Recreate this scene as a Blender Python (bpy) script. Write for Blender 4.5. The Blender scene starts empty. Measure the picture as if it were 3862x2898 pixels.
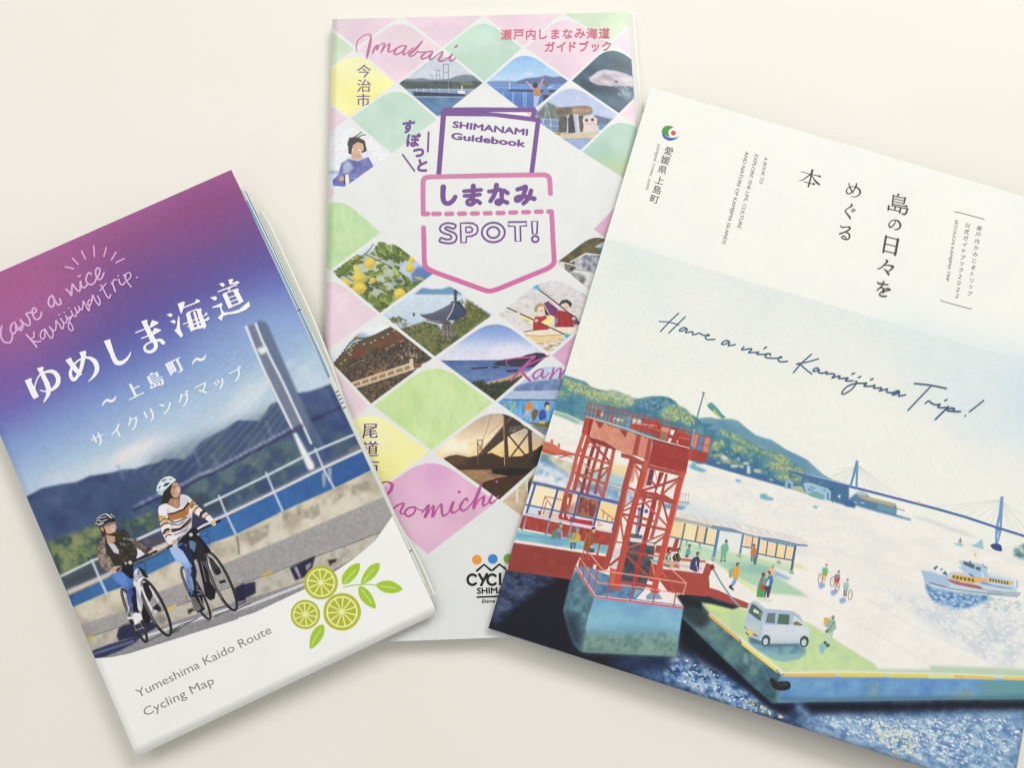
import bpy, math, random
import numpy as np
from mathutils import Vector, geometry

# ------------------------------------------------------------------ camera
PW, PH = 3862.0,2898.0            # size of the reference photograph
FPX = 3000.0                       # focal length measured in its pixels
PITCH = math.radians(9.0)
DIST = .272

scene = bpy.context.scene
cam_data = bpy.data.cameras.new('camera')
cam_data.sensor_fit = 'HORIZONTAL'
cam_data.sensor_width = 36.0
cam_data.lens = 36.0 * FPX / PW
cam_data.clip_start = .005
cam_data.clip_end = 50.0
cam = bpy.data.objects.new('camera', cam_data)
scene.collection.objects.link(cam)
cam.location = (.0, -DIST * math.sin(PITCH), DIST * math.cos(PITCH))
cam.rotation_euler = (PITCH, .0,.0)
scene.camera = cam

# ------------------------------------------------------------------ light
world = bpy.data.worlds.new('World')
scene.world = world
world.use_nodes = True
bg = world.node_tree.nodes['Background']
bg.inputs[0].default_value = (1.0,.99,.97,1.0)
bg.inputs[1].default_value = .52


def area_lamp(name, loc, target, sx, sy, power, col):
    l = bpy.data.lights.new(name, 'AREA')
    l.shape = 'RECTANGLE'
    l.size, l.size_y = sx, sy
    l.energy = power
    l.color = col
    o = bpy.data.objects.new(name, l)
    scene.collection.objects.link(o)
    o.location = loc
    d = Vector(target) - Vector(loc)
    o.rotation_euler = d.to_track_quat('-Z', 'Y').to_euler()
    return o


# ceiling light above and behind the far side of the table, and a second softer one
area_lamp('ceiling_lamp', (.62,.95,1.12),(0,.03,0), .9,.45,14.2, (1.0,.985,.955))
area_lamp('ceiling_lamp', (-.35,.70,1.25),(0,.05,0), 1.2,.7,5.4, (1.0,.98,.95))

scene.view_settings.view_transform = 'Standard'
scene.view_settings.look = 'None'
scene.view_settings.exposure = .0
scene.view_settings.gamma = 1.0
scene.view_settings.use_curve_mapping = False
scene.render.engine = 'CYCLES'
scene.cycles.filter_width = 1.35
scene.cycles.max_bounces = 6
scene.cycles.diffuse_bounces = 4

# ------------------------------------------------------------------ maths
INK_GAIN = .93                    # printed colour -> reflectance under this light
CP, SP = math.cos(PITCH), math.sin(PITCH)
CAM = np.array(cam.location)


def unproj(px, py, z):
    """the point at height z that stands at photo position (px, py)"""
    px = np.asarray(px, dtype=float); py = np.asarray(py, dtype=float)
    dx = (px - PW / 2) / FPX
    dy = -(py - PH / 2) / FPX
    dz = -np.ones_like(dx)
    wy = dy * CP - dz * SP
    wz = dy * SP + dz * CP
    t = (z - CAM[2]) / wz
    return np.stack([CAM[0] + dx * t, CAM[1] + wy * t, CAM[2] + wz * t], -1)


def lin(c):
    c = np.asarray(c, dtype=np.float64) / 255.0
    return np.where(c <= .04045, c / 12.92, ((c + .055) / 1.055) ** 2.4)


def homog(src, dst):
    A, b = [],[]
    for (x, y),(u, v) in zip(src, dst):
        A.append([x, y, 1,0,0,0, -u * x, -u * y]); b.append(u)
        A.append([0,0,0, x, y, 1, -v * x, -v * y]); b.append(v)
    h = np.linalg.solve(np.array(A, float), np.array(b, float))
    return np.append(h, 1).reshape(3,3)


def happly(M, p):
    p = np.asarray(p, float)
    q = p[..., :2] @ M[:, :2].T + M[:, 2]
    return q[..., :2] / q[..., 2:3]


def Z(x0, y0, s):
    """points read off an enlargement that starts at (x0, y0) with scale s"""
    def f(pts):
        return [(x0 + p[0] / s, y0 + p[1] / s) + tuple(w / s for w in p[2:]) for p in pts]
    f.s = s
    return f


def sm(pts, n=6, closed=False):
    """Catmull-Rom through the points (x, y[, width])"""
    P = np.array(pts, float)
    if len(P) < 3:
        return [tuple(p) for p in P]
    if closed:
        Q = np.vstack([P[-1], P, P[0], P[1]])
    else:
        Q = np.vstack([2 * P[0] - P[1], P, 2 * P[-1] - P[-2]])
    out = []
    t = np.linspace(0,1, n, endpoint=False)[:, None]
    for i in range(1, len(Q) - 2):
        a, b, c, d = Q[i - 1], Q[i], Q[i + 1], Q[i + 2]
        out.append(.5 * (2 * b + (c - a) * t + (2 * a - 5 * b + 4 * c - d) * t ** 2 + (3 * b - a - 3 * c + d) * t ** 3))
    out = np.vstack(out)
    if not closed:
        out = np.vstack([out, P[-1]])
    if out.shape[1] > 2:
        out[:, 2:] = np.maximum(out[:, 2:], .4)
    return [tuple(p) for p in out]


def ellipse(cx, cy, rx, ry, ang=.0, n=20, a0=.0, a1=360.0):
    t = np.radians(np.linspace(a0, a1, n, endpoint=(a1 - a0) < 360))
    ca, sa = math.cos(math.radians(ang)), math.sin(math.radians(ang))
    x, y = rx * np.cos(t), ry * np.sin(t)
    return [(cx + a * ca - b * sa, cy + a * sa + b * ca) for a, b in zip(x, y)]


def box(x0, y0, x1, y1):
    return [(x0, y0),(x1, y0),(x1, y1),(x0, y1)]


# ------------------------------------------------------------------ print: a colour per point of a fine sheet
class Sheet:
    """a printed sheet lying at its four photo corners; colours are worked out per grid point"""

    def __init__(self, corners, zf, k, seed):
        self.c = corners
        self.zf = zf
        e = lambda a, b: math.hypot(corners[a][0] - corners[b][0], corners[a][1] - corners[b][1])
        self.W = int(max(e(0,1), e(2,3)) * k)
        self.H = int(max(e(0,3), e(1,2)) * k)
        self.k = k
        quad = [(0,0),(self.W - 1,0),(self.W - 1, self.H - 1),(0, self.H - 1)]
        self.to = homog(corners, quad)
        self.back = homog(quad, corners)
        gx, gy = np.meshgrid(np.arange(self.W), np.arange(self.H))
        P = happly(self.back, np.stack([gx, gy], -1).astype(float))
        self.X, self.Y = P[..., 0], P[..., 1]
        self.img = np.zeros((self.H, self.W, 3), np.float32)
        self.label = np.zeros((self.H, self.W), np.int16)
        self.clip = None
        self.rng = np.random.default_rng(seed)
        self.cache = {}

    # -- height and position of any photo position on the sheet
    def pos(self, pts, lift=.0):
        pts = np.asarray(pts, float)
        q = happly(self.to, pts)
        z = self.zf(q[..., 0] / (self.W - 1), q[..., 1] / (self.H - 1)) + lift
        return unproj(pts[..., 0], pts[..., 1], z)

    # -- smooth random field
    def field(self, size, octv=3, seed=0, ax=1.0, ang=.0):
        key = (size, octv, seed, ax, ang)
        if key in self.cache:
            return self.cache[key]
        rng = np.random.default_rng(seed + 17)
        X, Y = self.X, self.Y
        if ang or ax != 1.0:
            ca, sa = math.cos(math.radians(ang)), math.sin(math.radians(ang))
            X, Y = (X * ca + Y * sa) / ax, (-X * sa + Y * ca)
        out = np.zeros((self.H, self.W), np.float32)
        amp, tot, s = 1.0,.0, float(size)
        for _ in range(octv):
            u, v = X / s, Y / s
            u = u - u.min(); v = v - v.min()
            g = rng.uniform(-1,1, (int(v.max()) + 3, int(u.max()) + 3)).astype(np.float32)
            i, j = v.astype(int), u.astype(int)
            fv, fu = v - i, u - j
            fv = fv * fv * (3 - 2 * fv); fu = fu * fu * (3 - 2 * fu)
            out += amp * (g[i, j] * (1 - fu) * (1 - fv) + g[i, j + 1] * fu * (1 - fv) + g[i + 1, j] * (1 - fu) * fv + g[i + 1, j + 1] * fu * fv)
            tot += amp
            amp *= .55; s *= .5
        out /= tot * .6
        if len(self.cache) < 24:
            self.cache[key] = out
        return out

    # -- how much of each grid cell the polygons cover
    def cover(self, polys, pad=0):
        SS = 4
        T = [happly(self.to, np.array([p[:2] for p in q], float)) for q in polys]
        allp = np.vstack(T)
        x0 = max(int(math.floor(allp[:, 0].min())) - pad, 0); y0 = max(int(math.floor(allp[:, 1].min())) - pad, 0)
        x1 = min(int(math.ceil(allp[:, 0].max())) + 2 + pad, self.W); y1 = min(int(math.ceil(allp[:, 1].max())) + 2 + pad, self.H)
        if x1 <= x0 or y1 <= y0:
            return None
        w, h = x1 - x0, y1 - y0
        E = []
        for q in T:
            a = q; b = np.roll(q, -1,0)
            area = np.sum(a[:, 0] * b[:, 1] - b[:, 0] * a[:, 1])
            s = 1.0 if area >= 0 else -1.0
            E.append(np.column_stack([a, b, np.full(len(a), s)]))
        E = np.vstack(E)
        ax, ay, bx, by, s = E.T
        ay = (ay - y0 + .5) * SS; by = (by - y0 + .5) * SS
        ax = ax - x0 + .5; bx = bx - x0 + .5
        d = np.where(by > ay, 1.0,-1.0) * s
        lo, hi = np.minimum(ay, by), np.maximum(ay, by)
        r0 = np.clip(np.ceil(lo - .5), 0, h * SS).astype(int)
        r1 = np.clip(np.ceil(hi - .5), 0, h * SS).astype(int)
        n = np.maximum(r1 - r0,0)
        if n.sum() == 0:
            return None
        idx = np.repeat(np.arange(len(n)), n)
        off = np.arange(n.sum()) - np.repeat(np.cumsum(n) - n, n)
        rows = r0[idx] + off
        tt = (rows + .5 - ay[idx]) / (by[idx] - ay[idx])
        xs = np.clip(ax[idx] + (bx[idx] - ax[idx]) * tt, 0, w)
        xi = xs.astype(int); fr = xs - xi
        flat = rows * (w + 2) + xi
        acc = np.bincount(flat, d[idx] * (1 - fr),(w + 2) * h * SS) + np.bincount(flat + 1, d[idx] * fr, (w + 2) * h * SS)[: (w + 2) * h * SS]
        cov = np.clip(np.abs(np.cumsum(acc.reshape(h * SS, w + 2), 1)[:, :w]), 0,1)
        return x0, y0, cov.reshape(h, SS, w).mean(1).astype(np.float32)

    @staticmethod
    def soften(m, r):
        r = int(max(1, round(r)))
        for _ in range(2):
            for ax in (0,1):
                c = np.cumsum(np.pad(m, [(r + 1, r) if a == ax else (0,0) for a in (0,1)]), ax)
                n = m.shape[ax]
                m = (np.take(c, np.arange(2 * r + 1,2 * r + 1 + n), ax) - np.take(c, np.arange(0, n), ax)) / (2 * r + 1)
        return m

    def put(self, x0, y0, m, col, a=1.0, n=.0, ns=20, nd=0, mode=None):
        h, w = m.shape
        sl = (slice(y0, y0 + h), slice(x0, x0 + w))
        m = m * a
        if self.clip is not None:
            m = m * self.clip[sl]
        if callable(col):
            c = col(self.X[sl], self.Y[sl])
        else:
            c = np.broadcast_to(np.array(col, np.float32), m.shape + (3,))
        if n:
            c = c * (1 + n * self.field(ns, 3, nd)[sl][..., None])
        self.img[sl] = self.img[sl] * (1 - m[..., None]) + c * m[..., None]

    def fill(self, polys, col, a=1.0, blur=.0, n=.0, ns=20, nd=0):
        if np.isscalar(polys[0][0]):
            polys = [polys]
        r = blur * self.k
        g = self.cover(polys, int(r * 2 + 3) if r else 0)
        if g is None:
            return
        x0, y0, m = g
        if r >= .5:
            m = self.soften(m, r)
        self.put(x0, y0, m, col, a, n, ns, nd)

    def mottle(self, polys, cols, size=30, octv=3, seed=0, a=1.0, blur=.0, sharp=1.0, ax=1.0, ang=.0):
        """patches of several colours chosen by a random field"""
        f = self.field(size, octv, seed, ax, ang)
        C = np.array(sorted(cols, key=lambda c: .3 * c[0] + .6 * c[1] + .1 * c[2]), np.float32)
        if np.isscalar(polys[0][0]):
            polys = [polys]
        r = blur * self.k
        g = self.cover(polys, int(r * 2 + 3) if r else 0)
        if g is None:
            return
        x0, y0, m = g
        if r >= .5:
            m = self.soften(m, r)
        h, w = m.shape
        v = np.clip(f[y0:y0 + h, x0:x0 + w] * .62 + .5,0,.9999) * (len(C) - 1)
        i = v.astype(int); t = v - i
        if sharp > 1:
            t = np.clip((t - .5) * sharp + .5,0,1)
        c = C[i] * (1 - t[..., None]) + C[np.minimum(i + 1, len(C) - 1)] * t[..., None]
        sl = (slice(y0, y0 + h), slice(x0, x0 + w))
        m = m * a
        if self.clip is not None:
            m = m * self.clip[sl]
        self.img[sl] = self.img[sl] * (1 - m[..., None]) + c * m[..., None]

    def line(self, pts, w, col, a=1.0, blur=.0, closed=False, n=.0):
        self.fill(ribbon_polys(pts, w, closed), col, a, blur, n)

    def dabs(self, poly, cols, num, size=(3,8), ang=.0, asp=1.0, a=1.0, jit=40.0, batch=True, blur=.0, dens=None):
        P = np.array([p[:2] for p in poly], float)
        lo, hi = P.min(0), P.max(0)
        rng = self.rng
        pts = rng.uniform(lo, hi, (num * 4,2))
        ins = np.zeros(len(pts), bool)
        x, y = pts.T
        for (ax_, ay_),(bx_, by_) in zip(P, np.roll(P, -1,0)):
            c = ((ay_ > y) != (by_ > y)) & (x < (bx_ - ax_) * (y - ay_) / (by_ - ay_ + 1e-9) + ax_)
            ins ^= c
        pts = pts[ins]
        if dens is not None:
            pts = pts[rng.uniform(0,1, len(pts)) < dens(pts[:, 0], pts[:, 1])]
        pts = pts[:num]
        which = rng.integers(0, len(cols), len(pts))
        for q in range(len(cols)):
            polys = []
            for (cx, cy) in pts[which == q]:
                s = rng.uniform(*size)
                r = ellipse(0,0, s * asp, s, ang + rng.uniform(-jit, jit), 7)
                j = rng.uniform(.7,1.25,7)
                polys.append([(cx + a_ * jj, cy + b_ * jj) for (a_, b_), jj in zip(r, j)])
            for i in range(0, len(polys), 60):
                self.fill(polys[i:i + 60], cols[q], a, blur)

    def clip_to(self, poly, grow=.0):
        if poly is None:
            self.clip = None
            return
        m = np.zeros((self.H, self.W), np.float32)
        g = self.cover([poly])
        if g:
            x0, y0, c = g
            m[y0:y0 + c.shape[0], x0:x0 + c.shape[1]] = c
        self.clip = m

    def grain(self, lab, coarse, fine, size=16, seed=40):
        """uneven tone and print grain inside one labelled part"""
        m = (self.label == lab)[..., None]
        g = 1 + coarse * self.field(size, 3, seed) + fine * self.field(4.5,2, seed + 1)
        t = 1 + .4 * coarse * np.stack([self.field(size * 2,2, seed + 2), self.field(size * 2,2, seed + 3), self.field(size * 2,2, seed + 4)], -1)
        k = g[..., None] * t * (1 + self.rng.normal(0, fine * .5, m.shape))
        self.img = np.where(m, np.clip(self.img * k + self.rng.normal(0,40 * fine, m.shape), 0,246), self.img).astype(np.float32)

    def tag(self, poly, lab):
        g = self.cover([poly])
        if g:
            x0, y0, c = g
            s = self.label[y0:y0 + c.shape[0], x0:x0 + c.shape[1]]
            s[c > .5] = lab


def ribbon_polys(pts, w=None, closed=False):
    P = [tuple(p) for p in pts]
    if closed:
        P = P + [P[0]]
    out = []
    for i, p in enumerate(P):
        wi = (p[2] if len(p) > 2 else w) / 2
        if len(P) < 200 or i % 2 == 0 or wi > 3:
            out.append(ellipse(p[0], p[1], wi, wi, 0,8 if wi < 6 else 14))
        if i + 1 < len(P):
            q = P[i + 1]
            wj = (q[2] if len(q) > 2 else w) / 2
            dx, dy = q[0] - p[0], q[1] - p[1]
            L = math.hypot(dx, dy)
            if L < 1e-6:
                continue
            nx, ny = -dy / L, dx / L
            out.append([(p[0] + nx * wi, p[1] + ny * wi),(q[0] + nx * wj, q[1] + ny * wj),(q[0] - nx * wj, q[1] - ny * wj),(p[0] - nx * wi, p[1] - ny * wi)])
    return out


def G(p0, p1, cols, ts=None):
    """colour that runs through cols from p0 to p1"""
    p0 = np.array(p0, float); d = np.array(p1, float) - p0
    L = (d ** 2).sum()
    cols = np.array(cols, float)
    ts = np.linspace(0,1, len(cols)) if ts is None else np.array(ts, float)

    def f(X, Y):
        t = ((X - p0[0]) * d[0] + (Y - p0[1]) * d[1]) / L
        return np.stack([np.interp(t, ts, cols[:, i]) for i in range(3)], -1).astype(np.float32)
    return f


# ------------------------------------------------------------------ objects and materials
def link(o):
    scene.collection.objects.link(o)
    return o


def thing(name, label, cat, loc):
    o = bpy.data.objects.new(name, None)
    o.empty_display_size = .02
    o.location = loc
    o['label'] = label
    o['category'] = cat
    return link(o)


def paper_material(name, rough=.5, spec=.25, attr=True, col=None):
    m = bpy.data.materials.new(name)
    m.use_nodes = True
    nt = m.node_tree
    b = nt.nodes['Principled BSDF']
    b.inputs['Roughness'].default_value = rough
    b.inputs['Specular IOR Level'].default_value = spec
    if attr:
        a = nt.nodes.new('ShaderNodeVertexColor')
        a.layer_name = 'Col'
        nt.links.new(a.outputs['Color'], b.inputs['Base Color'])
    else:
        b.inputs['Base Color'].default_value = (*[float(x) for x in lin(col) * INK_GAIN], 1)
    # the fine tooth of coated paper
    tc = nt.nodes.new('ShaderNodeTexCoord')
    nz = nt.nodes.new('ShaderNodeTexNoise')
    nz.inputs['Scale'].default_value = 900.0
    nz.inputs['Detail'].default_value = 3.0
    bp = nt.nodes.new('ShaderNodeBump')
    bp.inputs['Strength'].default_value = .05
    bp.inputs['Distance'].default_value = .0004
    nt.links.new(tc.outputs['Object'], nz.inputs['Vector'])
    nt.links.new(nz.outputs['Fac'], bp.inputs['Height'])
    nt.links.new(bp.outputs['Normal'], b.inputs['Normal'])
    return m


def mesh_object(name, verts, faces, mat, parent, cols=None, smooth=False):
    """verts (n,3) world; faces list or (m,4)/(m,3) array; cols (n,3) reflectance"""
    verts = np.asarray(verts, np.float64)
    me = bpy.data.meshes.new(name)
    if parent is not None:
        verts = verts - np.array(parent.location)
    if isinstance(faces, np.ndarray):
        nf, k = faces.shape
        me.vertices.add(len(verts)); me.loops.add(nf * k); me.polygons.add(nf)
        me.vertices.foreach_set('co', verts.astype(np.float32).ravel())
        me.loops.foreach_set('vertex_index', faces.astype(np.int32).ravel())
        me.polygons.foreach_set('loop_start', np.arange(0, nf * k, k, dtype=np.int32))
        me.update(calc_edges=True)
    else:
        me.from_pydata([tuple(v) for v in verts],[],[list(f) for f in faces])
        me.update()
    if cols is not None:
        a = me.color_attributes.new('Col', 'FLOAT_COLOR', 'POINT')
        c4 = np.ones((len(verts), 4), np.float32)
        c4[:, :3] = cols
        a.data.foreach_set('color', c4.ravel())
    if smooth:
        me.polygons.foreach_set('use_smooth', np.ones(len(me.polygons), bool))
    me.materials.append(mat)
    o = bpy.data.objects.new(name, me)
    if parent is not None:
        o.parent = parent
    return link(o)


def sheet_objects(S, names, mat, parent, edge_col=(205,205,200), edge=.00025):
    """the sheet's grid, cut into one mesh per label; label 0 also gets the paper's edge"""
    H, W = S.H, S.W
    u = np.linspace(0,1, W)[None, :].repeat(H, 0)
    v = np.linspace(0,1, H)[:, None].repeat(W, 1)
    zz = S.zf(u, v)
    V = unproj(S.X, S.Y, zz).reshape(-1,3)
    col = (lin(np.clip(S.img, 3,255)) * INK_GAIN).reshape(-1,3).astype(np.float32)
    idx = np.arange(H * W).reshape(H, W)
    F = np.stack([idx[:-1, :-1], idx[1:, :-1], idx[1:, 1:], idx[:-1,1:]], -1).reshape(-1,4)
    lab = S.label[:-1, :-1].reshape(-1)
    out = []
    for l in sorted(set(lab.tolist())):
        f = F[lab == l]
        used = np.unique(f)
        remap = np.zeros(H * W, np.int64); remap[used] = np.arange(len(used))
        vv, cc, ff = V[used], col[used], remap[f]
        if l == 0:
            ring = np.concatenate([idx[0, :], idx[1:, -1], idx[-1, ::-1][1:], idx[::-1,0][1:-1]])
            rv = V[ring]
            lo = rv.copy(); lo[:, 2] -= edge
            n0 = len(vv); m = len(ring)
            vv = np.vstack([vv, rv, lo])
            ec = np.tile(lin(edge_col) * INK_GAIN, (2 * m, 1)).astype(np.float32)
            cc = np.vstack([cc, ec])
            a = np.arange(m); b = (a + 1) % m
            ff = np.vstack([ff, np.stack([n0 + a, n0 + b, n0 + m + b, n0 + m + a], -1)])
        out.append(mesh_object(names[l], vv, ff, mat, parent, cc, smooth=True))
    return out


def slab(name, S, poly, top, bottom, mat, parent, seg=14, col_fn=None):
    """a leaf or a stack of leaves under the sheet: outline in photo px, top and bottom as offsets below the sheet"""
    P = []
    n = len(poly)
    for i in range(n):
        a, b = np.array(poly[i], float), np.array(poly[(i + 1) % n], float)
        for t in np.linspace(0,1, seg, endpoint=False):
            P.append(a + (b - a) * t)
    P = np.array(P)
    c = P.mean(0)
    m = len(P)
    rings = [c + (P - c) * t for t in (1.0,.985,.94,.85,.7,.5,.25)]
    V, C = [],[]
    for k, R in enumerate(rings):
        q = S.pos(R, -top)
        V.append(q)
        C.append(np.array([col_fn(*p) for p in R]) if col_fn else np.zeros((m, 3)))
    B = S.pos(P, -bottom)
    B[:, 2] = np.maximum(B[:, 2], .0004)
    V[0][:, 2] = np.maximum(V[0][:, 2], B[:, 2] + .0001)
    V.append(B); C.append(C[0])
    nr = len(rings)
    F = []
    for i in range(m):
        j = (i + 1) % m
        for k in range(nr - 1):
            F.append((k * m + i, k * m + j, (k + 1) * m + j, (k + 1) * m + i))
        F.append((i, nr * m + i, nr * m + j, j))
    F.append(tuple((nr - 1) * m + i for i in range(m)))
    F.append(tuple(nr * m + i for i in range(m))[::-1])
    cols = lin(np.vstack(C)) * INK_GAIN if col_fn else None
    return mesh_object(name, np.vstack(V), F, mat, parent, cols)


# ------------------------------------------------------------------ lettering and line art as thin ink on a sheet
FONT_CACHE = {}


def glyph_mesh(s, off=.0):
    """triangles of a text in Blender's own font, em = 1"""
    key = (s, off)
    if key in FONT_CACHE:
        return FONT_CACHE[key]
    cu = bpy.data.curves.new('txt', 'FONT')
    cu.body = s
    cu.size = 1.0
    cu.offset = off
    cu.resolution_u = 3
    ob = bpy.data.objects.new('txt', cu)
    scene.collection.objects.link(ob)
    bpy.context.view_layer.update()
    me = ob.to_mesh()
    v = np.array([tuple(x.co[:2]) for x in me.vertices]).reshape(-1,2)
    f = [tuple(p.vertices) for p in me.polygons]
    ob.to_mesh_clear()
    bpy.data.objects.remove(ob)
    bpy.data.curves.remove(cu)
    FONT_CACHE[key] = (v, f)
    return v, f


class Ink:
    def __init__(self, S, base=.00003):
        self.S = S
        self.v, self.f, self.c = [],[],[]
        self.n = 0
        self.lift = base

    def add(self, P, faces, col, lifts=None):
        P = np.asarray(P, float)
        l = self.lift if lifts is None else lifts
        q = self.S.pos(P, l)
        self.v.append(q)
        self.c.append(np.tile((lin(col) * INK_GAIN).astype(np.float32),(len(P), 1)))
        self.f += [tuple(i + self.n for i in f) for f in faces]
        self.n += len(P)
        self.lift += 1.2e-6

    def poly(self, pts, col):
        pts = [tuple(p[:2]) for p in pts]
        t = geometry.tessellate_polygon([[Vector((p[0], -p[1], 0)) for p in pts]])
        self.add(pts, t, col)

    def stroke(self, pts, col, w=None, closed=False, curve=True, n=6):
        P = [tuple(p) if len(p) > 2 else (p[0], p[1], w) for p in pts]
        if curve and len(P) > 2:
            P = sm(P, n, closed)
        P = np.array(P, float)
        keep = [0]
        for i in range(1, len(P)):
            if np.hypot(*(P[i, :2] - P[keep[-1], :2])) > .3:
                keep.append(i)
        P = P[keep]
        if closed:
            P = np.vstack([P, P[0]])
        m = len(P)
        if m < 2:
            p = P[0]
            e = ellipse(p[0], p[1], p[2] / 2, p[2] / 2,0,12)
            self.add(e, [tuple(range(12))], col)
            return
        D = np.zeros((m, 2))
        D[1:-1] = P[2:, :2] - P[:-2, :2]
        D[0] = P[1, :2] - P[0, :2]; D[-1] = P[-1, :2] - P[-2, :2]
        if closed:
            D[0] = D[-1] = P[1, :2] - P[-2, :2]
        D /= np.maximum(np.hypot(D[:, 0], D[:, 1])[:, None], 1e-9)
        N = np.stack([-D[:, 1], D[:, 0]], -1) * P[:, 2:3] / 2
        L, R = P[:, :2] + N, P[:, :2] - N
        V = np.vstack([L, R])
        F = [(i, i + 1, m + i + 1, m + i) for i in range(m - 1)]
        lifts = self.lift + np.tile(np.arange(m) * 2.5e-7,2)
        self.add(V, F, col, lifts)
        self.lift += m * 2.5e-7
        if not closed:
            for e, s in ((0,-1),(m - 1,1)):
                r = P[e, 2] / 2
                a0 = math.atan2(D[e, 1], D[e, 0]) + (math.pi / 2 if s > 0 else -math.pi / 2) * -1
                if s < 0:
                    a0 += math.pi * 0
                arc = [(P[e, 0] + r * math.cos(a0 + s * 0 + t), P[e, 1] + r * math.sin(a0 + t)) for t in np.linspace(0, math.pi, 7)] if s > 0 else \
                      [(P[e, 0] + r * math.cos(math.atan2(D[e, 1], D[e, 0]) + math.pi / 2 + t), P[e, 1] + r * math.sin(math.atan2(D[e, 1], D[e, 0]) + math.pi / 2 + t)) for t in np.linspace(0, math.pi, 7)]
                self.add(arc, [tuple(range(7))], col)

    def dot(self, x, y, r, col, n=20, ry=None, ang=0):
        self.add(ellipse(x, y, r, ry or r, ang, n), [tuple(range(n))], col)

    def glyphs(self, s, org, ex, ey, col, bold=.0, off=.0, center=False, ring=.0):
        """s set from org; ex / ey are photo vectors of one em to the right / up"""
        ring = max(ring, off)
        v, f = glyph_mesh(s, .0)
        if len(v) == 0:
            return
        if center:
            v = v - (v.max(0) + v.min(0)) / 2
        ex, ey, org = np.array(ex, float), np.array(ey, float), np.array(org, float)
        sh = [.0] if not bold else np.linspace(-bold, bold, 3 if bold < .03 else 4)
        sh = [(b, .0) for b in sh]
        if ring:
            sh = [(ring * math.cos(t), ring * math.sin(t)) for t in np.arange(8) * math.pi / 4]
        for b, c in sh:
            P = org + (v[:, :1] + b) * ex + (v[:, 1:2] + c) * ey
            self.add(P, f, col)

    def fit(self, s, a, b, h, col, bold=.0, off=.0, shear=.0, vscale=None):
        """a line of text whose baseline runs from a to b in the photo, capital height h px"""
        v, f = glyph_mesh(s, .0)
        a, b = np.array(a, float), np.array(b, float)
        d = b - a
        w = v[:, 0].max() - v[:, 0].min()
        ex = d / w
        L = math.hypot(*d)
        up = np.array([d[1], -d[0]]) / L * (h / .72) + d / L * shear * h
        self.glyphs(s, a - ex * v[:, 0].min(), ex, up, col, bold, off)

    def build(self, name, mat, parent):
        if not self.v:
            return None
        return mesh_object(name, np.vstack(self.v), self.f, mat, parent, np.vstack(self.c))
# ================================================================== folded cycling map (left)
L1 = Z(0,600,2.075); L2 = Z(700,600,2.075); L3 = Z(0,1300,2.0756); L4 = Z(800,1300,2.0756)
L5 = Z(0,2000,1.849); L6 = Z(800,2000,1.848)
C1 = Z(560,1760,4.61); C2 = Z(600,2080,5.1875); C3 = Z(340,1900,5.533); C4 = Z(380,2140,5.533)
T1 = Z(60,1000,2.3532); T2 = Z(0,900,3.7732)

MAP_C = [(-219,1122),(872,640),(1650,2315),(515,2857)]


def map_z(u, v):
    z = .0072 + .0022 * u + .0026 * v
    z = z - .0022 * np.clip((v - .982) / .018,0,1) ** 2          # the bottom edge is a soft fold
    z = z - .0006 * np.clip((.02 - u) / .02,0,1) ** 2
    z = z + .0006 * np.sin(u * 3.1) * np.sin(v * 2.3)
    return z


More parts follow.
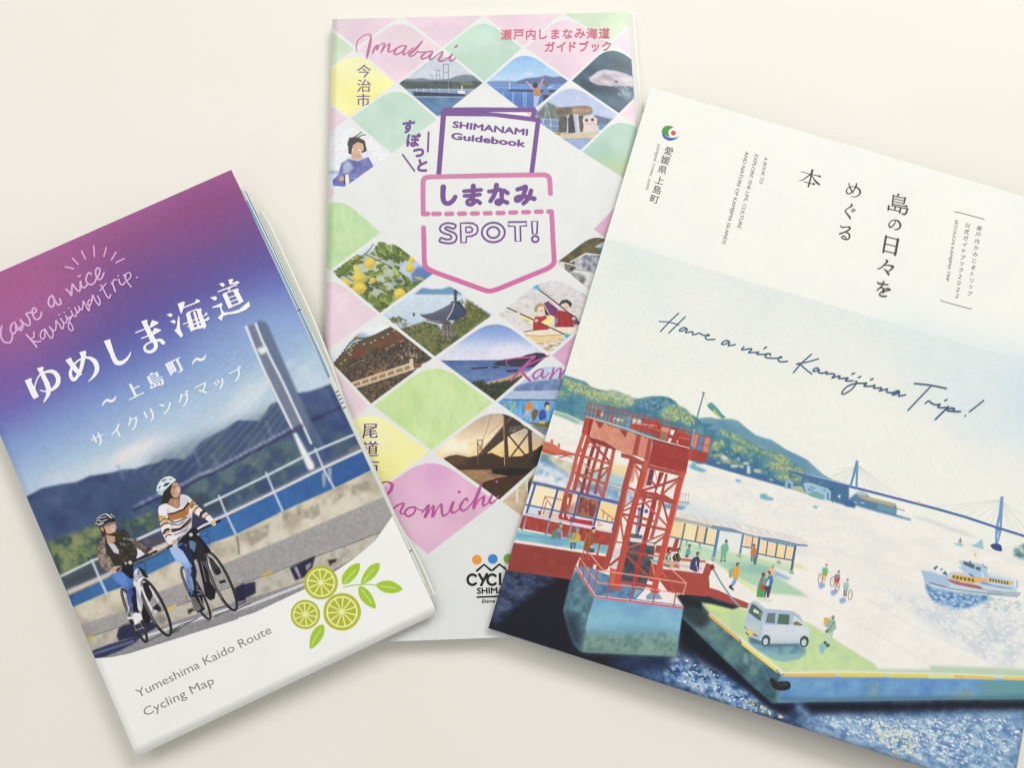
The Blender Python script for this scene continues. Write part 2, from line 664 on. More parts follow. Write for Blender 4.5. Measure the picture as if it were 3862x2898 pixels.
def paint_map(S):
    S.img[:] = (243,242,240)
    S.img *= (1 + .006 * S.field(120,3,3))[..., None]
    photo = [(-260,1130),(880,630),(1350,1640),(1484,1941)] + L4([(1310,1490)]) + L6([(1130,80),(1000,190),(880,275),(640,415),(300,575),(185,612)]) \
        + L5([(1660,622),(1200,768),(900,863),(780,888),(655,897)]) + [(300,2490),(-260,1200)]
    S.clip_to(photo)
    S.tag(photo, 1)
    # sky
    S.fill(box(-300,500,1800,2900), G((420,840),(420 + 370,840 + 815), [
        (162,92,146),(141,80,136),(112,80,144),(98,86,158),(102,110,180),(133,158,210),(172,197,222),(198,213,226),(206,218,228)],
        [-.02,.10,.27,.42,.53,.68,.84,1.0,1.2]))
    S.fill([(-200,1000),(300,850),(360,1100),(100,1420),(-200,1500)],(196,110,160), .6,130)
    S.fill([(640,700),(900,620),(980,800),(700,900)],(136,66,122), .6,90)
    S.fill([(-100,1420),(120,1330),(160,1480),(-50,1640)],(130,96,178), .5,70)
    S.fill([(700,1250),(1150,1050),(1300,1350),(900,1500)],(150,178,215), .5,90)
    # clouds
    S.fill(L3([(300,1080),(560,1000),(880,880),(1150,740),(1300,700),(1400,730),(1240,830),(1100,930),(700,1030),(420,1110)]),(226,226,230), .8,28)
    S.fill(L3([(860,910),(1010,800),(1190,730),(1215,770),(1050,880),(920,930)]),(232,228,228), .8,12)
    for i in range(16):
        a = L4([(40 + i * 26,640 - i * 20),(190 + i * 30,380 - i * 17)])
        S.line(a, 14, (222,230,236), .28,9)
    S.mottle(L4([(-100,700),(120,350),(420,120),(520,420),(300,560)]), [(176,200,218),(224,230,234)], 60,3,8,.45,20,1,3.0,-55)
    for p in ([(660,120),(860,60),(930,200),(700,330)],[(640,240),(930,230),(940,300),(720,360)]):
        S.mottle(L4(p), [(170,198,222),(216,226,232)], 50,3,5,.5,20)
    # hills
    hill = L3([(150,1200),(215,1192),(330,1130),(470,1100),(600,1082),(700,1035),(850,1012),(960,985),(1060,978),(1150,947),(1240,930),(1290,902),(1400,900),(1440,912),(1500,862),
               (1580,765),(1650,722),(1760,668),(1800,640)]) + L4([(160,625),(205,598),(280,600),(370,604),(420,540),(460,475),(530,440),(600,420),(680,382),(760,372),(860,340),(930,312),(1010,320),
               (1100,620),(1250,960),(900,1200)]) + [(800,2040),(300,2330),(100,2000)]
    S.fill(hill, (64,82,124), 1,3.5)
    S.mottle(hill, [(52,66,112),(70,88,126),(62,84,116),(88,106,130),(54,70,110)], 110,4,11,.85,4)
    S.mottle(L4([(-500,900),(-200,760),(200,620),(480,480),(620,640),(300,860),(-100,1010),(-500,1200)]), [(62,80,120),(92,112,122),(70,90,110)], 70,3,21,.55,25)
    S.mottle(L4([(690,420),(960,340),(1080,600),(900,760),(780,680)]), [(58,76,122),(66,90,112),(48,62,116)], 60,3,4,.7,10)
    S.mottle(L4([(-200,1040),(150,950),(620,720),(760,950),(480,1120),(0,1330),(-260,1420)]), [(60,84,108),(92,114,112),(60,78,112),(96,120,124)], 60,3,9,.8,14)
    S.mottle(L4([(800,620),(1040,540),(1150,760),(900,930)]), [(48,62,122),(60,82,120),(84,100,110)], 60,3,31,.7,12)
    S.fill(L4([(1060,820),(1140,780),(1170,800),(1070,850)]),(128,122,116), .8,5)
    # green shore trees on the left
    S.mottle(L5([(300,90),(400,60),(560,10),(700,-60),(800,-40),(760,120),(640,220),(420,330),(360,200)]), [(60,78,86),(118,132,88),(92,112,84),(140,148,104),(64,82,78)], 36,3,12,.95,8)
    S.mottle(C3([(560,330),(900,330),(1250,160),(1400,200),(1440,480),(960,740),(760,560),(560,540)]), [(70,92,88),(110,134,92),(84,108,84),(60,76,92)], 26,3,13,.9,8)
    S.fill(C3([(800,740),(1400,640),(1560,760),(1330,900),(1180,900)]),(62,60,84), .8,8)
    S.fill(C3([(1080,790),(1240,750),(1280,800),(1150,850)]),(170,176,168), .6,8)
    S.fill(L5([(410,330),(640,215),(760,130),(860,100),(860,210),(640,330),(470,410)]),(88,96,92), .7,8)
    S.fill(L5([(440,350),(700,240),(700,290),(470,400)]),(60,66,74), .7,8)
    S.fill(C1([(700,470),(900,470),(1100,600),(1383,560),(1383,720),(1150,800),(900,740)]),(58,70,80), .75,8)
    S.fill(C1([(0,1300),(300,1140),(320,1310),(0,1440)]),(84,80,96), .8,6)
    # far suspension deck with its light railing
    deck = L4([(1040,478),(930,528),(800,584),(690,642),(600,690),(450,770),(300,850),(150,932),(0,1012)]) + L3([(1560,1045),(1430,1120),(1300,1170),(1050,1295)])
    S.line(deck, 12, (44,50,84), .95,4)
    S.line([(x, y - 11) for x, y in deck[4:]], 9, (150,156,190), .55,4)
    for i in range(4, len(deck) - 1):
        for t in np.linspace(0,1,4, endpoint=False):
            x = deck[i][0] * (1 - t) + deck[i + 1][0] * t; y = deck[i][1] * (1 - t) + deck[i + 1][1] * t
            S.fill(ellipse(x, y - 12,7,5),(190,194,216), .55,3)
    for x, y, x2, y2 in ((420,600,470,735),(0,860,50,960),(-145,830,-90,950),(-740,950,-700,1050)):
        S.line(L4([(x, y),(x2, y2)]), 8, (120,140,165), .6,4)
    # bridge tower, out of focus
    for i in range(15):
        t = i / 14
        S.line([(930 + t * 150,1300 + t * 270),(380 + t * 560,1790 - t * 10)], 2.6, (216,226,234), .30,2)
        S.line([(1020 + t * 110,1290 + t * 240),(1240 + t * 60,1480 + t * 120)], 2.4, (206,220,234), .22,2)
    S.fill(L4([(353,-183),(385,-190),(432,-165),(520,40),(672,385),(790,640),(880,800),(860,830),(790,770),(690,585),(560,300),(440,70),(360,-110)]),(102,116,144), 1,3)
    S.fill(L4([(760,560),(860,800),(880,900),(790,940),(760,800)]),(74,90,126), .8,8)
    S.fill(L4([(280,-150),(335,-160),(440,66),(560,300),(690,585),(700,660),(630,680),(500,420),(400,200),(335,30)]),(118,126,148), 1,2.5)
    S.line(L4([(265,-140),(330,25),(400,190),(520,440),(630,668)]), 9, (226,230,238), 1,2.5)
    S.line(L4([(342,-160),(390,-35),(440,70),(560,310),(690,590),(775,775)]), 9, (222,226,234), 1,2.5)
    S.fill(L4([(345,35),(415,10),(440,48),(385,82)]),(230,230,236), 1,3)
    S.fill(L4([(630,690),(660,690),(730,820),(800,940),(800,980),(760,990),(740,960),(690,840)]),(240,240,244), 1,3)
    S.line(L4([(600,690),(700,640)]), 14, (60,62,92), .8,4)
    # shore, sea and wall
    shore = [(200,2290),(260,2254),(389,2189),(595,2097),(800,1979),(1010,1876),(1219,1774),(1390,1692),(1480,1650)]
    wtop = [(1480,1745),(1402,1775),(1258,1844),(1065,1931),(891,2018),(800,2051),(665,2117),(465,2216),(400,2238),(276,2292),(200,2330)]
    wbot = [(220,2400),(303,2360),(470,2303),(600,2234),(696,2197),(841,2130),(920,2097),(1070,2037),(1248,1960),(1453,1873),(1520,1850)]
    S.line([(x, y - 12) for x, y in shore], 16, (150,142,140), .7,5)
    S.line([(x, y - 2) for x, y in shore], 8, (56,58,88), .9,3)
    S.fill(shore + wtop, G((276,2270),(1400,1740), [(58,104,160),(64,116,172),(58,104,166),(52,90,150)]), 1,1,.05,30,3)
    S.fill(L5([(455,425),(740,305),(860,230),(860,262),(740,340),(470,458)]),(214,204,190), 1,3)
    S.fill(C1([(0,1440),(330,1310),(340,1390),(0,1560)]),(222,208,190), 1,2)
    S.fill([(222,2322)] + wtop[::-1] + wbot[::-1],(208,200,182), 1,1.5,.04,60,6)
    wall = wtop[::-1] + wbot[::-1]
    S.mottle(wall, [(172,162,144),(214,206,188),(196,186,166),(220,213,196)], 60,3,15,.75,2,1,1.0,0)
    for p in ([(660,1270),(700,1250),(740,1300),(790,1260),(830,1240),(845,1330),(790,1370),(740,1360),(670,1370)],[(540,1330),(600,1310),(620,1400),(560,1450)],
              [(960,1160),(1010,1120),(1040,1180),(940,1260)],[(250,1480),(450,1400),(440,1500),(300,1590)],[(1080,1110),(1230,1060),(1240,1130),(1100,1190)]):
        S.mottle(L4(p), [(150,140,124),(190,180,162),(160,150,132)], 16,3,2,.75,5)
    for x in (480,520,860,905):
        S.fill(L4([(x, 1800 - .9 * x - 20),(x + 30,1780 - .9 * x),(x + 25,1890 - .9 * x),(x + 8,1890 - .9 * x)]),(224,218,206), .7,3)
    S.line(L4([(190,1490),(205,1560),(210,1640)]), 5, (96,92,84), .9,1.5)
    # road, low kerb with cast shadows, lower asphalt
    S.fill(wbot + [(1560,1900),(1560,2700),(200,2700),(200,2420)],(163,160,160), 1,1.5,.05,8,4)
    S.line([(x, y + 4) for x, y in wbot], 7, (186,176,160), .6,3)
    S.mottle(wbot + [(1560,1900),(1560,2700),(200,2700)],[(150,148,150),(170,167,166),(160,157,156)], 9,2,31,.55)
    ktop = [(230,2450),(320,2416),(346,2403),(443,2368),(560,2322),(663,2288),(790,2245),(881,2211),(1016,2168),(1179,2105),(1330,2050),(1444,2005),(1500,1985)]
    kbot = [(1500,2030),(1428,2056),(1276,2137),(1146,2196),(962,2250),(854,2282),(644,2349),(508,2412),(346,2462),(250,2500)]
    S.fill(kbot[::-1] + [(1560,2100),(1560,2700),(250,2700)],(146,145,147), 1,1,.07,7,8)
    S.mottle(kbot[::-1] + [(1560,2100),(1560,2700),(250,2700)],[(128,128,132),(156,154,154),(142,141,143)], 7,2,7,.6)
    S.fill(ktop + kbot, (186,179,166), 1,1.5,.05,25,5)
    S.mottle(ktop + kbot, [(196,190,178),(170,162,148),(200,194,184)], 22,3,6,.7,1)
    S.line(ktop[1:], 2.6, (84,80,78), .85,.8)
    white = L6([(1000,245),(880,300),(640,378),(480,440),(300,512),(150,565),(0,612)]) + C2([(1400,1120),(1050,1225),(850,1300),(420,1440),(220,1500)]) + C4([(1660,1195),(1240,1345),(930,1445),(780,1500),(200,1660),(60,1720)])
    white = sorted(white, key=lambda p: -p[0])
    S.line(white, 11, (224,224,228), .95,1.2)
    S.line([(x, y - 8) for x, y in white], 4, (112,110,112), .6,1.5)
    for p in ([(540,265),(640,215),(720,180),(690,290),(640,330),(580,352)],[(160,405),(230,375),(300,360),(305,440),(250,470),(170,495)]):
        S.fill(L6(p),(40,40,66), .97,1.5)
    S.fill(L6([(570,262),(590,255),(620,330),(610,340)]),(190,186,186), .9,1)
    S.fill(L6([(650,250),(690,225),(690,250),(660,290)]),(176,172,174), .8,1)
    S.fill(L6([(805,212),(870,200),(862,225),(835,235),(825,256)]),(56,46,40), 1,1)
    S.line(L6([(890,150),(905,235)]), 2, (150,142,130), .8)
    S.line(L6([(350,318),(415,292)]), 8, (222,178,70), 1,1)
    S.fill(C4([(370,1280),(470,1220),(700,1160),(900,1180),(1130,1140),(1160,1280),(980,1370),(760,1470),(560,1500),(380,1550),(335,1440)]),(40,42,70), .97,1.5)
    S.fill(L5([(640,845),(760,800),(900,760),(1010,730),(940,790),(820,850),(720,890),(650,897)]),(44,48,84), .95,2)
    S.line(L5([(650,868),(760,832),(930,778)]), 7, (120,128,172), .9,1.5)
    S.line(L5([(600,762),(645,745)]), 8, (224,180,72), 1,1)
    S.line(C2([(180,1130),(320,1070)]), 9, (226,186,80), 1,.8)
    S.fill(C2([(555,1155),(650,1115),(690,1150),(640,1190),(580,1245)]),(52,46,44), 1,1)
    S.fill(C2([(1480,720),(1660,625),(1700,960),(1540,1000)]),(38,38,62), .97,1.5)
    for p in ([(230,1570),(420,1450),(600,1390),(760,1310)],[(240,1600),(700,1340)],[(1030,1300),(1240,1210),(1380,1160)],[(1530,1140),(1660,1080),(1800,1020)],[(1040,1150),(1300,1080)],[(1530,1060),(1700,990)]):
        S.line(C2(p), 3.4, (48,48,62), .85,.8)
    for p in ([(1450,1390),(1560,1310),(1660,1270)],[(980,1560),(1260,1410)],[(1460,1400),(1660,1320)]):
        S.line(C4(p), 3.2, (50,50,64), .85,.8)
    # near railing
    up = L4([(1140,694),(810,832),(430,1026),(60,1206),(-60,1262)])
    lo = L4([(1200,815),(870,968),(480,1160),(110,1335),(-20,1392)])
    S.line(up, 8.5, (214,226,234), 1,1.2)
    S.line(lo, 9.5, (226,232,240), 1,1.2)
    for p in ([(805,815),(880,990),(955,1125)],[(422,1005),(470,1120),(552,1306)],[(52,1185),(110,1330),(188,1492)]):
        S.line(L4(p), 7.5, (204,216,230), 1,1.2)
    S.line(L3([(1250,1448),(1160,1490),(1070,1530)]), 9.5, (222,232,232), 1,1.5)
    S.line(L5([(690,196),(640,217),(415,328)]), 9, (214,226,222), 1,1.8)
    S.line(L5([(640,210),(690,330),(742,442)]), 8.5, (206,216,224), 1,1.5)
    paint_riders(S)
    S.clip_to(None)
    paint_limes(S)
    S.grain(1,.014,.016)


def wheel(S, f, ax, ay, bx, by, minor, tire, tcol, rim=(172,172,178), spokes=14, hub=None):
    a = np.array(f([(ax, ay),(bx, by)]))
    c = a.mean(0); d = a[1] - a[0]
    L = math.hypot(*d) / 2; ang = math.degrees(math.atan2(d[1], d[0]))
    mi = minor / f.s
    tw = tire / f.s
    S.line(ellipse(c[0], c[1], L - tw * 1.15, mi - tw * .9, ang, 40), 2.2, rim, 1, closed=True)
    h = c if hub is None else np.array(f([hub])[0])
    for q in range(spokes):
        t = math.radians(360 * q / spokes + 7)
        e = ellipse(c[0], c[1], L - tw, mi - tw, ang, 1, math.degrees(t), math.degrees(t) + 359)[0]
        S.line([tuple(h), e], .9, (96,92,92) if q % 2 else (190,188,188), .75)
    S.line(ellipse(c[0], c[1], L - tw / 2, mi - tw / 2, ang, 48), tw, tcol, 1, closed=True)
    S.line(ellipse(c[0] - tw * .25, c[1] + tw * .1, L - tw * .75, mi - tw * .75, ang, 48,60,250), tw * .35, (128,128,136), .8)


def paint_riders(S):
    F = lambda f, p, c, **k: S.fill(f(p), c, **k)
    K = (30,30,38)
    # ---- rider on the right: striped jumper, black bicycle
    wheel(S, C2,440,300,1000,1350,135,48, (52,50,54), spokes=10)
    F(C2, [(800,-60),(870,-20),(930,300),(1000,600),(1110,770),(1090,930),(1000,970),(900,880),(860,640),(760,300),(700,60)], K)
    F(C2, [(720,130),(760,220),(840,560),(820,690),(760,600),(715,440)],(170,164,160))
    S.line(C2([(800,120),(860,350),(915,600)]), 2.4, (150,150,170))
    S.line(C2([(830,20),(840,160),(960,380),(1060,600),(1130,760)]), 6.5, (44,44,56))
    S.line(C2([(850,180),(960,390),(1040,560)]), 2.2, (150,150,176))
    wheel(S, C2,940,10,1500,1180,178,52, (44,44,50), spokes=18, hub=(1200,600))
    F(C2, [(950,90),(1050,150),(1180,330),(1230,420),(1100,470),(1020,330)],(36,34,44), a=.85)
    F(C2, [(1170,590),(1290,560),(1310,610),(1190,640)], K)
    F(C2, [(1100,350),(1190,340),(1190,460),(1110,470)], K)
    F(C2, [(600,-120),(640,0),(680,160),(740,400),(720,560),(760,900),(700,900),(640,480),(600,200),(420,0),(470,-100)],(32,36,66))
    F(C2, [(560,820),(760,720),(840,820),(860,1000),(900,1150),(740,1220),(700,1000)], K)
    for p in ([(740,760),(830,800)],[(750,850),(840,830)],[(780,900),(860,1090)]):
        S.line(C2(p), 3, (150,152,160))
    S.line(C2([(530,870),(540,940),(600,990)]), 2.5, (110,110,112))
    F(C2, [(240,20),(330,-60),(430,-40),(600,200),(645,300),(600,360),(655,700),(660,850),(618,870),(590,720),(530,540),(510,380),(470,290),(330,150)], G(C2([(240,20)])[0], C2([(640,860)])[0],[(164,192,236),(140,172,226),(84,120,186),(66,98,168)]))
    S.line(C2([(330,60),(480,190),(560,300),(590,480),(640,760)]), 9, (186,208,242), .45,3)
    for p in ([(520,380),(630,330)],[(540,420),(640,380)],[(580,480),(640,430)],[(600,760),(650,750)]):
        S.line(C2(p), 2.2, (44,62,112))
    F(C2, [(610,900),(700,905),(800,1060),(822,1130),(740,1195),(690,1190),(640,1020)],(116,112,106))
    for q in range(4):
        S.line(C2([(650 + q * 28,960 + q * 40),(730 + q * 22,930 + q * 40)]), 2, (60,60,62))
    S.line(C2([(690,1195),(740,1195)]), 3, (226,220,214))
    F(C1, [(350,1390),(430,1370),(520,1380),(620,1500),(720,1660),(500,1680),(400,1520)],(168,194,238))
    F(C1, [(500,1400),(700,1300),(760,1500),(780,1680),(720,1680),(600,1480)],(36,40,72))
    F(C1, [(740,840),(850,870),(960,930),(1060,965),(900,1060),(760,1090),(700,960)],(56,56,88))
    F(C1, [(640,1180),(760,1080),(840,1060),(900,1230),(1040,1400),(1090,1480),(900,1560),(800,1640),(740,1500),(640,1350),(520,1320)], K)
    F(C1, [(800,1260),(850,1250),(960,1420),(1010,1640),(850,1670),(820,1400)],(42,40,48))
    F(C1, [(700,1300),(760,1290),(830,1340),(800,1500),(720,1420)],(116,148,190), a=.8)
    S.line(sm(C1([(330,1420),(520,1330),(700,1235),(860,1125),(1050,1040),(1200,975),(1245,945)])), 7, K)
    S.line(C1([(860,1085),(960,1025),(1060,985)]), 7, (236,232,236))
    S.line(sm(C1([(880,1240),(1000,1210),(1060,1290),(1060,1400)])), 2, (50,50,62))
    S.line(sm(C1([(900,1200),(960,1120),(1040,1130),(1010,1200)])), 2, (50,50,62))
    S.fill(ellipse(*C1([(738,1190)])[0], 7,7),(206,204,208))
    S.fill(ellipse(*C1([(865,1185)])[0], 5,5),(176,172,176))
    S.fill(ellipse(*C1([(650,1370)])[0], 6,6),(86,86,92))
    # jumper
    F(C1, [(300,640),(440,710),(505,738),(548,700),(550,500),(600,488),(680,510),(758,580),(730,680),(762,800),(748,1060),(640,1185),(480,1262),(390,1210),(330,1000),(180,860),(170,740),(230,668)],(234,227,230))
    F(C1, [(560,520),(640,510),(740,590),(700,640),(560,720)],(206,198,214), a=.7, blur=4)
    F(C1, [(360,545),(540,530),(550,690),(505,735),(430,705),(335,640)],(176,134,106))
    F(C1, [(270,832),(450,798),(600,738),(690,618),(722,650),(620,765),(460,828),(280,858)],(38,34,38))
    F(C1, [(318,850),(460,828),(620,765),(722,665),(695,830),(620,892),(420,944),(350,908)],(182,116,58), n=.08, ns=12)
    S.line(sm(C1([(320,860),(370,935),(480,972),(640,900),(660,880)])), 4, (40,36,38))
    F(C1, [(370,980),(520,1015),(620,940),(640,920),(600,980),(520,1035),(360,1010)],(120,92,76))
    F(C1, [(378,1092),(540,1072),(640,985),(745,880),(748,925),(650,1045),(560,1110),(400,1155)],(44,38,40))
    F(C1, [(690,1000),(748,930),(745,970),(650,1050)],(150,104,64))
    S.line(C1([(450,1192),(560,1150),(660,1100)]), 3, (46,42,46))
    for q in ([(400,1180),(420,1050),(390,900)],[(640,1160),(700,1000),(720,820)],[(520,1230),(600,1180),(690,1080)],[(330,760),(370,900)]):
        S.line(sm(C1(q)), 7, (150,138,146), .35,2.5)
    S.fill(C1([(560,880),(700,840),(740,1040),(640,1170),(560,1120)]),(110,96,110), .22,8)
    # sleeves
    F(C1, [(758,580),(805,630),(870,700),(950,770),(1050,830),(1135,925),(1060,975),(960,890),(860,860),(770,790),(715,700)],(236,230,232))
    F(C1, [(758,582),(806,632),(735,735),(700,690)],(178,126,62))
    S.line(C1([(750,730),(775,680),(835,655)]), 3.6, (42,38,42))
    F(C1, [(768,770),(800,700),(868,682),(875,700),(815,745),(790,800)],(218,168,74))
    S.line(C1([(795,800),(820,745),(880,705)]), 3, (42,38,42))
    F(C1, [(880,860),(905,790),(975,755),(1000,790),(935,850),(915,890)],(42,38,44))
    F(C1, [(922,885),(945,820),(990,798),(1000,812),(955,850),(945,900)],(216,166,74))
    S.line(C1([(980,905),(1000,860),(1055,830)]), 3.4, (42,38,42))
    F(C1, [(180,700),(230,668),(300,700),(340,900),(370,1060),(430,1200),(500,1270),(410,1340),(360,1370),(300,1290),(250,1190),(210,1090),(190,900),(168,760)],(238,232,234))
    F(C1, [(178,850),(300,868),(318,890),(190,935)],(216,164,66))
    S.line(sm(C1([(195,978),(260,925),(345,918)])), 4.6, (42,38,42))
    F(C1, [(198,1020),(262,950),(345,932),(355,985),(260,1010),(205,1052)],(214,166,70))
    S.line(sm(C1([(205,1062),(265,1010),(352,985)])), 4, (42,38,42))
    F(C1, [(240,1165),(280,1095),(350,1070),(380,1112),(310,1130),(268,1190)],(40,36,42))
    F(C1, [(275,1185),(310,1138),(378,1118),(388,1150),(320,1170),(285,1205)],(206,164,86))
    S.line(sm(C1([(295,1240),(330,1200),(400,1190)])), 4, (42,38,42))
    F(C1, [(400,1290),(470,1262),(518,1310),(485,1392),(415,1385)],(222,198,186))
    F(C1, [(1060,965),(1150,928),(1188,980),(1150,1042),(1090,1015)],(224,202,188))
    for q in range(4):
        S.line(C1([(425 + q * 22,1300 - q * 8),(440 + q * 20,1360 - q * 10)]), 1.4, (150,110,90))
        S.line(C1([(1090 + q * 22,975 - q * 9),(1105 + q * 22,1010 - q * 6)]), 1.4, (150,110,90))
    S.line(C1([(1185,970),(1240,942)]), 8.5, K)
    # head
    F(C1, [(400,300),(460,255),(520,275),(530,340),(545,520),(480,560),(380,560),(340,640),(215,662),(250,540),(255,430)],(48,40,40))
    F(C1, [(425,285),(490,278),(520,300),(556,385),(552,480),(505,545),(430,545),(382,450),(395,400)],(206,162,138))
    F(C1, [(420,300),(510,290),(530,340),(440,340)],(182,146,126), a=.7, blur=2)
    F(C1, [(385,420),(430,400),(450,470),(430,540),(395,480)],(176,130,108), a=.7, blur=2)
    F(C1, [(480,380),(545,380),(548,440),(490,450)],(232,194,170), a=.8, blur=2)
    S.line(C1([(505,345),(535,335)]), 1.8, (84,58,52)); S.line(C1([(525,350),(540,405)]), 1.6, (236,200,178))
    S.line(C1([(420,365),(465,345)]), 2.2, (70,48,44))
    S.line(C1([(430,390),(470,372)]), 1.8, (90,62,56))
    F(C1, [(498,455),(552,432),(550,455),(520,470)],(186,110,100))
    S.line(C1([(505,455),(550,440)]), 1.8, (240,232,226))
    S.line(C1([(395,520),(450,550),(520,560),(530,540)]), 2, (70,56,52))
    S.line(C1([(470,600),(478,665)]), 1.8, (236,222,206))
    F(C1, [(138,420),(150,340),(210,238),(290,186),(370,172),(440,190),(482,240),(400,300),(330,372),(260,440),(240,502),(192,490),(155,450)],(226,238,240))
    F(C1, [(160,450),(250,400),(330,360),(260,440),(240,502),(192,492)],(170,206,214), a=.8, blur=2)
    for p in ([(215,272),(250,235),(338,212),(285,250)],[(248,348),(290,300),(362,278),(372,292),(330,332),(272,354)],[(163,394),(190,350),(218,325),(202,380)],[(343,226),(380,215),(424,226),(398,238)],
              [(415,188),(452,200),(446,218)],[(258,290),(300,268),(330,262),(290,285)],[(150,436),(190,424),(180,446)]):
        F(C1, p, (40,46,54))
    # ---- rider on the left: camouflage jacket, white bicycle
    wheel(S, C4,440,440,960,1590,125,56, (48,46,48), spokes=8)
    S.line(C4([(720,1330),(900,1260)]), 2.5, (170,168,172))
    S.line(C4([(820,1180),(920,1320)]), 2, (150,148,152))
    F(C4, [(880,720),(930,800),(990,930),(1056,1100),(1010,1192),(900,1180),(850,1000)],(30,29,33))
    F(C4, [(720,470),(800,420),(890,640),(870,860),(845,935),(790,850),(740,620)],(182,184,192))
    F(C4, [(740,620),(800,760),(850,900),(820,930),(775,850)],(232,232,238))
    wheel(S, C4,850,240,1440,1450,200,58, (42,42,46),(176,180,186), spokes=20, hub=(1150,830))
    F(C4, [(1090,1060),(1300,980),(1380,1160),(1250,1240)],(96,92,90), a=.5, blur=6)
    F(C4, [(860,340),(960,310),(1060,420),(1085,600),(1020,735),(950,640),(900,480)],(36,36,41))
    F(C4, [(1080,860),(1180,760),(1260,860),(1250,940),(1100,880)],(40,38,42))
    F(C4, [(1080,920),(1170,900),(1180,960),(1100,980)],(206,204,206))
    S.line(C4([(1020,400),(1100,560),(1200,720)]), 5, (232,232,236))
    F(C4, [(690,130),(720,60),(770,25),(860,150),(895,230),(840,300),(830,380),(880,470),(960,640),(1085,890),(1050,915),(960,720),(840,470),(835,640),(790,540),(720,400),(690,290)],(228,229,234))
    F(C4, [(690,140),(840,110),(880,220),(780,230),(700,240)],(184,188,200))
    S.line(sm(C4([(760,68),(802,92),(768,118),(804,140),(770,166)])), 2.4, (50,52,60))
    S.line(sm(C4([(690,200),(740,300),(770,240),(860,180)])), 1.8, (60,66,72))
    F(C4, [(770,-20),(900,60),(1000,220),(930,230),(860,160)],(34,34,44))
    F(C4, [(560,480),(640,380),(730,420),(765,800),(780,930),(680,960),(640,700)],(28,30,52))
    F(C4, [(215,150),(330,110),(440,95),(560,180),(650,270),(700,420),(600,470),(560,490),(480,430),(330,310),(250,240)], G(C4([(220,150)])[0], C4([(690,430)])[0],[(84,126,196),(96,140,210),(66,100,172)]))
    F(C4, [(540,480),(640,440),(690,560),(640,640),(640,780),(665,930),(625,975),(590,820),(545,660)],(54,76,146))
    S.line(C4([(300,160),(440,270),(560,400),(590,620),(630,820)]), 9, (124,166,226), .4,3)
    for p in ([(520,440),(650,400)],[(540,520),(640,440)],[(560,560),(630,520)]):
        S.line(C4(p), 2, (34,44,88))
    F(C4, [(660,1010),(720,960),(800,960),(842,985),(872,1090),(760,1190),(706,1215),(690,1120)],(234,230,238))
    F(C4, [(550,1045),(680,1040),(690,1090),(560,1090)],(226,226,230))
    F(C4, [(580,1110),(660,1100),(700,1210),(620,1190)],(40,38,42))
    S.line(C4([(560,990),(580,860),(600,830)]), 3, (220,220,224))
    # jacket
    F(C3, [(640,1290),(900,1240),(905,1560),(840,1580),(760,1510),(650,1410)],(30,29,34))
    F(C3, [(320,700),(420,640),(540,575),(720,556),(800,620),(830,700),(900,760),(950,880),(992,1050),(960,1150),(850,1240),(650,1300),(480,1310),(300,1100),(250,900),(285,740)],(54,49,45))
    S.mottle(C3([(540,600),(800,640),(950,880),(980,1050),(850,1220),(640,1280),(600,1000),(520,780)]), [(44,41,39),(62,57,50),(50,46,42),(84,80,72)], 7,3,5,.8)
    F(C3, [(350,800),(440,830),(510,850),(600,985),(598,1060),(500,1030),(400,880)],(206,202,216))
    F(C3, [(330,660),(520,690),(520,800),(430,850),(350,790)],(196,158,132))
    F(C3, [(300,690),(210,800),(152,890),(160,1110),(210,1290),(330,1410),(400,1390),(490,1300),(430,1150),(330,1050),(320,880)],(138,120,110))
    S.mottle(C3([(300,690),(210,800),(152,890),(160,1110),(210,1290),(330,1410),(400,1390),(490,1300),(430,1150),(330,1050),(320,880)]), [(98,82,74),(150,132,120),(116,100,92),(178,164,152)], 9,3,8,.8)
    F(C3, [(830,720),(950,730),(1100,860),(1235,950),(1160,1060),(1060,975),(950,930),(880,830)],(120,104,94))
    S.mottle(C3([(830,720),(950,730),(1100,860),(1235,950),(1160,1060),(1060,975),(950,930),(880,830)]), [(70,58,54),(150,134,122),(104,88,80)], 7,3,3,.8)
    F(C3, [(970,930),(1060,980),(1140,1060),(1010,1140),(960,1150),(990,1050)],(226,222,230))
    for p in ([(690,730),(740,740)],[(780,740),(860,770)],[(640,850),(660,840)],[(700,850),(720,870)]):
        S.line(C3(p), 5, (168,162,152), .8)
    F(C3, [(430,1380),(510,1310),(590,1330),(610,1390),(520,1455),(380,1450)],(214,180,156))
    F(C3, [(1195,1005),(1290,948),(1352,985),(1335,1080),(1235,1065)],(216,180,158))
    F(C3, [(1180,960),(1240,920),(1310,940),(1220,1010),(1190,1050)],(70,50,46))
    for q in range(4):
        S.line(C3([(450 + q * 34,1370 - q * 12),(480 + q * 30,1420 - q * 10)]), 1.3, (140,96,78))
    S.line(sm(C3([(560,1400),(640,1330),(720,1285),(850,1240),(1000,1170),(1200,1090),(1360,1010)])), 8, (34,32,38))
    S.line(C3([(1340,1020),(1385,995)]), 8, (40,36,40))
    S.fill(ellipse(*C3([(836,1236)])[0], 7.2,7.2),(204,204,200))
    S.fill(ellipse(*C3([(745,1250)])[0], 5,6),(160,160,162))
    S.line(sm(C3([(1000,1230),(1100,1230),(1160,1320),(1150,1430)])), 2.4, (44,44,56))
    S.line(C3([(600,1340),(655,1310),(650,1370)]), 2, (170,168,172))
    # head
    F(C3, [(205,490),(300,470),(340,640),(320,690),(250,690),(220,580)],(74,46,42))
    F(C3, [(290,480),(400,440),(520,388),(548,500),(522,600),(430,632),(340,622)],(208,166,148))
    F(C3, [(330,440),(510,380),(540,450),(420,470),(340,490)],(166,124,108), a=.8, blur=3)
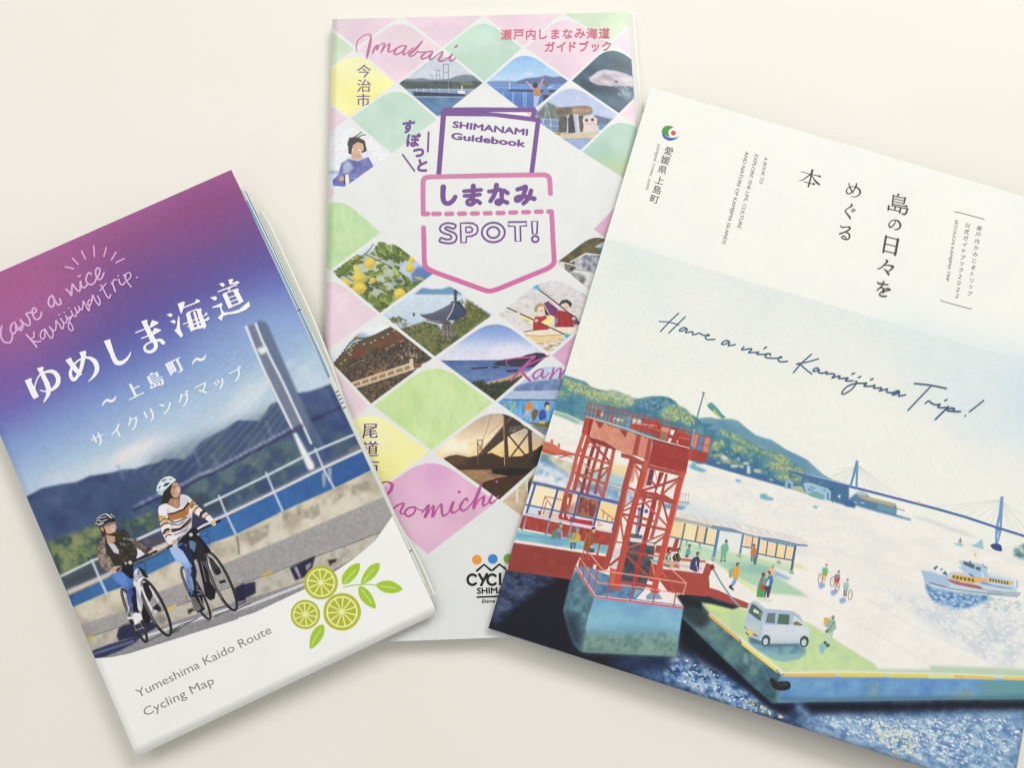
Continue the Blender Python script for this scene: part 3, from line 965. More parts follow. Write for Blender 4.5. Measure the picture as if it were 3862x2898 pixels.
    F(C3, [(215,515),(258,490),(292,560),(255,588)],(202,156,138))
    F(C3, [(400,470),(500,440),(540,490),(520,520),(420,520)],(226,186,166), a=.8, blur=2)
    S.line(C3([(390,470),(430,455)]), 1.8, (96,64,58)); S.line(C3([(480,440),(510,425)]), 1.8, (96,64,58))
    F(C3, [(430,540),(510,515),(500,545),(450,560)],(236,224,220))
    S.line(C3([(430,530),(520,505)]), 1.6, (140,84,76))
    S.line(C3([(340,640),(420,650),(520,610)]), 2.5, (70,52,50))
    F(C3, [(105,400),(120,330),(200,240),(320,198),(430,208),(510,280),(522,385),(400,380),(300,440),(200,495),(130,462)],(36,36,42))
    for p in ([(120,380),(180,350),(230,375),(360,335)],[(140,330),(200,270),(320,225),(420,300)],[(110,420),(200,430),(280,400)],[(330,215),(400,250),(450,310)],[(430,220),(500,290)],[(180,310),(300,290),(330,280)]):
        S.line(sm(C3(p)), 3.4, (206,208,212), .95)
    F(C3, [(120,430),(200,410),(300,385),(260,440),(190,470)],(190,192,196), a=.8)


def paint_limes(S):
    for x, y, r in ((758,368,118),(905,572,131),(650,590,103)):
        (cx, cy), = L6([(x, y)])
        r = r / L6.s
        rg = np.random.default_rng(int(x))
        S.fill(sm([(cx + r * (1 + rg.uniform(-.015, .015)) * math.cos(t), cy + r * (1 + rg.uniform(-.015, .015)) * math.sin(t)) for t in np.linspace(0,6.283,14, endpoint=False)], 5, True),(181,186,58))
        S.fill(ellipse(cx, cy, r * .84, r * .84,0,40),(240,241,168))
        n = 11 if r > 68 else 10
        for q in range(n):
            a0 = 360 * q / n + 12; a1 = a0 + 360 / n
            am = math.radians((a0 + a1) / 2); g = 3.2
            p = [(cx + 7 * math.cos(am), cy + 7 * math.sin(am))] + [(cx + r * .75 * math.cos(math.radians(t)), cy + r * .75 * math.sin(math.radians(t))) for t in np.linspace(a0 + g, a1 - g, 6)]
            S.fill(p, (178,184,56))
    gr = (166,203,58)
    S.line(sm(L6([(915,402),(960,390),(1000,385),(1080,380),(1150,388)])), 4.2, gr)
    for p, v in (([(905,370),(908,320),(960,255),(1027,233),(1020,300),(970,360),(922,382)],[(920,372),(960,320),(1000,280)]),
                 ([(1040,378),(1055,310),(1105,248),(1165,232),(1158,290),(1110,348)],[(1055,365),(1100,300),(1130,275)]),
                 ([(1143,385),(1190,356),(1260,360),(1327,412),(1270,441),(1190,432)],[(1165,392),(1230,400),(1280,408)]),
                 ([(1022,398),(1060,400),(1110,450),(1142,545),(1072,520),(1025,462)],[(1040,415),(1090,480),(1110,510)]),
                 ([(680,822),(690,730),(735,672),(780,666),(775,740),(720,812)],[(695,800),(720,750),(755,700)])):
        S.fill(sm(L6(p), 5, True), gr)
        S.line(sm(L6(v)), 2.0, (236,240,190))
        S.tag(sm(L6(p), 5, True), 2)
    for x, y, r in ((758,368,118),(905,572,131),(650,590,103)):
        (cx, cy), = L6([(x, y)])
        S.tag(ellipse(cx, cy, r / L6.s, r / L6.s, 0,40), 2)
    S.tag(ribbon_polys(L6([(960,390),(1150,388)]), 4.2)[1], 2)


def map_ink(S, mat, root):
    WH = (247,246,248)
    k = Ink(S)
    B = lambda p, **kw: k.stroke(T1(p), WH, **kw)
    # first line of the title, written stroke by stroke
    k.poly(T1([(78,1026),(133,1003),(143,1012),(137,1032),(205,1168),(160,1192),(138,1160)]), WH)
    B([(166,1118,12),(172,1060,11),(205,985,13),(270,948,22),(335,950,36),(374,1000,42),(366,1062,38),(320,1106,26),(262,1122,14),(214,1112,9)])
    k.poly(T1([(185,918),(240,902),(246,915),(240,935),(300,1050),(316,1110),(300,1160),(252,1222),(242,1216),(266,1160),(270,1110),(250,1050),(205,950)]), WH)
    k.poly(T1([(438,846),(488,820),(500,850),(540,905),(590,970),(565,985),(520,950)]), WH)
    B([(600,800,40),(592,860,36),(578,920,32),(550,982,30),(516,1018,30),(492,1000,32),(484,950,28),(510,890,18),(570,838,15),(640,822,22),(698,855,42),(720,915,42),(706,965,32),(672,1008,16),(642,1034,6)])
    k.poly(T1([(562,775),(618,760),(624,775),(620,815),(580,815)]), WH)
    k.poly(T1([(780,676),(836,657),(840,675),(868,770),(830,785)]), WH)
    B([(850,775,40),(868,825,42),(896,866,44),(938,868,36),(980,840,26),(1008,802,15),(1019,770,6)])
    B([(1064,600,11),(1140,570,11),(1205,545,12)], curve=False)
    k.poly(T1([(1185,552),(1205,495),(1214,489),(1266,508),(1262,520),(1200,556)]), WH)
    B([(1116,651,11),(1170,630,11),(1215,610,12)], curve=False)
    k.poly(T1([(1200,616),(1226,565),(1234,558),(1288,574),(1284,586),(1215,624)]), WH)
    k.poly(T1([(1112,500),(1160,484),(1168,494),(1166,515),(1240,660),(1200,690)]), WH)
    B([(1220,660,40),(1242,705,36),(1232,748,32),(1190,772,28),(1152,760,26),(1142,728,20),(1170,696,15),(1225,676,17),(1280,668,30),(1308,690,36)])
    for p in ([(1335,440),(1372,428),(1390,438),(1384,458),(1370,460)],[(1366,500),(1404,487),(1420,502),(1408,524)],[(1404,578),(1425,566),(1440,455),(1450,455),(1458,565),(1485,628),(1465,645),(1450,628)],
              [(1435,344),(1490,322),(1500,332),(1488,380),(1472,432),(1462,428)],[(1478,388),(1472,378),(1590,330),(1600,302),(1636,314),(1630,328)],
              [(1508,432),(1545,418),(1552,450),(1590,575),(1552,592),(1540,560)],[(1600,396),(1640,382),(1648,395),(1645,420),(1692,540),(1672,570),(1648,545)],
              [(1520,430),(1518,420),(1610,385),(1616,396)],[(1484,532),(1482,522),(1670,447),(1690,420),(1704,432),(1690,446)],[(1520,552),(1518,543),(1690,476),(1706,456),(1722,478),(1700,492)],
              [(1556,580),(1552,566),(1650,532),(1656,560)],[(1572,420),(1590,412),(1634,545),(1612,553)],
              [(1802,168),(1838,155),(1856,178),(1836,196)],[(1885,130),(1925,122),(1930,134),(1905,172),(1896,170)],[(1902,176),(1898,166),(1965,142),(1986,152),(1980,162)],[(1793,243),(1790,233),(1900,190),(1962,168),(1968,178)],
              [(1832,262),(1870,248),(1925,372),(1888,388)],[(1925,226),(1962,205),(1978,215),(1976,236),(2022,322),(1985,345)],[(1840,262),(1838,252),(1940,214),(1944,226)],
              [(1880,300),(1876,290),(1955,262),(1960,272)],[(1896,335),(1892,325),(1970,296),(1975,306)],[(1912,372),(1906,360),(1990,328),(1996,342)],[(1880,225),(1892,190),(1905,200),(1896,230)],
              [(1722,288),(1772,276),(1788,296),(1766,318)],[(1745,382),(1742,372),(1800,348),(1822,335),(1834,350),(1822,380),(1848,425),(1828,440),(1808,372)],
              [(1790,470),(1835,420),(1900,418),(1980,395),(2058,330),(2068,320),(2078,365),(2040,400),(1960,430),(1880,440),(1838,455),(1828,494)]):
        k.poly(T1(p), WH)
    k.build('title_lettering', mat, root)
    # sub-title lines
    k = Ink(S)
    ax = np.array([.9,-.436]); ay = np.array([-.436,-.9])
    W2 = (238,241,248)
    for c, x, y, e in (('上', 1045,1112,150),('島', 1236,1018,150),('町', 1415,903,150)):
        em = e / 2.3532
        k.glyphs(c, T1([(x, y)])[0], ax * em, ay * em, W2, bold=.04, center=True)
    for x, y in ((828,1205),(1626,838)):
        k.stroke(T1([(x - 62, y + 48,6),(x - 50, y + 22,16),(x - 20, y - 5,22),(x + 10, y + 5,24),(x + 42, y - 8,20),(x + 60, y - 40,8)]), W2)
    for c, (x, y) in zip('サイクリングマップ', [(768,745),(912,682),(1042,615),(1172,555),(1302,492),(1445,425),(1585,352),(1722,310),(1853,232)]):
        em = 118 / 2.0756
        k.glyphs(c, L3([(x, y)])[0], ax * em, ay * em, (234,242,246), bold=.022, center=True)
    k.build('subtitle_lettering', mat, root)
    # handwritten greeting with rays
    k = Ink(S)
    PK = (222,178,220)
    for p in ([(930,402),(1050,428)],[(1032,280),(1112,366)],[(1162,175),(1215,290)],[(1332,100),(1345,255)],[(1512,128),(1478,252)],[(1652,195),(1585,300)],[(1768,284),(1652,342)]):
        k.stroke(T2(p),(232,176,216), w=5.2, curve=False)
    H = lambda p, w=5.6: k.stroke(T2(p), PK, w=w)
    H([(25,1245),(10,1330),(22,1420),(70,1475),(140,1480),(172,1430),(176,1370)], 7)
    H([(215,1195),(165,1225),(148,1300),(178,1350),(215,1340),(235,1260),(225,1215),(232,1300),(262,1290),(300,1250)], 7)
    H([(262,1270),(300,1310),(325,1230),(285,1150),(330,1200),(400,1240),(430,1200),(405,1120),(370,1075),(430,1050)], 7)
    H([(440,1055),(490,1060),(520,1020),(490,990),(460,1010),(470,1090),(500,1145),(550,1145),(585,1100),(590,1050)], 7)
    H([(740,810),(700,850),(690,920),(720,970),(760,960),(775,890),(750,820),(790,900),(830,945),(868,920),(850,860)], 7.4)
    H([(940,725),(985,760),(1015,810),(1022,720),(1030,650),(1070,700),(1110,745),(1140,730),(1145,600),(1160,680),(1200,700),(1240,660)], 7)
    H([(1300,510),(1270,485),(1240,520),(1225,590),(1250,640),(1310,655),(1360,610)], 6.6)
    H([(1360,590),(1410,510),(1420,440),(1385,420),(1360,470),(1375,550),(1410,585),(1450,560),(1480,490)], 6.6)
    H([(1112,545),(1145,525)], 6)
    H([(375,1370),(430,1430),(525,1545)], 7)
    H([(480,1330),(485,1400),(440,1430),(500,1470),(580,1465)], 6)
    H([(640,1290),(590,1320),(575,1390),(605,1435),(640,1390),(640,1290),(690,1380),(740,1420),(755,1340),(700,1250),(745,1300),(785,1310),(800,1230),(790,1180)], 6)
    H([(800,1170),(850,1230),(890,1290),(905,1210),(855,1130),(900,1190),(940,1200),(960,1130)], 6)
    H([(935,1095),(960,1150),(1000,1110),(990,1180),(1030,1250),(1040,1300),(1005,1310),(975,1260),(985,1180),(1030,1090),(1005,1020),(1040,1090),(1080,1110),(1090,1050)], 5.4)
    H([(1065,985),(1110,1060),(1130,990),(1110,960),(1160,1020),(1180,960),(1185,890),(1225,960),(1265,1030),(1275,940)], 6)
    H([(1310,880),(1265,880),(1250,940),(1285,950),(1310,880),(1320,805),(1360,890),(1415,950),(1420,880),(1390,820)], 6)
    H([(1435,660),(1480,740),(1520,820),(1555,848),(1575,800)], 6)
    H([(1422,745),(1510,640)], 5.4)
    H([(1590,630),(1620,690),(1640,755)], 7)
    H([(1605,650),(1620,590),(1660,590)], 6)
    H([(1690,580),(1710,640),(1750,660),(1780,620)], 6.4)
    H([(1760,510),(1800,600),(1865,690)], 6)
    H([(1785,560),(1800,500),(1850,490),(1860,550),(1810,600)], 5.4)
    for x, y in ((840,1085),(912,1050),(976,988),(1680,530),(1946,552)):
        k.stroke(T2([(x, y),(x + 4, y + 3)]), PK, w=6, curve=False)
    k.build('greeting_lettering', mat, root)
    # English lines
    k = Ink(S)
    k.fit('Yumeshima Kaido Route', L5([(965,1172)])[0], L6([(418,718)])[0], 33, (140,140,136))
    k.fit('Cycling Map', L5([(1015,1302)])[0], L5([(1498,1072)])[0], 33, (140,140,136))
    k.build('route_lettering', mat, root)


def leaf(name, S, poly, drop, col_fn, mat, root, thick=.0002, seg=24):
    return slab(name, S, poly, drop, drop + thick, mat, root, seg, col_fn)


def build_map():
    S = Sheet(MAP_C, map_z, KRES, 5)
    paint_map(S)
    c = S.pos([(800,1900)])[0]
    root = thing('folded_map', 'white folded cycling map with two cyclists under a purple sky, fanned paper edges', 'map', (c[0], c[1], .0))
    mat = paper_material('map_paper', .42,.22)
    sheet_objects(S, {0: 'cover', 1: 'cover_photo', 2: 'lime_drawing'}, mat, root, (214,218,208))
    white = paper_material('map_leaf_paper', .6,.15, attr=False, col=(228,229,220))
    map_ink(S, mat, root)
    # leaves under the cover, from the top one down
    right = lambda y: 872 + (y - 640) * (778 / 1675.0)

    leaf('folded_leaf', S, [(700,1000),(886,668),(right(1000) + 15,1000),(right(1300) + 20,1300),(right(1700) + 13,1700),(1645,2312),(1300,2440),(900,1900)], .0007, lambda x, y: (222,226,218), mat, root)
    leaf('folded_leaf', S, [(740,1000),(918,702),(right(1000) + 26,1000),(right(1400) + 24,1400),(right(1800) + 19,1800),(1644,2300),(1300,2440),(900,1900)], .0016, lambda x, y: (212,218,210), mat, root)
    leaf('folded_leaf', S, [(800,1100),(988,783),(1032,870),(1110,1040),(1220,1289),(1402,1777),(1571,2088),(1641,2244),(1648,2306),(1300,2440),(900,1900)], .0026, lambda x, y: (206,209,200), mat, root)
    k = Ink(S, -.00065)
    k.stroke([(right(y) + d, y) for y, d in ((760,5),(900,9),(1100,11),(1300,10),(1420,6))],(128,164,192), w=9)
    k.stroke([(right(y) + d, y) for y, d in ((680,10),(900,14),(1100,17),(1300,17),(1700,12),(2200,5))],(240,243,236), w=3.2)
    for y in (1172,1480,1494,1508,1522,1540,2080):
        k.stroke([(right(y) + 5, y),(right(y) + 13, y - 4)],(66,84,110) if y < 1200 else (70,84,76), w=5 if y < 1480 else 4, curve=False)
    k.build('leaf_print', mat, root)
    k = Ink(S, -.00155)
    k.stroke([(right(y) + d, y) for y, d in ((722,17),(900,21),(1100,22),(1250,21))],(112,152,182), w=6)
    k.stroke([(right(y) + d, y) for y, d in ((706,20),(1000,24),(1400,22),(1800,17),(2250,6))],(236,240,232), w=3)
    k.build('leaf_print', mat, root)
    k = Ink(S, -.00255)
    k.stroke([(988 - 3,790),(1029,870),(1107,1040),(1217,1289),(1399,1777),(1568,2088),(1638,2244)],(242,244,234), w=6)
    k.build('leaf_print', mat, root)
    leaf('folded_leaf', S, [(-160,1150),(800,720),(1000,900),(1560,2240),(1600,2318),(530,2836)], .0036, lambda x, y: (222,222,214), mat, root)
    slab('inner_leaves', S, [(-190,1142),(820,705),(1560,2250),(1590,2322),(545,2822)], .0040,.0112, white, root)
    return S
# ================================================================== guidebook with the lozenge pattern (middle)
KRES = .5
M1 = Z(1200,0,2.9646); M2 = Z(1800,0,2.9646); M3 = Z(1200,400,2.9646); M4 = Z(1750,400,2.767)
M5 = Z(1200,900,2.9646); M6 = Z(1700,900,2.9646); M7 = Z(1250,1350,2.371); M8 = Z(1400,1800,2.371)
N1 = Z(1640,460,3.4583)
GUIDE_C = [(1254,71),(2368,44),(2540,2382),(1196,2432)]


def guide_z(u, v):
    z = .0058 + .0007 * np.sin(u * 3.1) * np.sin(v * 3.0) + .0002 * np.sin(v * 9.0)
    z = z - .0016 * np.clip((.022 - u) / .022,0,1) ** 2          # folded edge on the left
    z = z - .0012 * np.clip((u - .90) / .10,0,1) ** 2
    return z


def tile_path(L, T, R, B, shrink=.955, rd=.62):
    L, T, R, B = [np.array(p, float) for p in (L, T, R, B)]
    c = (L + T + R + B) / 4
    L, T, R, B = [c + (p - c) * shrink for p in (L, T, R, B)]
    a, b = L + (T - L) * rd, R + (T - R) * rd
    out = [tuple(L)]
    for t in np.linspace(0,1,10):
        out.append(tuple((1 - t) ** 2 * a + 2 * t * (1 - t) * T + t * t * b))
    return out + [tuple(R), tuple(B)]


PINK, GREEN, MINT, YEL = (234,204,220),(204,224,190),(190,219,201),(243,237,170)
TILES = [
    ('pink', (1186,50),(1343,-80),(1510,62),(1343,184)),('pink', (1510,62),(1669,-80),(1822,61),(1669,182)),
    ('pink', (1822,61),(1975,-80),(2120,50),(1975,180)),('green', (2120,50),(2303,-80),(2440,40),(2303,159)),
    ('green', (1020,184),(1180,55),(1343,184),(1160,318)),('pink', (1343,184),(1510,62),(1669,182),(1497,315)),
    ('mint', (1669,182),(1822,61),(1975,180),(1827,312)),('pink', (1975,180),(2120,50),(2303,159),(2149,304)),
    ('pink', (2303,159),(2440,40),(2600,150),(2470,290)),
    ('yellow', (1150,318),(1343,184),(1497,315),(1316,447)),
    ('pink', (1000,440),(1150,318),(1316,447),(1130,590)),('mint', (1316,447),(1497,315),(1655,449),(1478,584)),
    ('pink', (2335,432),(2470,290),(2620,420),(2540,560)),('mint2', (2189,573),(2335,432),(2540,560),(2390,700)),
    ('pink', (960,729),(1130,590),(1274,729),(1130,830)),
    ('green2', (1050,877),(1274,729),(1445,877),(1244,1027)),('pink2', (2232,866),(2390,700),(2600,860),(2410,1000)),
    ('pink', (1000,1187),(1244,1027),(1433,1187),(1228,1330)),('pink2', (2073,1342),(2290,1150),(2500,1330),(2290,1520)),
    ('pink', (1000,1531),(1228,1352),(1398,1531),(1215,1700)),('green3', (1398,1531),(1640,1352),(1868,1519),(1627,1706)),
    ('yellow', (1150,1700),(1398,1531),(1627,1706),(1380,1890)),('pink3', (1370,1885),(1627,1706),(1883,1894),(1613,2101)),
]
PHOTOS = {
    'strait': ((1497,315),(1669,182),(1827,312),(1655,449)), 'seaside': ((1827,312),(1975,180),(2149,304),(1990,437)),
    'porpoise': ((2149,304),(2303,159),(2480,290),(2335,432)), 'stones': ((1990,437),(2149,304),(2335,432),(2189,573)),
    'woman': ((1080,600),(1316,447),(1478,584),(1274,729)), 'citrus': ((1244,1027),(1445,877),(1642,1033),(1433,1187)),
    'houses': ((2092,990),(2252,868),(2420,990),(2285,1150)), 'pagoda': ((1433,1187),(1642,1033),(1869,1187),(1640,1352)),
    'kayak': ((1869,1187),(2070,1028),(2290,1150),(2073,1342)), 'temple': ((1228,1352),(1433,1187),(1640,1352),(1398,1531)),
    'bay': ((1640,1352),(1869,1187),(2073,1342),(1868,1519)), 'mural': ((1868,1519),(2073,1342),(2290,1520),(2110,1690)),
    'sunset': ((1627,1706),(1868,1519),(2110,1690),(1883,1894)), 'beach': ((1883,1894),(2110,1690),(2330,1880),(2150,2090)),
}


def paint_guide(S):
    S.img[:] = (228,230,229)
    S.img *= (1 + .006 * S.field(90,3,4))[..., None]
    for i, (k, L, T, R, B) in enumerate(TILES):
        p = tile_path(L, T, R, B)
        c0 = {'pink': (231,209,220), 'pink2': (216,170,198), 'pink3': (226,180,208), 'green': (205,223,194), 'mint': (190,216,201), 'mint2': (176,206,192), 'yellow': (242,237,168), 'green2': (196,220,172), 'green3': (206,228,166)}[k]
        S.fill(p, c0)
        sh = np.array(c0, float)
        S.mottle(p, [tuple(sh * (.95,.975,.96)), tuple(sh), tuple(np.minimum(sh * 1.03 + 2,246))], 90,3,3 + i, .8)
        S.clip_to(p)
        cx = (L[0] + R[0]) / 2; cy = (T[1] + B[1]) / 2
        if k == 'pink':
            S.fill(ellipse(cx, cy + 55,70,55),(226,184,212), .25,40)
        if k == 'green2':
            S.fill(ellipse(cx - 10, cy, 40,60),(132,196,134), .6,38); S.fill(ellipse(cx + 70, cy + 20,60,60),(214,228,176), .5,40)
            S.mottle(p, [(140,200,140),(214,230,190)], 40,3,9,.25,0,1,.4,0)
        if k == 'green3':
            S.fill(ellipse(cx - 100, cy - 10,40,90),(178,212,130), .5,40); S.fill(ellipse(cx + 70, cy + 30,80,80),(200,224,176), .5,50)
            S.mottle(p, [(182,214,136),(214,232,178)], 50,3,19,.35,0,1,.35,0)
        if k == 'mint2':
            S.fill(ellipse(2350,640,90,40),(190,208,150), .8,30)
        if k == 'yellow':
            S.fill(ellipse(cx + 40, cy + 30,90,60),(243,238,150), .7,40); S.fill(ellipse(cx + 30, cy - 60,90,50),(240,240,204), .6,40)
        if k == 'pink3':
            S.fill(ellipse(cx + 20, cy - 120,60,60),(214,158,206), .7,36); S.fill(ellipse(cx - 60, cy + 60,90,80),(238,206,224), .7,50); S.fill(ellipse(cx - 120, cy - 20,50,60),(214,160,200), .4,40)
            for q in range(60):
                y0 = 1700 + q * 7
                S.line([(1340, y0),(1900, y0 + 330)], 1.6, (208,160,196), .12)
        S.clip_to(None)
    # badge: open card in a pocket
    PUR, WHT = (114,72,144),(229,231,230)
    card = [(1669,420),(2020,440),(2034,456),(2012,655),(1650,660)]
    S.fill(card, WHT)
    for nm, q in PHOTOS.items():
        p = tile_path(*q)
        S.clip_to(p)
        S.tag(p, 1)
        globals()['photo_' + nm](S, p)
    S.clip_to(None)
    S.fill([(1682,430),(2019,470),(2002,655),(1650,662)], WHT)
    S.fill([(1500,700),(1590,645),(2092,645),(2110,900),(1990,1060),(1850,1110),(1660,1040),(1594,1000),(1590,800)], WHT)
    S.fill(M2([(545,1258),(602,1254),(598,1300),(560,1290)]),(226,204,188))
    S.line([(1655,655),(1672,425),(1676,414),(1800,413),(2014,415),(2017,420),(2006,448)], 18, PUR)
    S.line([(1655,655),(1674,428),(1860,430),(2030,452),(2005,655)], 18, PUR)
    S.fill(M2([(110,1252),(600,1254),(594,1302),(300,1268)]),(240,238,240))
    S.fill(M2([(545,1256),(602,1254),(598,1302),(565,1288)]),(228,204,186))
    PK = lambda X, Y: np.stack([np.interp(Y, [650,1100],[203,204]), np.interp(Y, [650,1100],[126,104]), np.interp(Y, [650,1100],[168,160])], -1)
    a = M3([(1228,1206),(1175,1206),(1172,1050),(1172,850)]) + sm(M3([(1172,850),(1190,806),(1240,793)]), 5) + M3([(1600,783),(1927,775)]) + N1([(400,707),(800,697),(1430,688)]) + sm(N1([(1430,688),(1482,710),(1500,770)]), 5) + N1([(1508,933)])
    S.line(a, 18.5, PK)
    for x, y in ((20,1200),(188,1198),(356,1196),(522,1193),(690,1190),(857,1187),(1022,1181),(1190,1176),(1355,1171)):
        S.line(N1([(x - 38, y + 1),(x + 38, y - 1)]), 17, PK)
    for x, y in ((1322,1205),):
        S.line(M3([(x - 36, y + 1),(x + 36, y - 1)]), 17, PK)
    b = N1([(1484,1169),(1522,1168),(1530,1300)]) + M6([(1142,0),(1155,200)]) + sm(M6([(1155,200),(1150,280),(1085,335)]), 5) + M6([(520,568)]) + sm(M6([(520,568),(430,588),(350,568)]), 5) + M5([(1700,520),(1300,375)]) + sm(M5([(1300,375),(1205,320),(1186,240)]), 5) + M5([(1182,0)]) + M3([(1178,1362)])
    S.line(b, 18.5, PK)
    S.tag([(1500,400)] * 3,0)
    badge = ribbon_polys([(1655,655),(1674,428),(1860,430),(2030,452),(2005,655)], 18) + ribbon_polys(a, 18.5) + ribbon_polys(b, 18.5) + ribbon_polys([(1676,414),(2014,415),(2006,448)], 18)
    for q in badge:
        S.tag(q, 2)
    for x, y in ((20,1200),(188,1198),(356,1196),(522,1193),(690,1190),(857,1187),(1022,1181),(1190,1176),(1355,1171)):
        for q in ribbon_polys(N1([(x - 38, y + 1),(x + 38, y - 1)]), 17):
            S.tag(q, 2)
    S.grain(1,.022,.022,12)
    S.grain(0,.006,.005,40)
    # cycling emblem at the foot
    for x, y, c in ((945,742, (231,156,64)),(1087,735, (58,134,206)),(1226,732, (104,172,64))):
        S.fill(ellipse(*M8([(x, y)])[0], 18.6,18.6,0,32), c)
        S.tag(ellipse(*M8([(x, y)])[0], 18.6,18.6,0,32), 3)


# ---- the small pictures -------------------------------------------------------------
def photo_strait(S, p):
    S.fill(p, G((0,200),(0,310), [(196,200,214),(206,212,222)]))
    S.fill(M1([(900,900),(980,880),(1080,880),(1160,870),(1240,885),(1330,890),(1450,885),(1540,850),(1640,830),(1740,840),(1860,900),(1860,1000),(900,1000)]),(112,126,142), blur=1)
    S.mottle(M1([(890,905),(1000,905),(1150,915),(1300,905),(1450,905),(1600,920),(1750,900),(1860,920),(1760,1000),(1000,1000)]), [(58,72,70),(78,92,80),(66,80,86)], 14,3,4,1,1)
    S.mottle(M1([(1590,925),(1720,915),(1720,950),(1600,955)]), [(110,120,60),(140,148,60)], 8,3,4, .8,1)
    S.fill(M1([(930,990),(1760,990),(1790,1020),(1300,1320),(1000,1040)]), G((0,335),(0,440), [(150,164,186),(84,122,162),(76,116,160),(92,132,172)]))
    S.mottle(M1([(1060,1070),(1650,1080),(1400,1320)]), [(66,106,150),(110,148,184)], 12,3,5, .6,0,1,3,0)
    for x, y0, y1, w in ((1400,712,905,5),(1455,712,1035,5),(1322,778,900,3.5),(1360,778,900,3.5),(1258,836,895,2.4),(1278,836,895,2.4)):
        S.line(M1([(x, y0),(x, y1)]), w * .62, (126,138,156))
    for a, b, y in ((1400,1455,716),(1400,1455,806),(1322,1360,782),(1322,1360,840),(1258,1278,838)):
        S.line(M1([(a, y),(b, y)]), 2.4, (126,138,156))
    S.line(M1([(1240,900),(1450,885),(1750,850)]), 3, (120,134,146))
    S.fill(M1([(1058,1022),(1640,1048),(1640,1076),(1080,1072)]),(40,44,76))
    for x in (1100,1180,1270,1360,1460):
        S.line(M1([(x, 985),(x, 1030)]), 2, (210,214,222), .9)
    S.fill(M1([(1560,1010),(1640,1015),(1645,1050),(1565,1045)]),(226,228,232))
    S.fill(M1([(1600,960),(1615,960),(1615,1020),(1600,1020)]),(214,212,220))
    S.line(M1([(1080,1080),(1640,1084)]), 2, (210,216,226), .8)


def photo_seaside(S, p):
    S.fill(p, G((0,205),(0,320), [(140,182,226),(160,200,236),(196,216,240)]))
    S.fill(M2([(500,830),(560,808),(640,815),(600,835)]),(226,232,242), .8,4)
    S.fill(M2([(100,910),(250,900),(420,905),(400,945),(120,945)]),(112,140,188), blur=1)
    S.fill(M2([(380,940),(440,905),(540,875),(700,860),(760,840),(850,862),(930,850),(1040,900),(1000,945)]),(84,106,152), blur=1)
    S.fill(M2([(100,938),(1040,935),(1040,1000),(600,1300),(100,1000)]), G((0,318),(0,420), [(104,144,204),(72,116,186),(60,104,176)]))
    S.fill(M2([(340,998),(900,1005),(900,1035),(345,1018)]),(44,52,84))
    for x in (290,400,520,545,635):
        S.line(M2([(x, 1030),(x, 1190)]), 2.6, (196,208,228), .85)
    S.line(M2([(362,920),(362,998)]), 2.6, (222,228,238))
    S.line(M2([(180,975),(900,985)]), 1.8, (160,186,224), .8)
    S.line(M2([(548,910),(610,975),(630,990)]), 4.5, (214,162,158))
    S.line(M2([(735,880),(700,960),(690,990)]), 4.5, (214,162,158))
    S.fill(M2([(625,970),(700,960),(712,1070),(632,1076)]),(196,128,120))
    S.fill(ellipse(*M2([(648,952)])[0], 10,11),(50,38,46))
    S.fill(M2([(640,1000),(692,1000),(695,1070),(645,1070)]),(178,134,52))
    S.fill(M2([(632,1072),(700,1072),(690,1110),(665,1210),(636,1190)]),(172,186,216))
    S.fill(M2([(735,975),(790,965),(812,1060),(740,1065)]),(92,124,172))
    S.line(M2([(780,985),(850,960)]), 4, (170,196,226))
    S.fill(ellipse(*M2([(772,938)])[0], 8,11),(120,90,76))
    S.fill(M2([(735,1060),(806,1060),(800,1110),(760,1150),(738,1150)]),(38,46,78))
    S.fill(M2([(440,1190),(560,1195),(640,1205),(600,1260)]),(150,110,130), .9)


def photo_porpoise(S, p):
    S.fill(p, (56,86,106))
    S.mottle(p, [(38,62,80),(60,92,112),(78,112,130)], 50,4,6, .9,0,1,2.2,15)
    S.fill(M2([(1250,870),(1290,850),(1340,800),(1420,775),(1550,790),(1650,820),(1745,860),(1755,960),(1640,960),(1560,960),(1480,960),(1340,945),(1260,905)]),(214,206,216), blur=2)
    S.mottle(M2([(1250,870),(1340,800),(1420,775),(1650,820),(1745,860),(1755,960),(1560,960),(1340,945)]), [(232,226,232),(200,188,202),(166,150,166)], 24,3,2, .7,2,1,2.5,20)
    S.fill(M2([(1340,870),(1420,820),(1500,850),(1560,920),(1440,880)]),(150,130,146), .6,4)
    S.fill(ellipse(*M2([(1555,912)])[0], 6,4),(70,56,66), 1,1)
    S.fill(M2([(1560,970),(1640,980),(1740,1040),(1700,1120),(1620,1040)]),(150,166,180), .7,6)
    S.dabs(M2([(1500,960),(1755,900),(1760,1080),(1680,1150)]), [(178,186,196),(120,140,156)], 26, (2,5), 35,2.6, .6)
    S.fill(M2([(1150,880),(1250,920),(1330,980),(1280,1050),(1160,960)]),(28,46,60), .7,8)


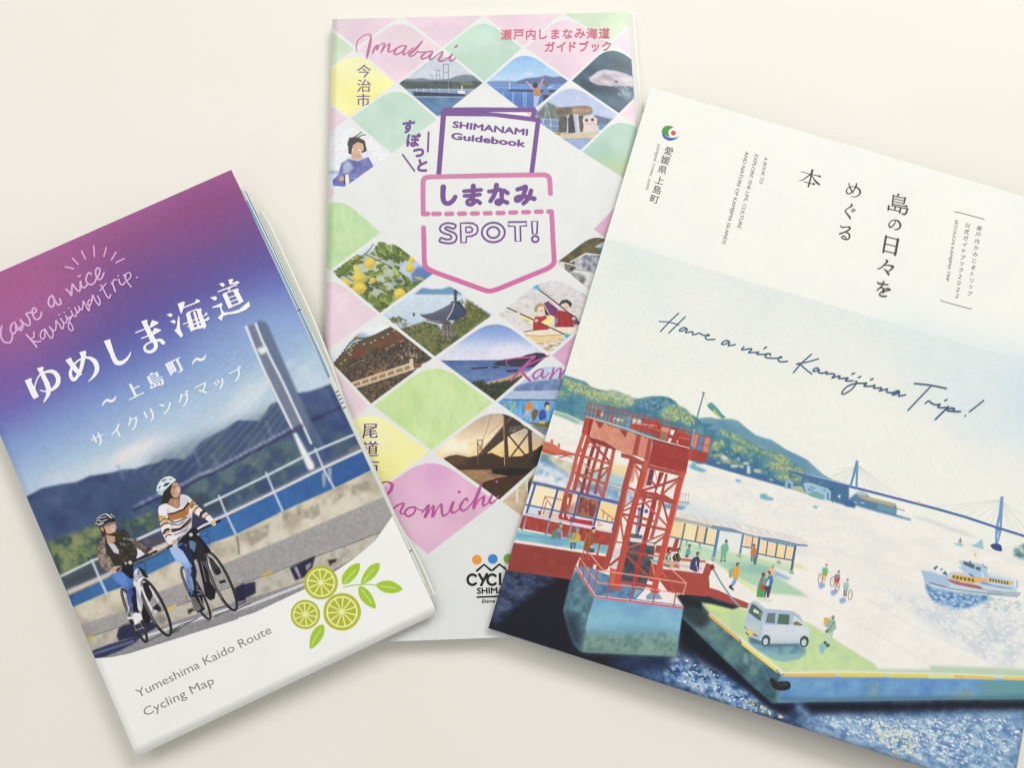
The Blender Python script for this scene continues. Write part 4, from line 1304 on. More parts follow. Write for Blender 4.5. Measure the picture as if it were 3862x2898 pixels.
def photo_stones(S, p):
    S.fill(p, G((0,320),(0,450), [(178,192,226),(190,202,232)]))
    S.mottle(M2([(660,1270),(780,1140),(860,1170),(930,1230),(1000,1300),(1000,1420),(700,1420)]), [(96,116,108),(118,134,118),(88,106,108)], 16,3,3,1,2)
    S.fill(M2([(1240,1330),(1320,1285),(1420,1310),(1500,1330),(1560,1300),(1520,1400),(1240,1400)]),(98,112,136), blur=1.5)
    S.fill(M2([(660,1310),(920,1330),(920,1470),(760,1460)]),(110,136,172))
    for a in ([(770,1150),(800,1250),(830,1400)],[(770,1160),(760,1280),(720,1390)],[(680,1330),(920,1340)],[(720,1400),(920,1410)],[(820,1340),(822,1460)],[(740,1340),(742,1440)]):
        S.line(M2(a), 2, (206,214,228), .85)
    S.fill(M2([(1360,1380),(1500,1385),(1440,1450),(1360,1450)]),(98,142,184))
    S.fill(M2([(800,1455),(920,1470),(1060,1490),(1400,1470),(1300,1545),(940,1560)]),(206,194,162))
    S.mottle(M2([(800,1455),(1060,1490),(1400,1470),(1300,1545),(940,1560)]), [(186,172,132),(218,206,176)], 10,3,3, .6)
    S.fill(M2([(940,1548),(1310,1540),(1170,1670),(1080,1660)]),(146,164,206))
    S.mottle(M2([(940,1552),(1310,1545),(1170,1670),(1080,1660)]), [(132,150,196),(170,186,220)], 9,3,6, .6,0,1,3,0)
    for yy in (1468,1486,1500):
        S.line(M2([(830, yy),(930, yy + 4)]), 2.6, (60,60,56), .9)
    S.fill(sm(M2([(910,1480),(915,1330),(940,1295),(985,1295),(1005,1330),(1000,1480)]), 4),(84,82,72))
    S.mottle(M2([(912,1480),(915,1330),(985,1295),(1005,1330),(1000,1480)]), [(70,68,60),(100,98,84)], 8,3,2, .7)
    S.fill(M2([(1018,1490),(1015,1320),(1050,1260),(1090,1290),(1110,1480)]),(52,52,60))
    S.fill(M2([(1070,1275),(1100,1275),(1125,1480),(1100,1490)]),(196,188,184))
    S.fill(M2([(1130,1290),(1185,1285),(1190,1470),(1150,1475)]),(92,78,66))
    S.fill(sm(M2([(876,1230),(890,1195),(1000,1195),(1100,1182),(1230,1180),(1285,1215),(1280,1270),(1200,1290),(1080,1270),(1010,1292),(900,1290)]), 4, True),(150,124,104))
    S.mottle(M2([(880,1230),(1000,1195),(1060,1200),(1040,1270),(900,1290)]), [(80,70,62),(110,96,84)], 10,3,4, .95,2)
    S.mottle(M2([(1060,1200),(1230,1185),(1280,1220),(1200,1285),(1080,1265)]), [(142,118,100),(184,160,138),(160,134,112)], 12,3,7, .9,1,1,3,0)
    S.fill(M2([(1175,1335),(1225,1295),(1300,1295),(1345,1330),(1335,1400),(1360,1470),(1180,1475),(1190,1400)]),(222,208,200))
    S.fill(ellipse(*M2([(1222,1342)])[0], 6,6),(70,58,56)); S.fill(ellipse(*M2([(1288,1337)])[0], 6,6),(70,58,56))
    S.line(M2([(1205,1385),(1312,1380)]), 1.8, (150,138,130), .8)
    S.fill(M2([(950,1480),(1010,1475),(1020,1500),(950,1510)]),(190,176,150))


def photo_woman(S, p):
    S.fill(p, (226,230,236))
    S.mottle(p, [(236,238,242),(214,222,232),(230,232,238)], 50,3,8, .8)
    S.fill(M3([(110,715),(240,735),(240,760),(110,755)]),(150,172,204), .9,3)
    S.fill(M3([(110,758),(240,770),(250,830),(110,850)]),(210,222,234), .8,3)
    S.fill(M3([(260,640),(340,590),(440,610),(560,570),(600,640),(625,700),(540,760),(340,890),(280,900),(170,890),(160,830),(230,760)]),(96,98,164))
    S.mottle(M3([(260,640),(340,590),(440,610),(560,570),(600,640),(625,700),(540,760),(340,890),(170,890),(230,760)]), [(92,94,158),(116,118,178),(134,136,192)], 22,3,4, .8,1)
    S.fill(M3([(280,660),(330,600),(370,640),(400,690),(320,760),(280,740)]),(196,200,224), .7,5)
    S.line(M3([(345,590),(440,612),(540,575)]), 4, (176,178,206))
    S.fill(M3([(375,500),(480,540),(500,575),(430,600),(370,585)]),(206,168,144))
    S.fill(M3([(330,400),(350,350),(440,345),(520,385),(545,500),(490,525),(440,420),(380,470),(370,540),(340,530)]),(60,56,58))
    S.fill(M3([(385,440),(440,400),(500,420),(512,480),(470,530),(390,520)]),(216,176,152))
    S.fill(M3([(440,480),(490,490),(460,505)]),(240,226,220))
    for a in ([(400,350),(460,310),(490,285)],[(430,355),(500,320),(540,322)],[(345,380),(330,430)]):
        S.line(M3(a), 4, (86,82,84))
    S.fill(M3([(300,770),(340,765),(350,880),(310,900)]),(232,230,226)); S.line(M3([(292,765),(294,870)]), 4, (46,44,60))
    S.fill(M3([(240,790),(285,785),(290,830),(240,840)]),(206,166,150), .9)
    S.line(M3([(360,800),(460,810),(540,760)]), 2.5, (186,188,220), .8)


def photo_citrus(S, p):
    S.fill(p, G((1260,960),(1560,1100), [(206,216,226),(222,228,238),(176,196,226)]))
    S.fill(M5([(1040,400),(1100,320),(1170,315),(1260,370),(1330,400),(1180,520),(1050,470)]),(84,118,176), .95,5)
    S.fill(M5([(780,440),(900,420),(960,560),(860,560)]),(132,158,204), .7,6)
    gr = [(92,112,44),(122,140,54),(150,160,66),(74,94,42),(104,122,52)]
    S.mottle(M5([(150,380),(420,220),(700,60),(900,90),(1040,200),(900,330),(1100,560),(900,700),(700,840),(560,720),(300,540)]), [(84,104,46),(116,134,58),(140,150,66)], 26,3,6, .34,6)
    S.mottle(M5([(600,680),(760,640),(900,660),(780,760),(690,840)]), [(170,170,60),(130,140,56)], 16,3,6, .8,4)
    areas = ([(560,150),(700,60),(900,90),(1040,200),(900,260),(700,220)],[(160,390),(400,200),(520,200),(420,340),(300,420),(230,460)],[(600,300),(860,260),(1000,400),(1100,560),(880,640),(560,560),(520,400)],
             [(300,500),(600,560),(880,700),(700,830),(520,700)],[(880,540),(1180,470),(1080,600),(960,640)])
    for a in areas:
        S.dabs(M5(a), gr, 46, (4,9), 30,2.2, .95,60)
    for a in ([(270,410),(400,270),(530,170),(620,60)],[(530,175),(720,270),(900,370),(960,430)],[(200,440),(280,410),(400,480),(520,495),(680,560),(900,660)],[(480,260),(640,245),(900,200)],[(620,520),(820,470)],[(580,540),(600,600)],[(960,540),(1000,490),(1190,480)],[(620,780),(800,770)]):
        S.line(sm(M5(a)), 3, (58,56,38), .95)
    S.dabs(M5([(700,60),(900,90),(1040,200),(900,240),(720,180)]), gr, 18, (5,9), 40,2.2, .95,60)
    for x, y, r in ((580,275,62),(455,440,70),(1022,330,50),(305,505,55),(465,555,70),(912,615,64),(1050,240,36),(395,590,44),(610,465,34)):
        (cx, cy), = M5([(x, y)])
        r /= 2.9646
        S.fill(ellipse(cx, cy, r, r * .95,0,18),(206,180,60))
        S.fill(ellipse(cx - r * .15, cy - r * .2, r * .75, r * .7,0,16),(232,212,84), .85,3)
        S.fill(ellipse(cx + r * .2, cy + r * .5, r * .6, r * .35,0,12),(178,150,52), .5,4)
    S.fill(M5([(390,330),(410,290),(450,310),(455,400),(430,420)]),(214,206,90))
    S.fill(M5([(800,280),(880,340),(910,410),(870,410)]),(170,186,110))
    S.fill(M5([(1060,420),(1150,430),(1200,470),(1110,455)]),(176,178,96))


def photo_pagoda(S, p):
    S.fill(p, G((0,1070),(0,1250), [(226,228,238),(206,220,232),(196,212,226),(186,206,224)]))
    S.fill(M5([(1130,560),(1250,500),(1350,495),(1450,530),(1400,560),(1130,570)]),(232,228,236), .9,3)
    S.fill(M5([(1080,625),(1110,590),(1160,550),(1260,565),(1380,565),(1480,535),(1560,580),(1620,628)]),(104,148,184), blur=1)
    for y in (640,680,720,760):
        S.line(M5([(900, y),(1500, y + 4)]), 3, (176,196,214), .4,2)
    S.fill(M5([(1055,830),(1085,830),(1080,872),(1060,872)]),(72,92,128)); S.line(M5([(985,825),(1055,845)]), 1.5, (160,176,196)); S.line(M5([(1085,840),(1190,822)]), 1.5, (160,176,196))
    tr = [(86,96,52),(110,118,62),(70,82,48),(136,134,62),(98,104,60)]
    S.mottle(M5([(900,1010),(1180,930),(1330,960),(1400,1050),(1560,880),(1620,880),(1660,680),(1930,860),(1300,1345)]), [(66,76,46),(96,104,58),(120,122,66)], 22,3,3,1,1)
    S.dabs(M5([(900,1020),(1180,930),(1330,960),(1420,1100),(1560,1100),(1300,1345)]), [(74,84,54),(104,108,70),(60,68,46),(128,124,84)], 160, (2.5,5), 0,1.2, .9,90)
    S.dabs(M5([(1600,680),(1680,690),(1930,860),(1600,1080),(1500,960),(1640,860)]), [(122,122,58),(142,134,60),(100,102,52),(86,90,48)], 150, (2.5,5), 0,1.2, .9,90)
    S.dabs(M5([(780,900),(880,868),(990,910),(930,950),(840,950)]), tr, 40, (3,5), 0,1.2, .95,90)
    S.mottle(M5([(850,950),(950,930),(1080,960),(980,1000),(900,1000)]), [(176,182,190),(120,130,130),(206,208,212)], 8,3,7, .9,1)
    S.fill(M5([(1390,950),(1480,940),(1530,1060),(1510,1110),(1400,1110),(1380,1000)]),(92,86,84))
    for a in ([(1340,1030),(1540,1060)],[(1350,1060),(1530,1085)],[(1400,960),(1405,1110)],[(1440,980),(1445,1100)],[(1480,970),(1490,1100)]):
        S.line(M5(a), 2.2, (168,158,148), .9)
    S.fill(M5([(1200,900),(1330,930),(1480,925),(1480,950),(1350,950),(1210,915)]),(84,66,52))
    S.fill(M5([(1148,840),(1170,852),(1280,830),(1390,780),(1470,735),(1500,700),(1580,700),(1620,760),(1655,800),(1640,870),(1560,900),(1450,920),(1330,920),(1210,890),(1145,862)]),(78,82,100))
    S.fill(M5([(1520,710),(1590,710),(1655,810),(1640,870),(1540,915),(1450,912),(1470,880)]),(44,54,84))
    for q in range(13):
        S.line(M5([(1500 - q * 7,715 + q * 6),(1440 - q * 22,905 - q * 3)]), 1.1, (118,122,138), .65)
        S.line(M5([(1530 + q * 5,715 + q * 4),(1462 + q * 16,905 - q * 2)]), 1.1, (96,108,136), .6)
    S.line(sm(M5([(1522,708),(1500,800),(1440,905)])), 3, (206,210,218))
    S.line(sm(M5([(1148,858),(1210,890),(1330,918),(1450,918)])), 3, (50,50,60))
    S.fill(M5([(1488,700),(1585,695),(1590,715),(1490,718)]),(58,74,84))
    S.line(M5([(1535,570),(1535,700)]), 8, (58,78,86))
    for q in range(5):
        S.fill(ellipse(*M5([(1535,590 + q * 22)])[0], 9 - q * .3,2.4),(40,60,68))


def photo_temple(S, p):
    S.fill(p, G((1230,1260),(1420,1330), [(216,224,234),(236,238,242)]))
    S.fill(M5([(330,1130),(430,1050),(580,1080),(470,1150)]),(120,150,206), .7,6)
    S.fill(M5([(240,1540),(330,1520),(400,1590),(380,1650),(270,1650)]),(170,194,224), .9,4)
    body = M5([(170,1420),(300,1270),(400,1170),(560,1130),(700,1060),(830,985),(960,1080),(1300,1340),(1130,1420),(360,1650),(250,1540)])
    S.mottle(body, [(56,46,38),(84,70,56),(70,58,48),(104,88,70)], 10,3,5,1,1)
    S.fill(M5([(175,1410),(290,1280),(390,1165),(470,1140),(640,1090),(780,1010),(830,1000),(950,1090),(960,1130),(800,1200),(660,1280),(520,1240),(460,1230),(400,1330),(230,1480),(185,1470)]),(86,72,48))
    S.mottle(M5([(590,1200),(860,1020),(960,1110),(960,1140),(760,1240),(620,1250)]), [(120,70,46),(96,60,40)], 10,3,2, .85)
    S.fill(M5([(430,1240),(480,1215),(540,1240),(520,1300),(390,1340),(380,1300)]),(116,60,46))
    for q in range(14):
        S.line(M5([(395 + q * 11,1235 - q),(385 + q * 11,1335 - q * 3)]), 1, (86,40,34), .7)
        S.line(M5([(600 + q * 26,1240 - q * 12),(640 + q * 24,1260 - q * 13)]), 1.4, (58,40,30), .8)
    S.line(sm(M5([(185,1390),(270,1290),(350,1180),(430,1120),(520,1120),(640,1080),(760,1020),(830,985)])), 5, (70,66,56))
    for q, (x, y) in enumerate(((255,1400),(300,1360),(340,1280),(362,1300),(372,1250),(360,1220),(395,1195),(430,1170),(510,1180),(590,1165),(635,1140),(720,1105),(780,1070),(845,1030))):
        S.line(M5([(x - 8, y + 5),(x + 10, y - 5)]), 3.6, (216,200,164), .9)
    for q in range(24):
        t = q / 23
        x = 180 + 650 * t; y = np.interp(x, [180,350,430,520,640,760,830],[1385,1175,1118,1115,1075,1015,980])
        S.fill(ellipse(*M5([(x, y)])[0], 2.6,3.4),(56,64,56))
    S.fill(M5([(385,1095),(410,1068),(445,1085),(450,1110),(400,1120)]),(176,132,76))
    S.line(M5([(750,1240),(950,1140)]), 3.5, (170,136,112)); S.line(M5([(340,1440),(480,1370)]), 3, (140,104,80))
    S.dabs(M5([(450,1350),(980,1170),(1150,1400),(520,1540),(400,1500)]), [(126,108,88),(56,44,36),(100,82,66),(150,132,110),(40,34,30)], 190, (1.4,3.2), 0,1.3, .85,90)
    S.dabs(M5([(940,1150),(1060,1190),(1130,1330),(1000,1340),(880,1330)]), [(186,168,146),(70,56,46),(160,142,122)], 60, (1.4,3.2), 0,1.4, .9,90)
    S.dabs(M5([(620,1240),(960,1150),(940,1250),(560,1400)]), [(40,33,28),(62,50,40)], 60, (2,4), -20,1.8, .8,30)
    S.dabs(M5([(560,1490),(720,1430),(780,1450),(640,1520)]), [(178,132,60),(140,100,46)], 24, (2,4), 0,1.3, .9,90)
    S.fill(M5([(340,1620),(1020,1390),(1060,1400),(1060,1470),(380,1690),(350,1660)]),(206,184,156))
    for q in range(7):
        x = 400 + q * 95; y = 1625 - q * 31
        S.fill(M5([(x, y),(x + 66, y - 22),(x + 66, y + 12),(x, y + 32)]),(128,98,72)); S.fill(M5([(x + 8, y + 4),(x + 58, y - 12),(x + 58, y + 6),(x + 8, y + 22)]),(160,128,92))
    S.fill(M5([(1020,1350),(1060,1340),(1080,1480),(1030,1500)]),(214,194,172))
    S.fill(M5([(1060,1390),(1150,1400),(1160,1440),(1070,1450)]),(122,84,64))
    S.mottle(M5([(380,1690),(1060,1470),(1140,1420),(800,1760),(500,1900)]), [(60,50,42),(104,86,66),(80,68,54)], 9,3,12,1)
    S.dabs(M5([(400,1690),(1080,1470),(1140,1420),(800,1760),(500,1860)]), [(150,128,98),(66,56,48),(126,106,82),(46,40,34),(140,112,72)], 170, (1.6,3.4), 0,1.2, .8,90)


def photo_bay(S, p):
    S.fill(p, G((0,1220),(0,1358), [(120,150,206),(150,174,220),(208,214,234),(222,222,236)]))
    S.fill(M6([(450,1230),(700,1180),(900,1240),(1000,1290),(700,1330),(400,1320)]),(230,228,238), .7,10)
    S.fill(M6([(-200,1365),(700,1358),(1100,1330),(900,1480),(400,1700),(100,1600)]), G((0,1358),(0,1450), [(70,96,146),(86,112,160),(100,128,176),(80,110,160)]))
    S.mottle(M6([(-200,1375),(700,1368),(900,1480),(400,1700)]), [(64,92,146),(112,140,186)], 10,3,5, .4,0,1,3,0)
    S.fill(M6([(470,1408),(520,1370),(620,1350),(760,1335),(850,1300),(960,1275),(1110,1290),(1100,1340),(960,1440),(820,1440),(650,1430),(520,1420)]),(48,50,66))
    S.fill(M6([(225,1448),(415,1430),(418,1448),(228,1464)]),(34,36,50)); S.fill(M6([(470,1432),(560,1424),(520,1448),(472,1452)]),(40,44,60)); S.fill(M6([(610,1478),(740,1465),(800,1485),(640,1498)]),(44,46,58))
    S.fill(M6([(360,1620),(600,1560),(780,1490),(900,1480),(860,1530),(640,1600),(400,1640)]),(196,168,136))
    S.mottle(M6([(180,1630),(300,1590),(420,1630),(640,1590),(800,1540),(700,1680),(480,1840),(300,1740)]), [(36,44,34),(62,70,48),(48,56,42)], 12,3,3,1,1)
    S.dabs(M6([(180,1630),(300,1590),(640,1590),(800,1540),(480,1840)]), [(44,52,38),(76,82,54),(58,66,46)], 80, (3,5), 0,1.2, .8,90)


def photo_kayak(S, p):
    S.fill(p, G((0,1060),(0,1330), [(214,212,216),(220,216,214),(228,220,210)]))
    S.dabs(p, [(188,184,188),(176,172,176),(236,234,234)], 150, (1.4,2.6), 2,5, .7,6)
    S.fill(M6([(800,1070),(1100,1090),(1270,1075),(1200,1140),(1000,1170),(880,1130)]),(232,206,152))
    S.dabs(M6([(950,1170),(1300,1100),(1200,1280),(1060,1270)]), [(150,124,80),(214,196,160)], 40, (1.4,2.6), 2,5, .8,6)
    S.fill(M6([(790,1060),(900,1030),(1180,1005),(1420,990),(1400,1050),(1250,1080),(1000,1090),(810,1085)]),(240,224,206))
    S.line(M6([(800,1078),(1000,1090),(1260,1072)]), 2.2, (150,112,72))
    S.line(M6([(820,1045),(900,1030),(1100,1010)]), 3, (60,56,56))
    # paddler behind
    S.fill(M6([(1040,720),(1090,702),(1200,790),(1190,890),(1110,850)]),(112,52,112)); S.fill(M6([(1310,820),(1400,870),(1440,960),(1390,970),(1340,900)]),(116,60,108))
    S.fill(M6([(1160,990),(1165,850),(1210,800),(1300,820),(1350,870),(1385,990)]),(168,44,46)); S.fill(M6([(1160,900),(1200,890),(1200,930),(1162,970)]),(140,136,140))
    for a in ([(1215,810),(1210,990)],[(1270,820),(1290,985)],[(1330,850),(1350,985)]):
        S.line(M6(a), 2, (66,30,36))
    S.fill(M6([(1225,735),(1300,725),(1325,760),(1300,800),(1250,795)]),(230,196,178))
    S.fill(M6([(1208,738),(1240,690),(1300,680),(1345,710),(1358,740),(1330,780),(1325,750),(1290,715),(1235,735),(1220,755)]),(52,52,64))
    S.line(M6([(1270,770),(1300,772)]), 2, (150,70,66))
    # paddler in front
    S.fill(M6([(770,850),(880,870),(930,890),(930,940),(850,910),(760,870)]),(236,222,140)); S.fill(M6([(960,920),(1060,870),(1120,860),(1145,900),(1120,970),(1040,970),(980,945)]),(238,226,150))
    S.fill(M6([(918,1020),(920,950),(945,870),(1000,875),(1060,860),(1080,890),(1000,940),(1090,985),(1090,1020)]),(176,46,46))
    S.fill(M6([(960,770),(1020,745),(1050,790),(1030,860),(985,860)]),(238,208,190)); S.fill(M6([(1040,760),(1070,800),(1110,860),(1060,860)]),(80,60,56))
    S.fill(M6([(932,790),(950,745),(1000,718),(1050,735),(1080,790),(1060,800),(1030,750),(975,770),(960,830),(935,815)]),(170,150,112))
    S.line(M6([(1000,810),(1025,808)]), 2.5, (170,70,66))
    S.line(M6([(985,570),(1170,710),(1280,800),(1440,940)]), 4.6, (62,56,60)); S.line(M6([(600,760),(800,850),(960,925),(1270,1070)]), 4.6, (62,56,60))
    S.fill(M6([(882,525),(900,495),(955,483),(1000,560),(985,575),(960,570)]),(96,172,196)); S.fill(M6([(1262,1065),(1290,1060),(1365,1085),(1310,1132),(1280,1110)]),(96,172,190))
    for x, y in ((760,828),(1125,712),(958,918),(1375,895)):
        S.fill(ellipse(*M6([(x, y)])[0], 7,6),(230,194,174))


def photo_houses(S, p):
    S.mottle(p, [(84,76,44),(112,98,54),(72,70,46),(92,88,58)], 24,3,4,1)
    S.fill(M4([(1480,1400),(1600,1400),(1600,1500),(1410,1480),(1360,1470)]),(190,192,192)); S.fill(M4([(1410,1490),(1450,1470),(1440,1560),(1410,1550)]),(72,130,150))
    S.fill(M6([(1180,260),(1280,270),(1380,300),(1400,390),(1280,390),(1100,360)]),(216,214,210)); S.fill(M6([(1270,275),(1390,305),(1390,380),(1280,380)]),(120,118,112)); S.fill(M6([(1335,325),(1375,320),(1375,360),(1338,362)]),(48,46,44))
    S.line(M6([(1180,255),(1280,272),(1390,300)]), 3, (228,228,228))
    wall = M6([(1385,250),(1510,165),(1720,190),(1700,380),(1400,350)])
    S.fill(wall, (196,196,202)); S.mottle(M6([(1400,260),(1510,180),(1720,200),(1620,380),(1430,340)]), [(206,206,214),(120,122,136),(84,86,104),(160,162,174)], 18,3,5, .9,2)
    S.line(M6([(1340,262),(1510,165),(1720,190)]), 4, (232,232,234))
    S.fill(M6([(1060,375),(1170,365),(1280,395),(1270,430),(1160,435)]),(206,204,198)); S.line(M6([(1060,372),(1120,350),(1270,380)]), 3, (70,66,62))
    S.fill(M6([(1170,440),(1290,400),(1390,345),(1640,385),(1560,680),(1400,560)]),(222,222,222)); S.line(M6([(1170,438),(1290,405),(1390,345),(1620,380)]), 3.5, (160,160,160))
    # painted wall: a plain swirl of dark strokes and a green patch
    S.mottle(M6([(1290,480),(1350,380),(1450,390),(1520,440),(1470,530),(1380,560),(1300,540)]), [(60,62,64),(140,142,142),(206,206,206)], 15,3,8, .9,3,1,2.2,30)
    S.mottle(M6([(1390,590),(1460,530),(1540,600),(1530,670),(1420,610)]), [(84,150,100),(120,176,124)], 10,3,2, .9,2)
    S.line(M6([(1280,525),(1600,525)]), 1.4, (150,140,120)); S.line(M6([(1270,380),(1275,500)]), 2.4, (150,120,88)); S.fill(M6([(1520,545),(1550,540),(1548,570),(1520,572)]),(214,160,70))


def photo_mural(S, p):
    S.fill(p, (190,206,230))
    S.mottle(M6([(700,1660),(900,1600),(1050,1585),(1250,1565),(1400,1600),(1400,1760),(700,1760)]), [(110,132,176),(130,150,190),(96,120,168)], 14,3,5,1,2)
    S.fill(M7([(1540,300),(2130,290),(2130,375),(1500,372)]),(176,192,220))
    S.fill(M7([(1480,375),(2130,380),(2130,600),(1730,580),(1480,430)]),(88,154,214)); S.mottle(M7([(1480,375),(2130,380),(2130,600),(1730,580)]), [(70,134,204),(110,174,224),(150,196,230)], 26,3,6, .7,2,1, .5,0)
    S.line(M7([(1530,374),(2010,378)]), 3, (54,58,66))
    S.fill(M7([(1735,575),(1900,590),(1960,560),(1940,640),(1900,640)]),(110,106,60)); S.fill(M7([(1740,600),(1950,625),(1900,700),(1850,660)]),(128,128,134))
    S.fill(M7([(1530,440),(1555,395),(1565,440)]),(206,150,90)); S.line(sm(M7([(1640,400),(1625,440),(1600,480)])), 9, (150,196,90))
    S.fill(sm(M7([(1730,440),(1760,395),(1800,410),(1795,470),(1740,470)]), 4, True),(216,138,62))
    for q in range(5):
        S.line(sm(M7([(1745 + q * 11,465),(1720 + q * 12,510),(1690 + q * 16,545)])), 1.4, (224,206,200))
    S.fill(sm(M7([(1800,570),(1790,520),(1810,465),(1850,470),(1840,520),(1800,575)]), 3, True),(124,88,62))
    S.fill(sm(M7([(1905,440),(1910,400),(1940,395),(1950,430),(1930,460)]), 3, True),(92,62,54)); S.fill(sm(M7([(1855,545),(1860,480),(1900,470),(1920,530),(1880,560)]), 3, True),(54,82,170)); S.fill(sm(M7([(1920,425),(1950,430),(1940,470),(1915,470)]), 3, True),(232,206,150)); S.fill(M7([(1860,570),(1900,565),(1905,588),(1865,590)]),(226,200,70))


def photo_sunset(S, p):
    S.fill(p, G((1700,1560),(1720,1730), [(178,160,150),(214,188,160),(248,230,196),(240,206,140)]))
    S.fill(ellipse(1722,1700,60,40),(255,246,222), .9,22)
    S.fill(M7([(1600,500),(1900,660),(1900,820),(1600,700)]),(150,134,128), .55,25)
    for a in ([(1230,770),(1340,760)],[(1480,790),(1560,780)],[(1500,740),(1560,730)],[(1130,740),(1250,700)]):
        S.line(M7(a), 5, (214,176,130), .6,4)
    S.fill(M7([(980,910),(1050,880),(1120,868),(1230,890),(1330,870),(1430,850),(1520,890),(1700,880),(1830,820),(1880,780),(1920,1050),(1600,1050),(1100,1010)]),(62,46,34))
    S.fill(M7([(1000,905),(1120,870),(1230,892),(1200,940),(1050,960)]),(136,92,46), .6,12)
    S.fill(M7([(1100,1005),(1500,1000),(1850,1040),(1700,1160),(1350,1150)]),(150,116,82)); S.mottle(M7([(1120,1015),(1460,1010),(1760,1060),(1640,1120),(1320,1140)]), [(128,96,68),(182,146,108)], 10,3,4, .7,1,1,3,5)
    S.fill(M7([(1430,1000),(1600,985),(1830,1000),(1800,1060),(1580,1060),(1440,1035)]),(30,26,26))
    S.fill(sm(M7([(1320,1150),(1440,1090),(1580,1060),(1760,1060),(1640,1200),(1500,1300)]), 3, True),(66,44,28))
    S.mottle(M7([(1360,1150),(1580,1075),(1720,1080),(1490,1290)]), [(76,50,30),(52,36,26)], 14,3,4, .7)
    deck = M7([(1330,900),(1310,870),(1420,740),(1540,600),(1620,510),(1700,580),(1560,720),(1440,810)])
    S.fill(deck, (74,58,48))
    S.fill(M7([(1530,480),(1680,560),(1720,620),(1600,660),(1545,640)]),(62,48,42))
    S.line(M7([(1310,870),(1540,610),(1640,500)]), 3, (140,116,96)); S.line(M7([(1335,895),(1560,715),(1720,600)]), 3, (44,34,30))
    for q in range(8):
        S.line(M7([(1590 + q * 14,690 - q * 8),(1600 + q * 14,620 - q * 2)]), 1.6, (186,170,150), .8)
    S.fill(M7([(1535,490),(1560,490),(1590,960),(1545,965)]),(70,54,46)); S.line(M7([(1540,520),(1548,960)]), 2.6, (206,168,120))
    S.fill(M7([(1755,650),(1790,660),(1800,880),(1765,880)]),(74,56,48))
    S.line(M7([(1590,700),(1740,880)]), 6, (60,46,40)); S.line(M7([(1760,680),(1610,880)]), 6, (70,54,46)); S.line(M7([(1580,690),(1730,620),(1790,660)]), 6, (58,44,38))
    for a in ([(1305,735),(1310,960)],[(1352,735),(1340,860)],[(1302,740),(1356,735)],[(1306,760),(1350,850)],[(1352,760),(1308,850)]):
        S.line(M7(a), 3, (120,88,60))
    S.line(sm(M7([(1352,740),(1390,640),(1430,490)])), 1.6, (120,100,90)); S.line(M7([(1400,690),(1540,560)]), 1.2, (120,100,90))
    S.fill(M7([(1850,800),(1890,780),(1910,900),(1820,960),(1780,930)]),(40,34,30))


def photo_beach(S, p):
    S.fill(p, (206,184,152)); S.mottle(p, [(196,172,138),(214,194,162)], 16,3,4, .8)
    S.fill(M7([(1650,1160),(1668,1155),(1672,1300),(1650,1300)]),(226,222,214)); S.fill(M7([(1738,1100),(1756,1090),(1758,1195),(1742,1195)]),(226,222,214)); S.fill(M7([(1755,1120),(1800,1060),(1760,1250)]),(84,74,62))


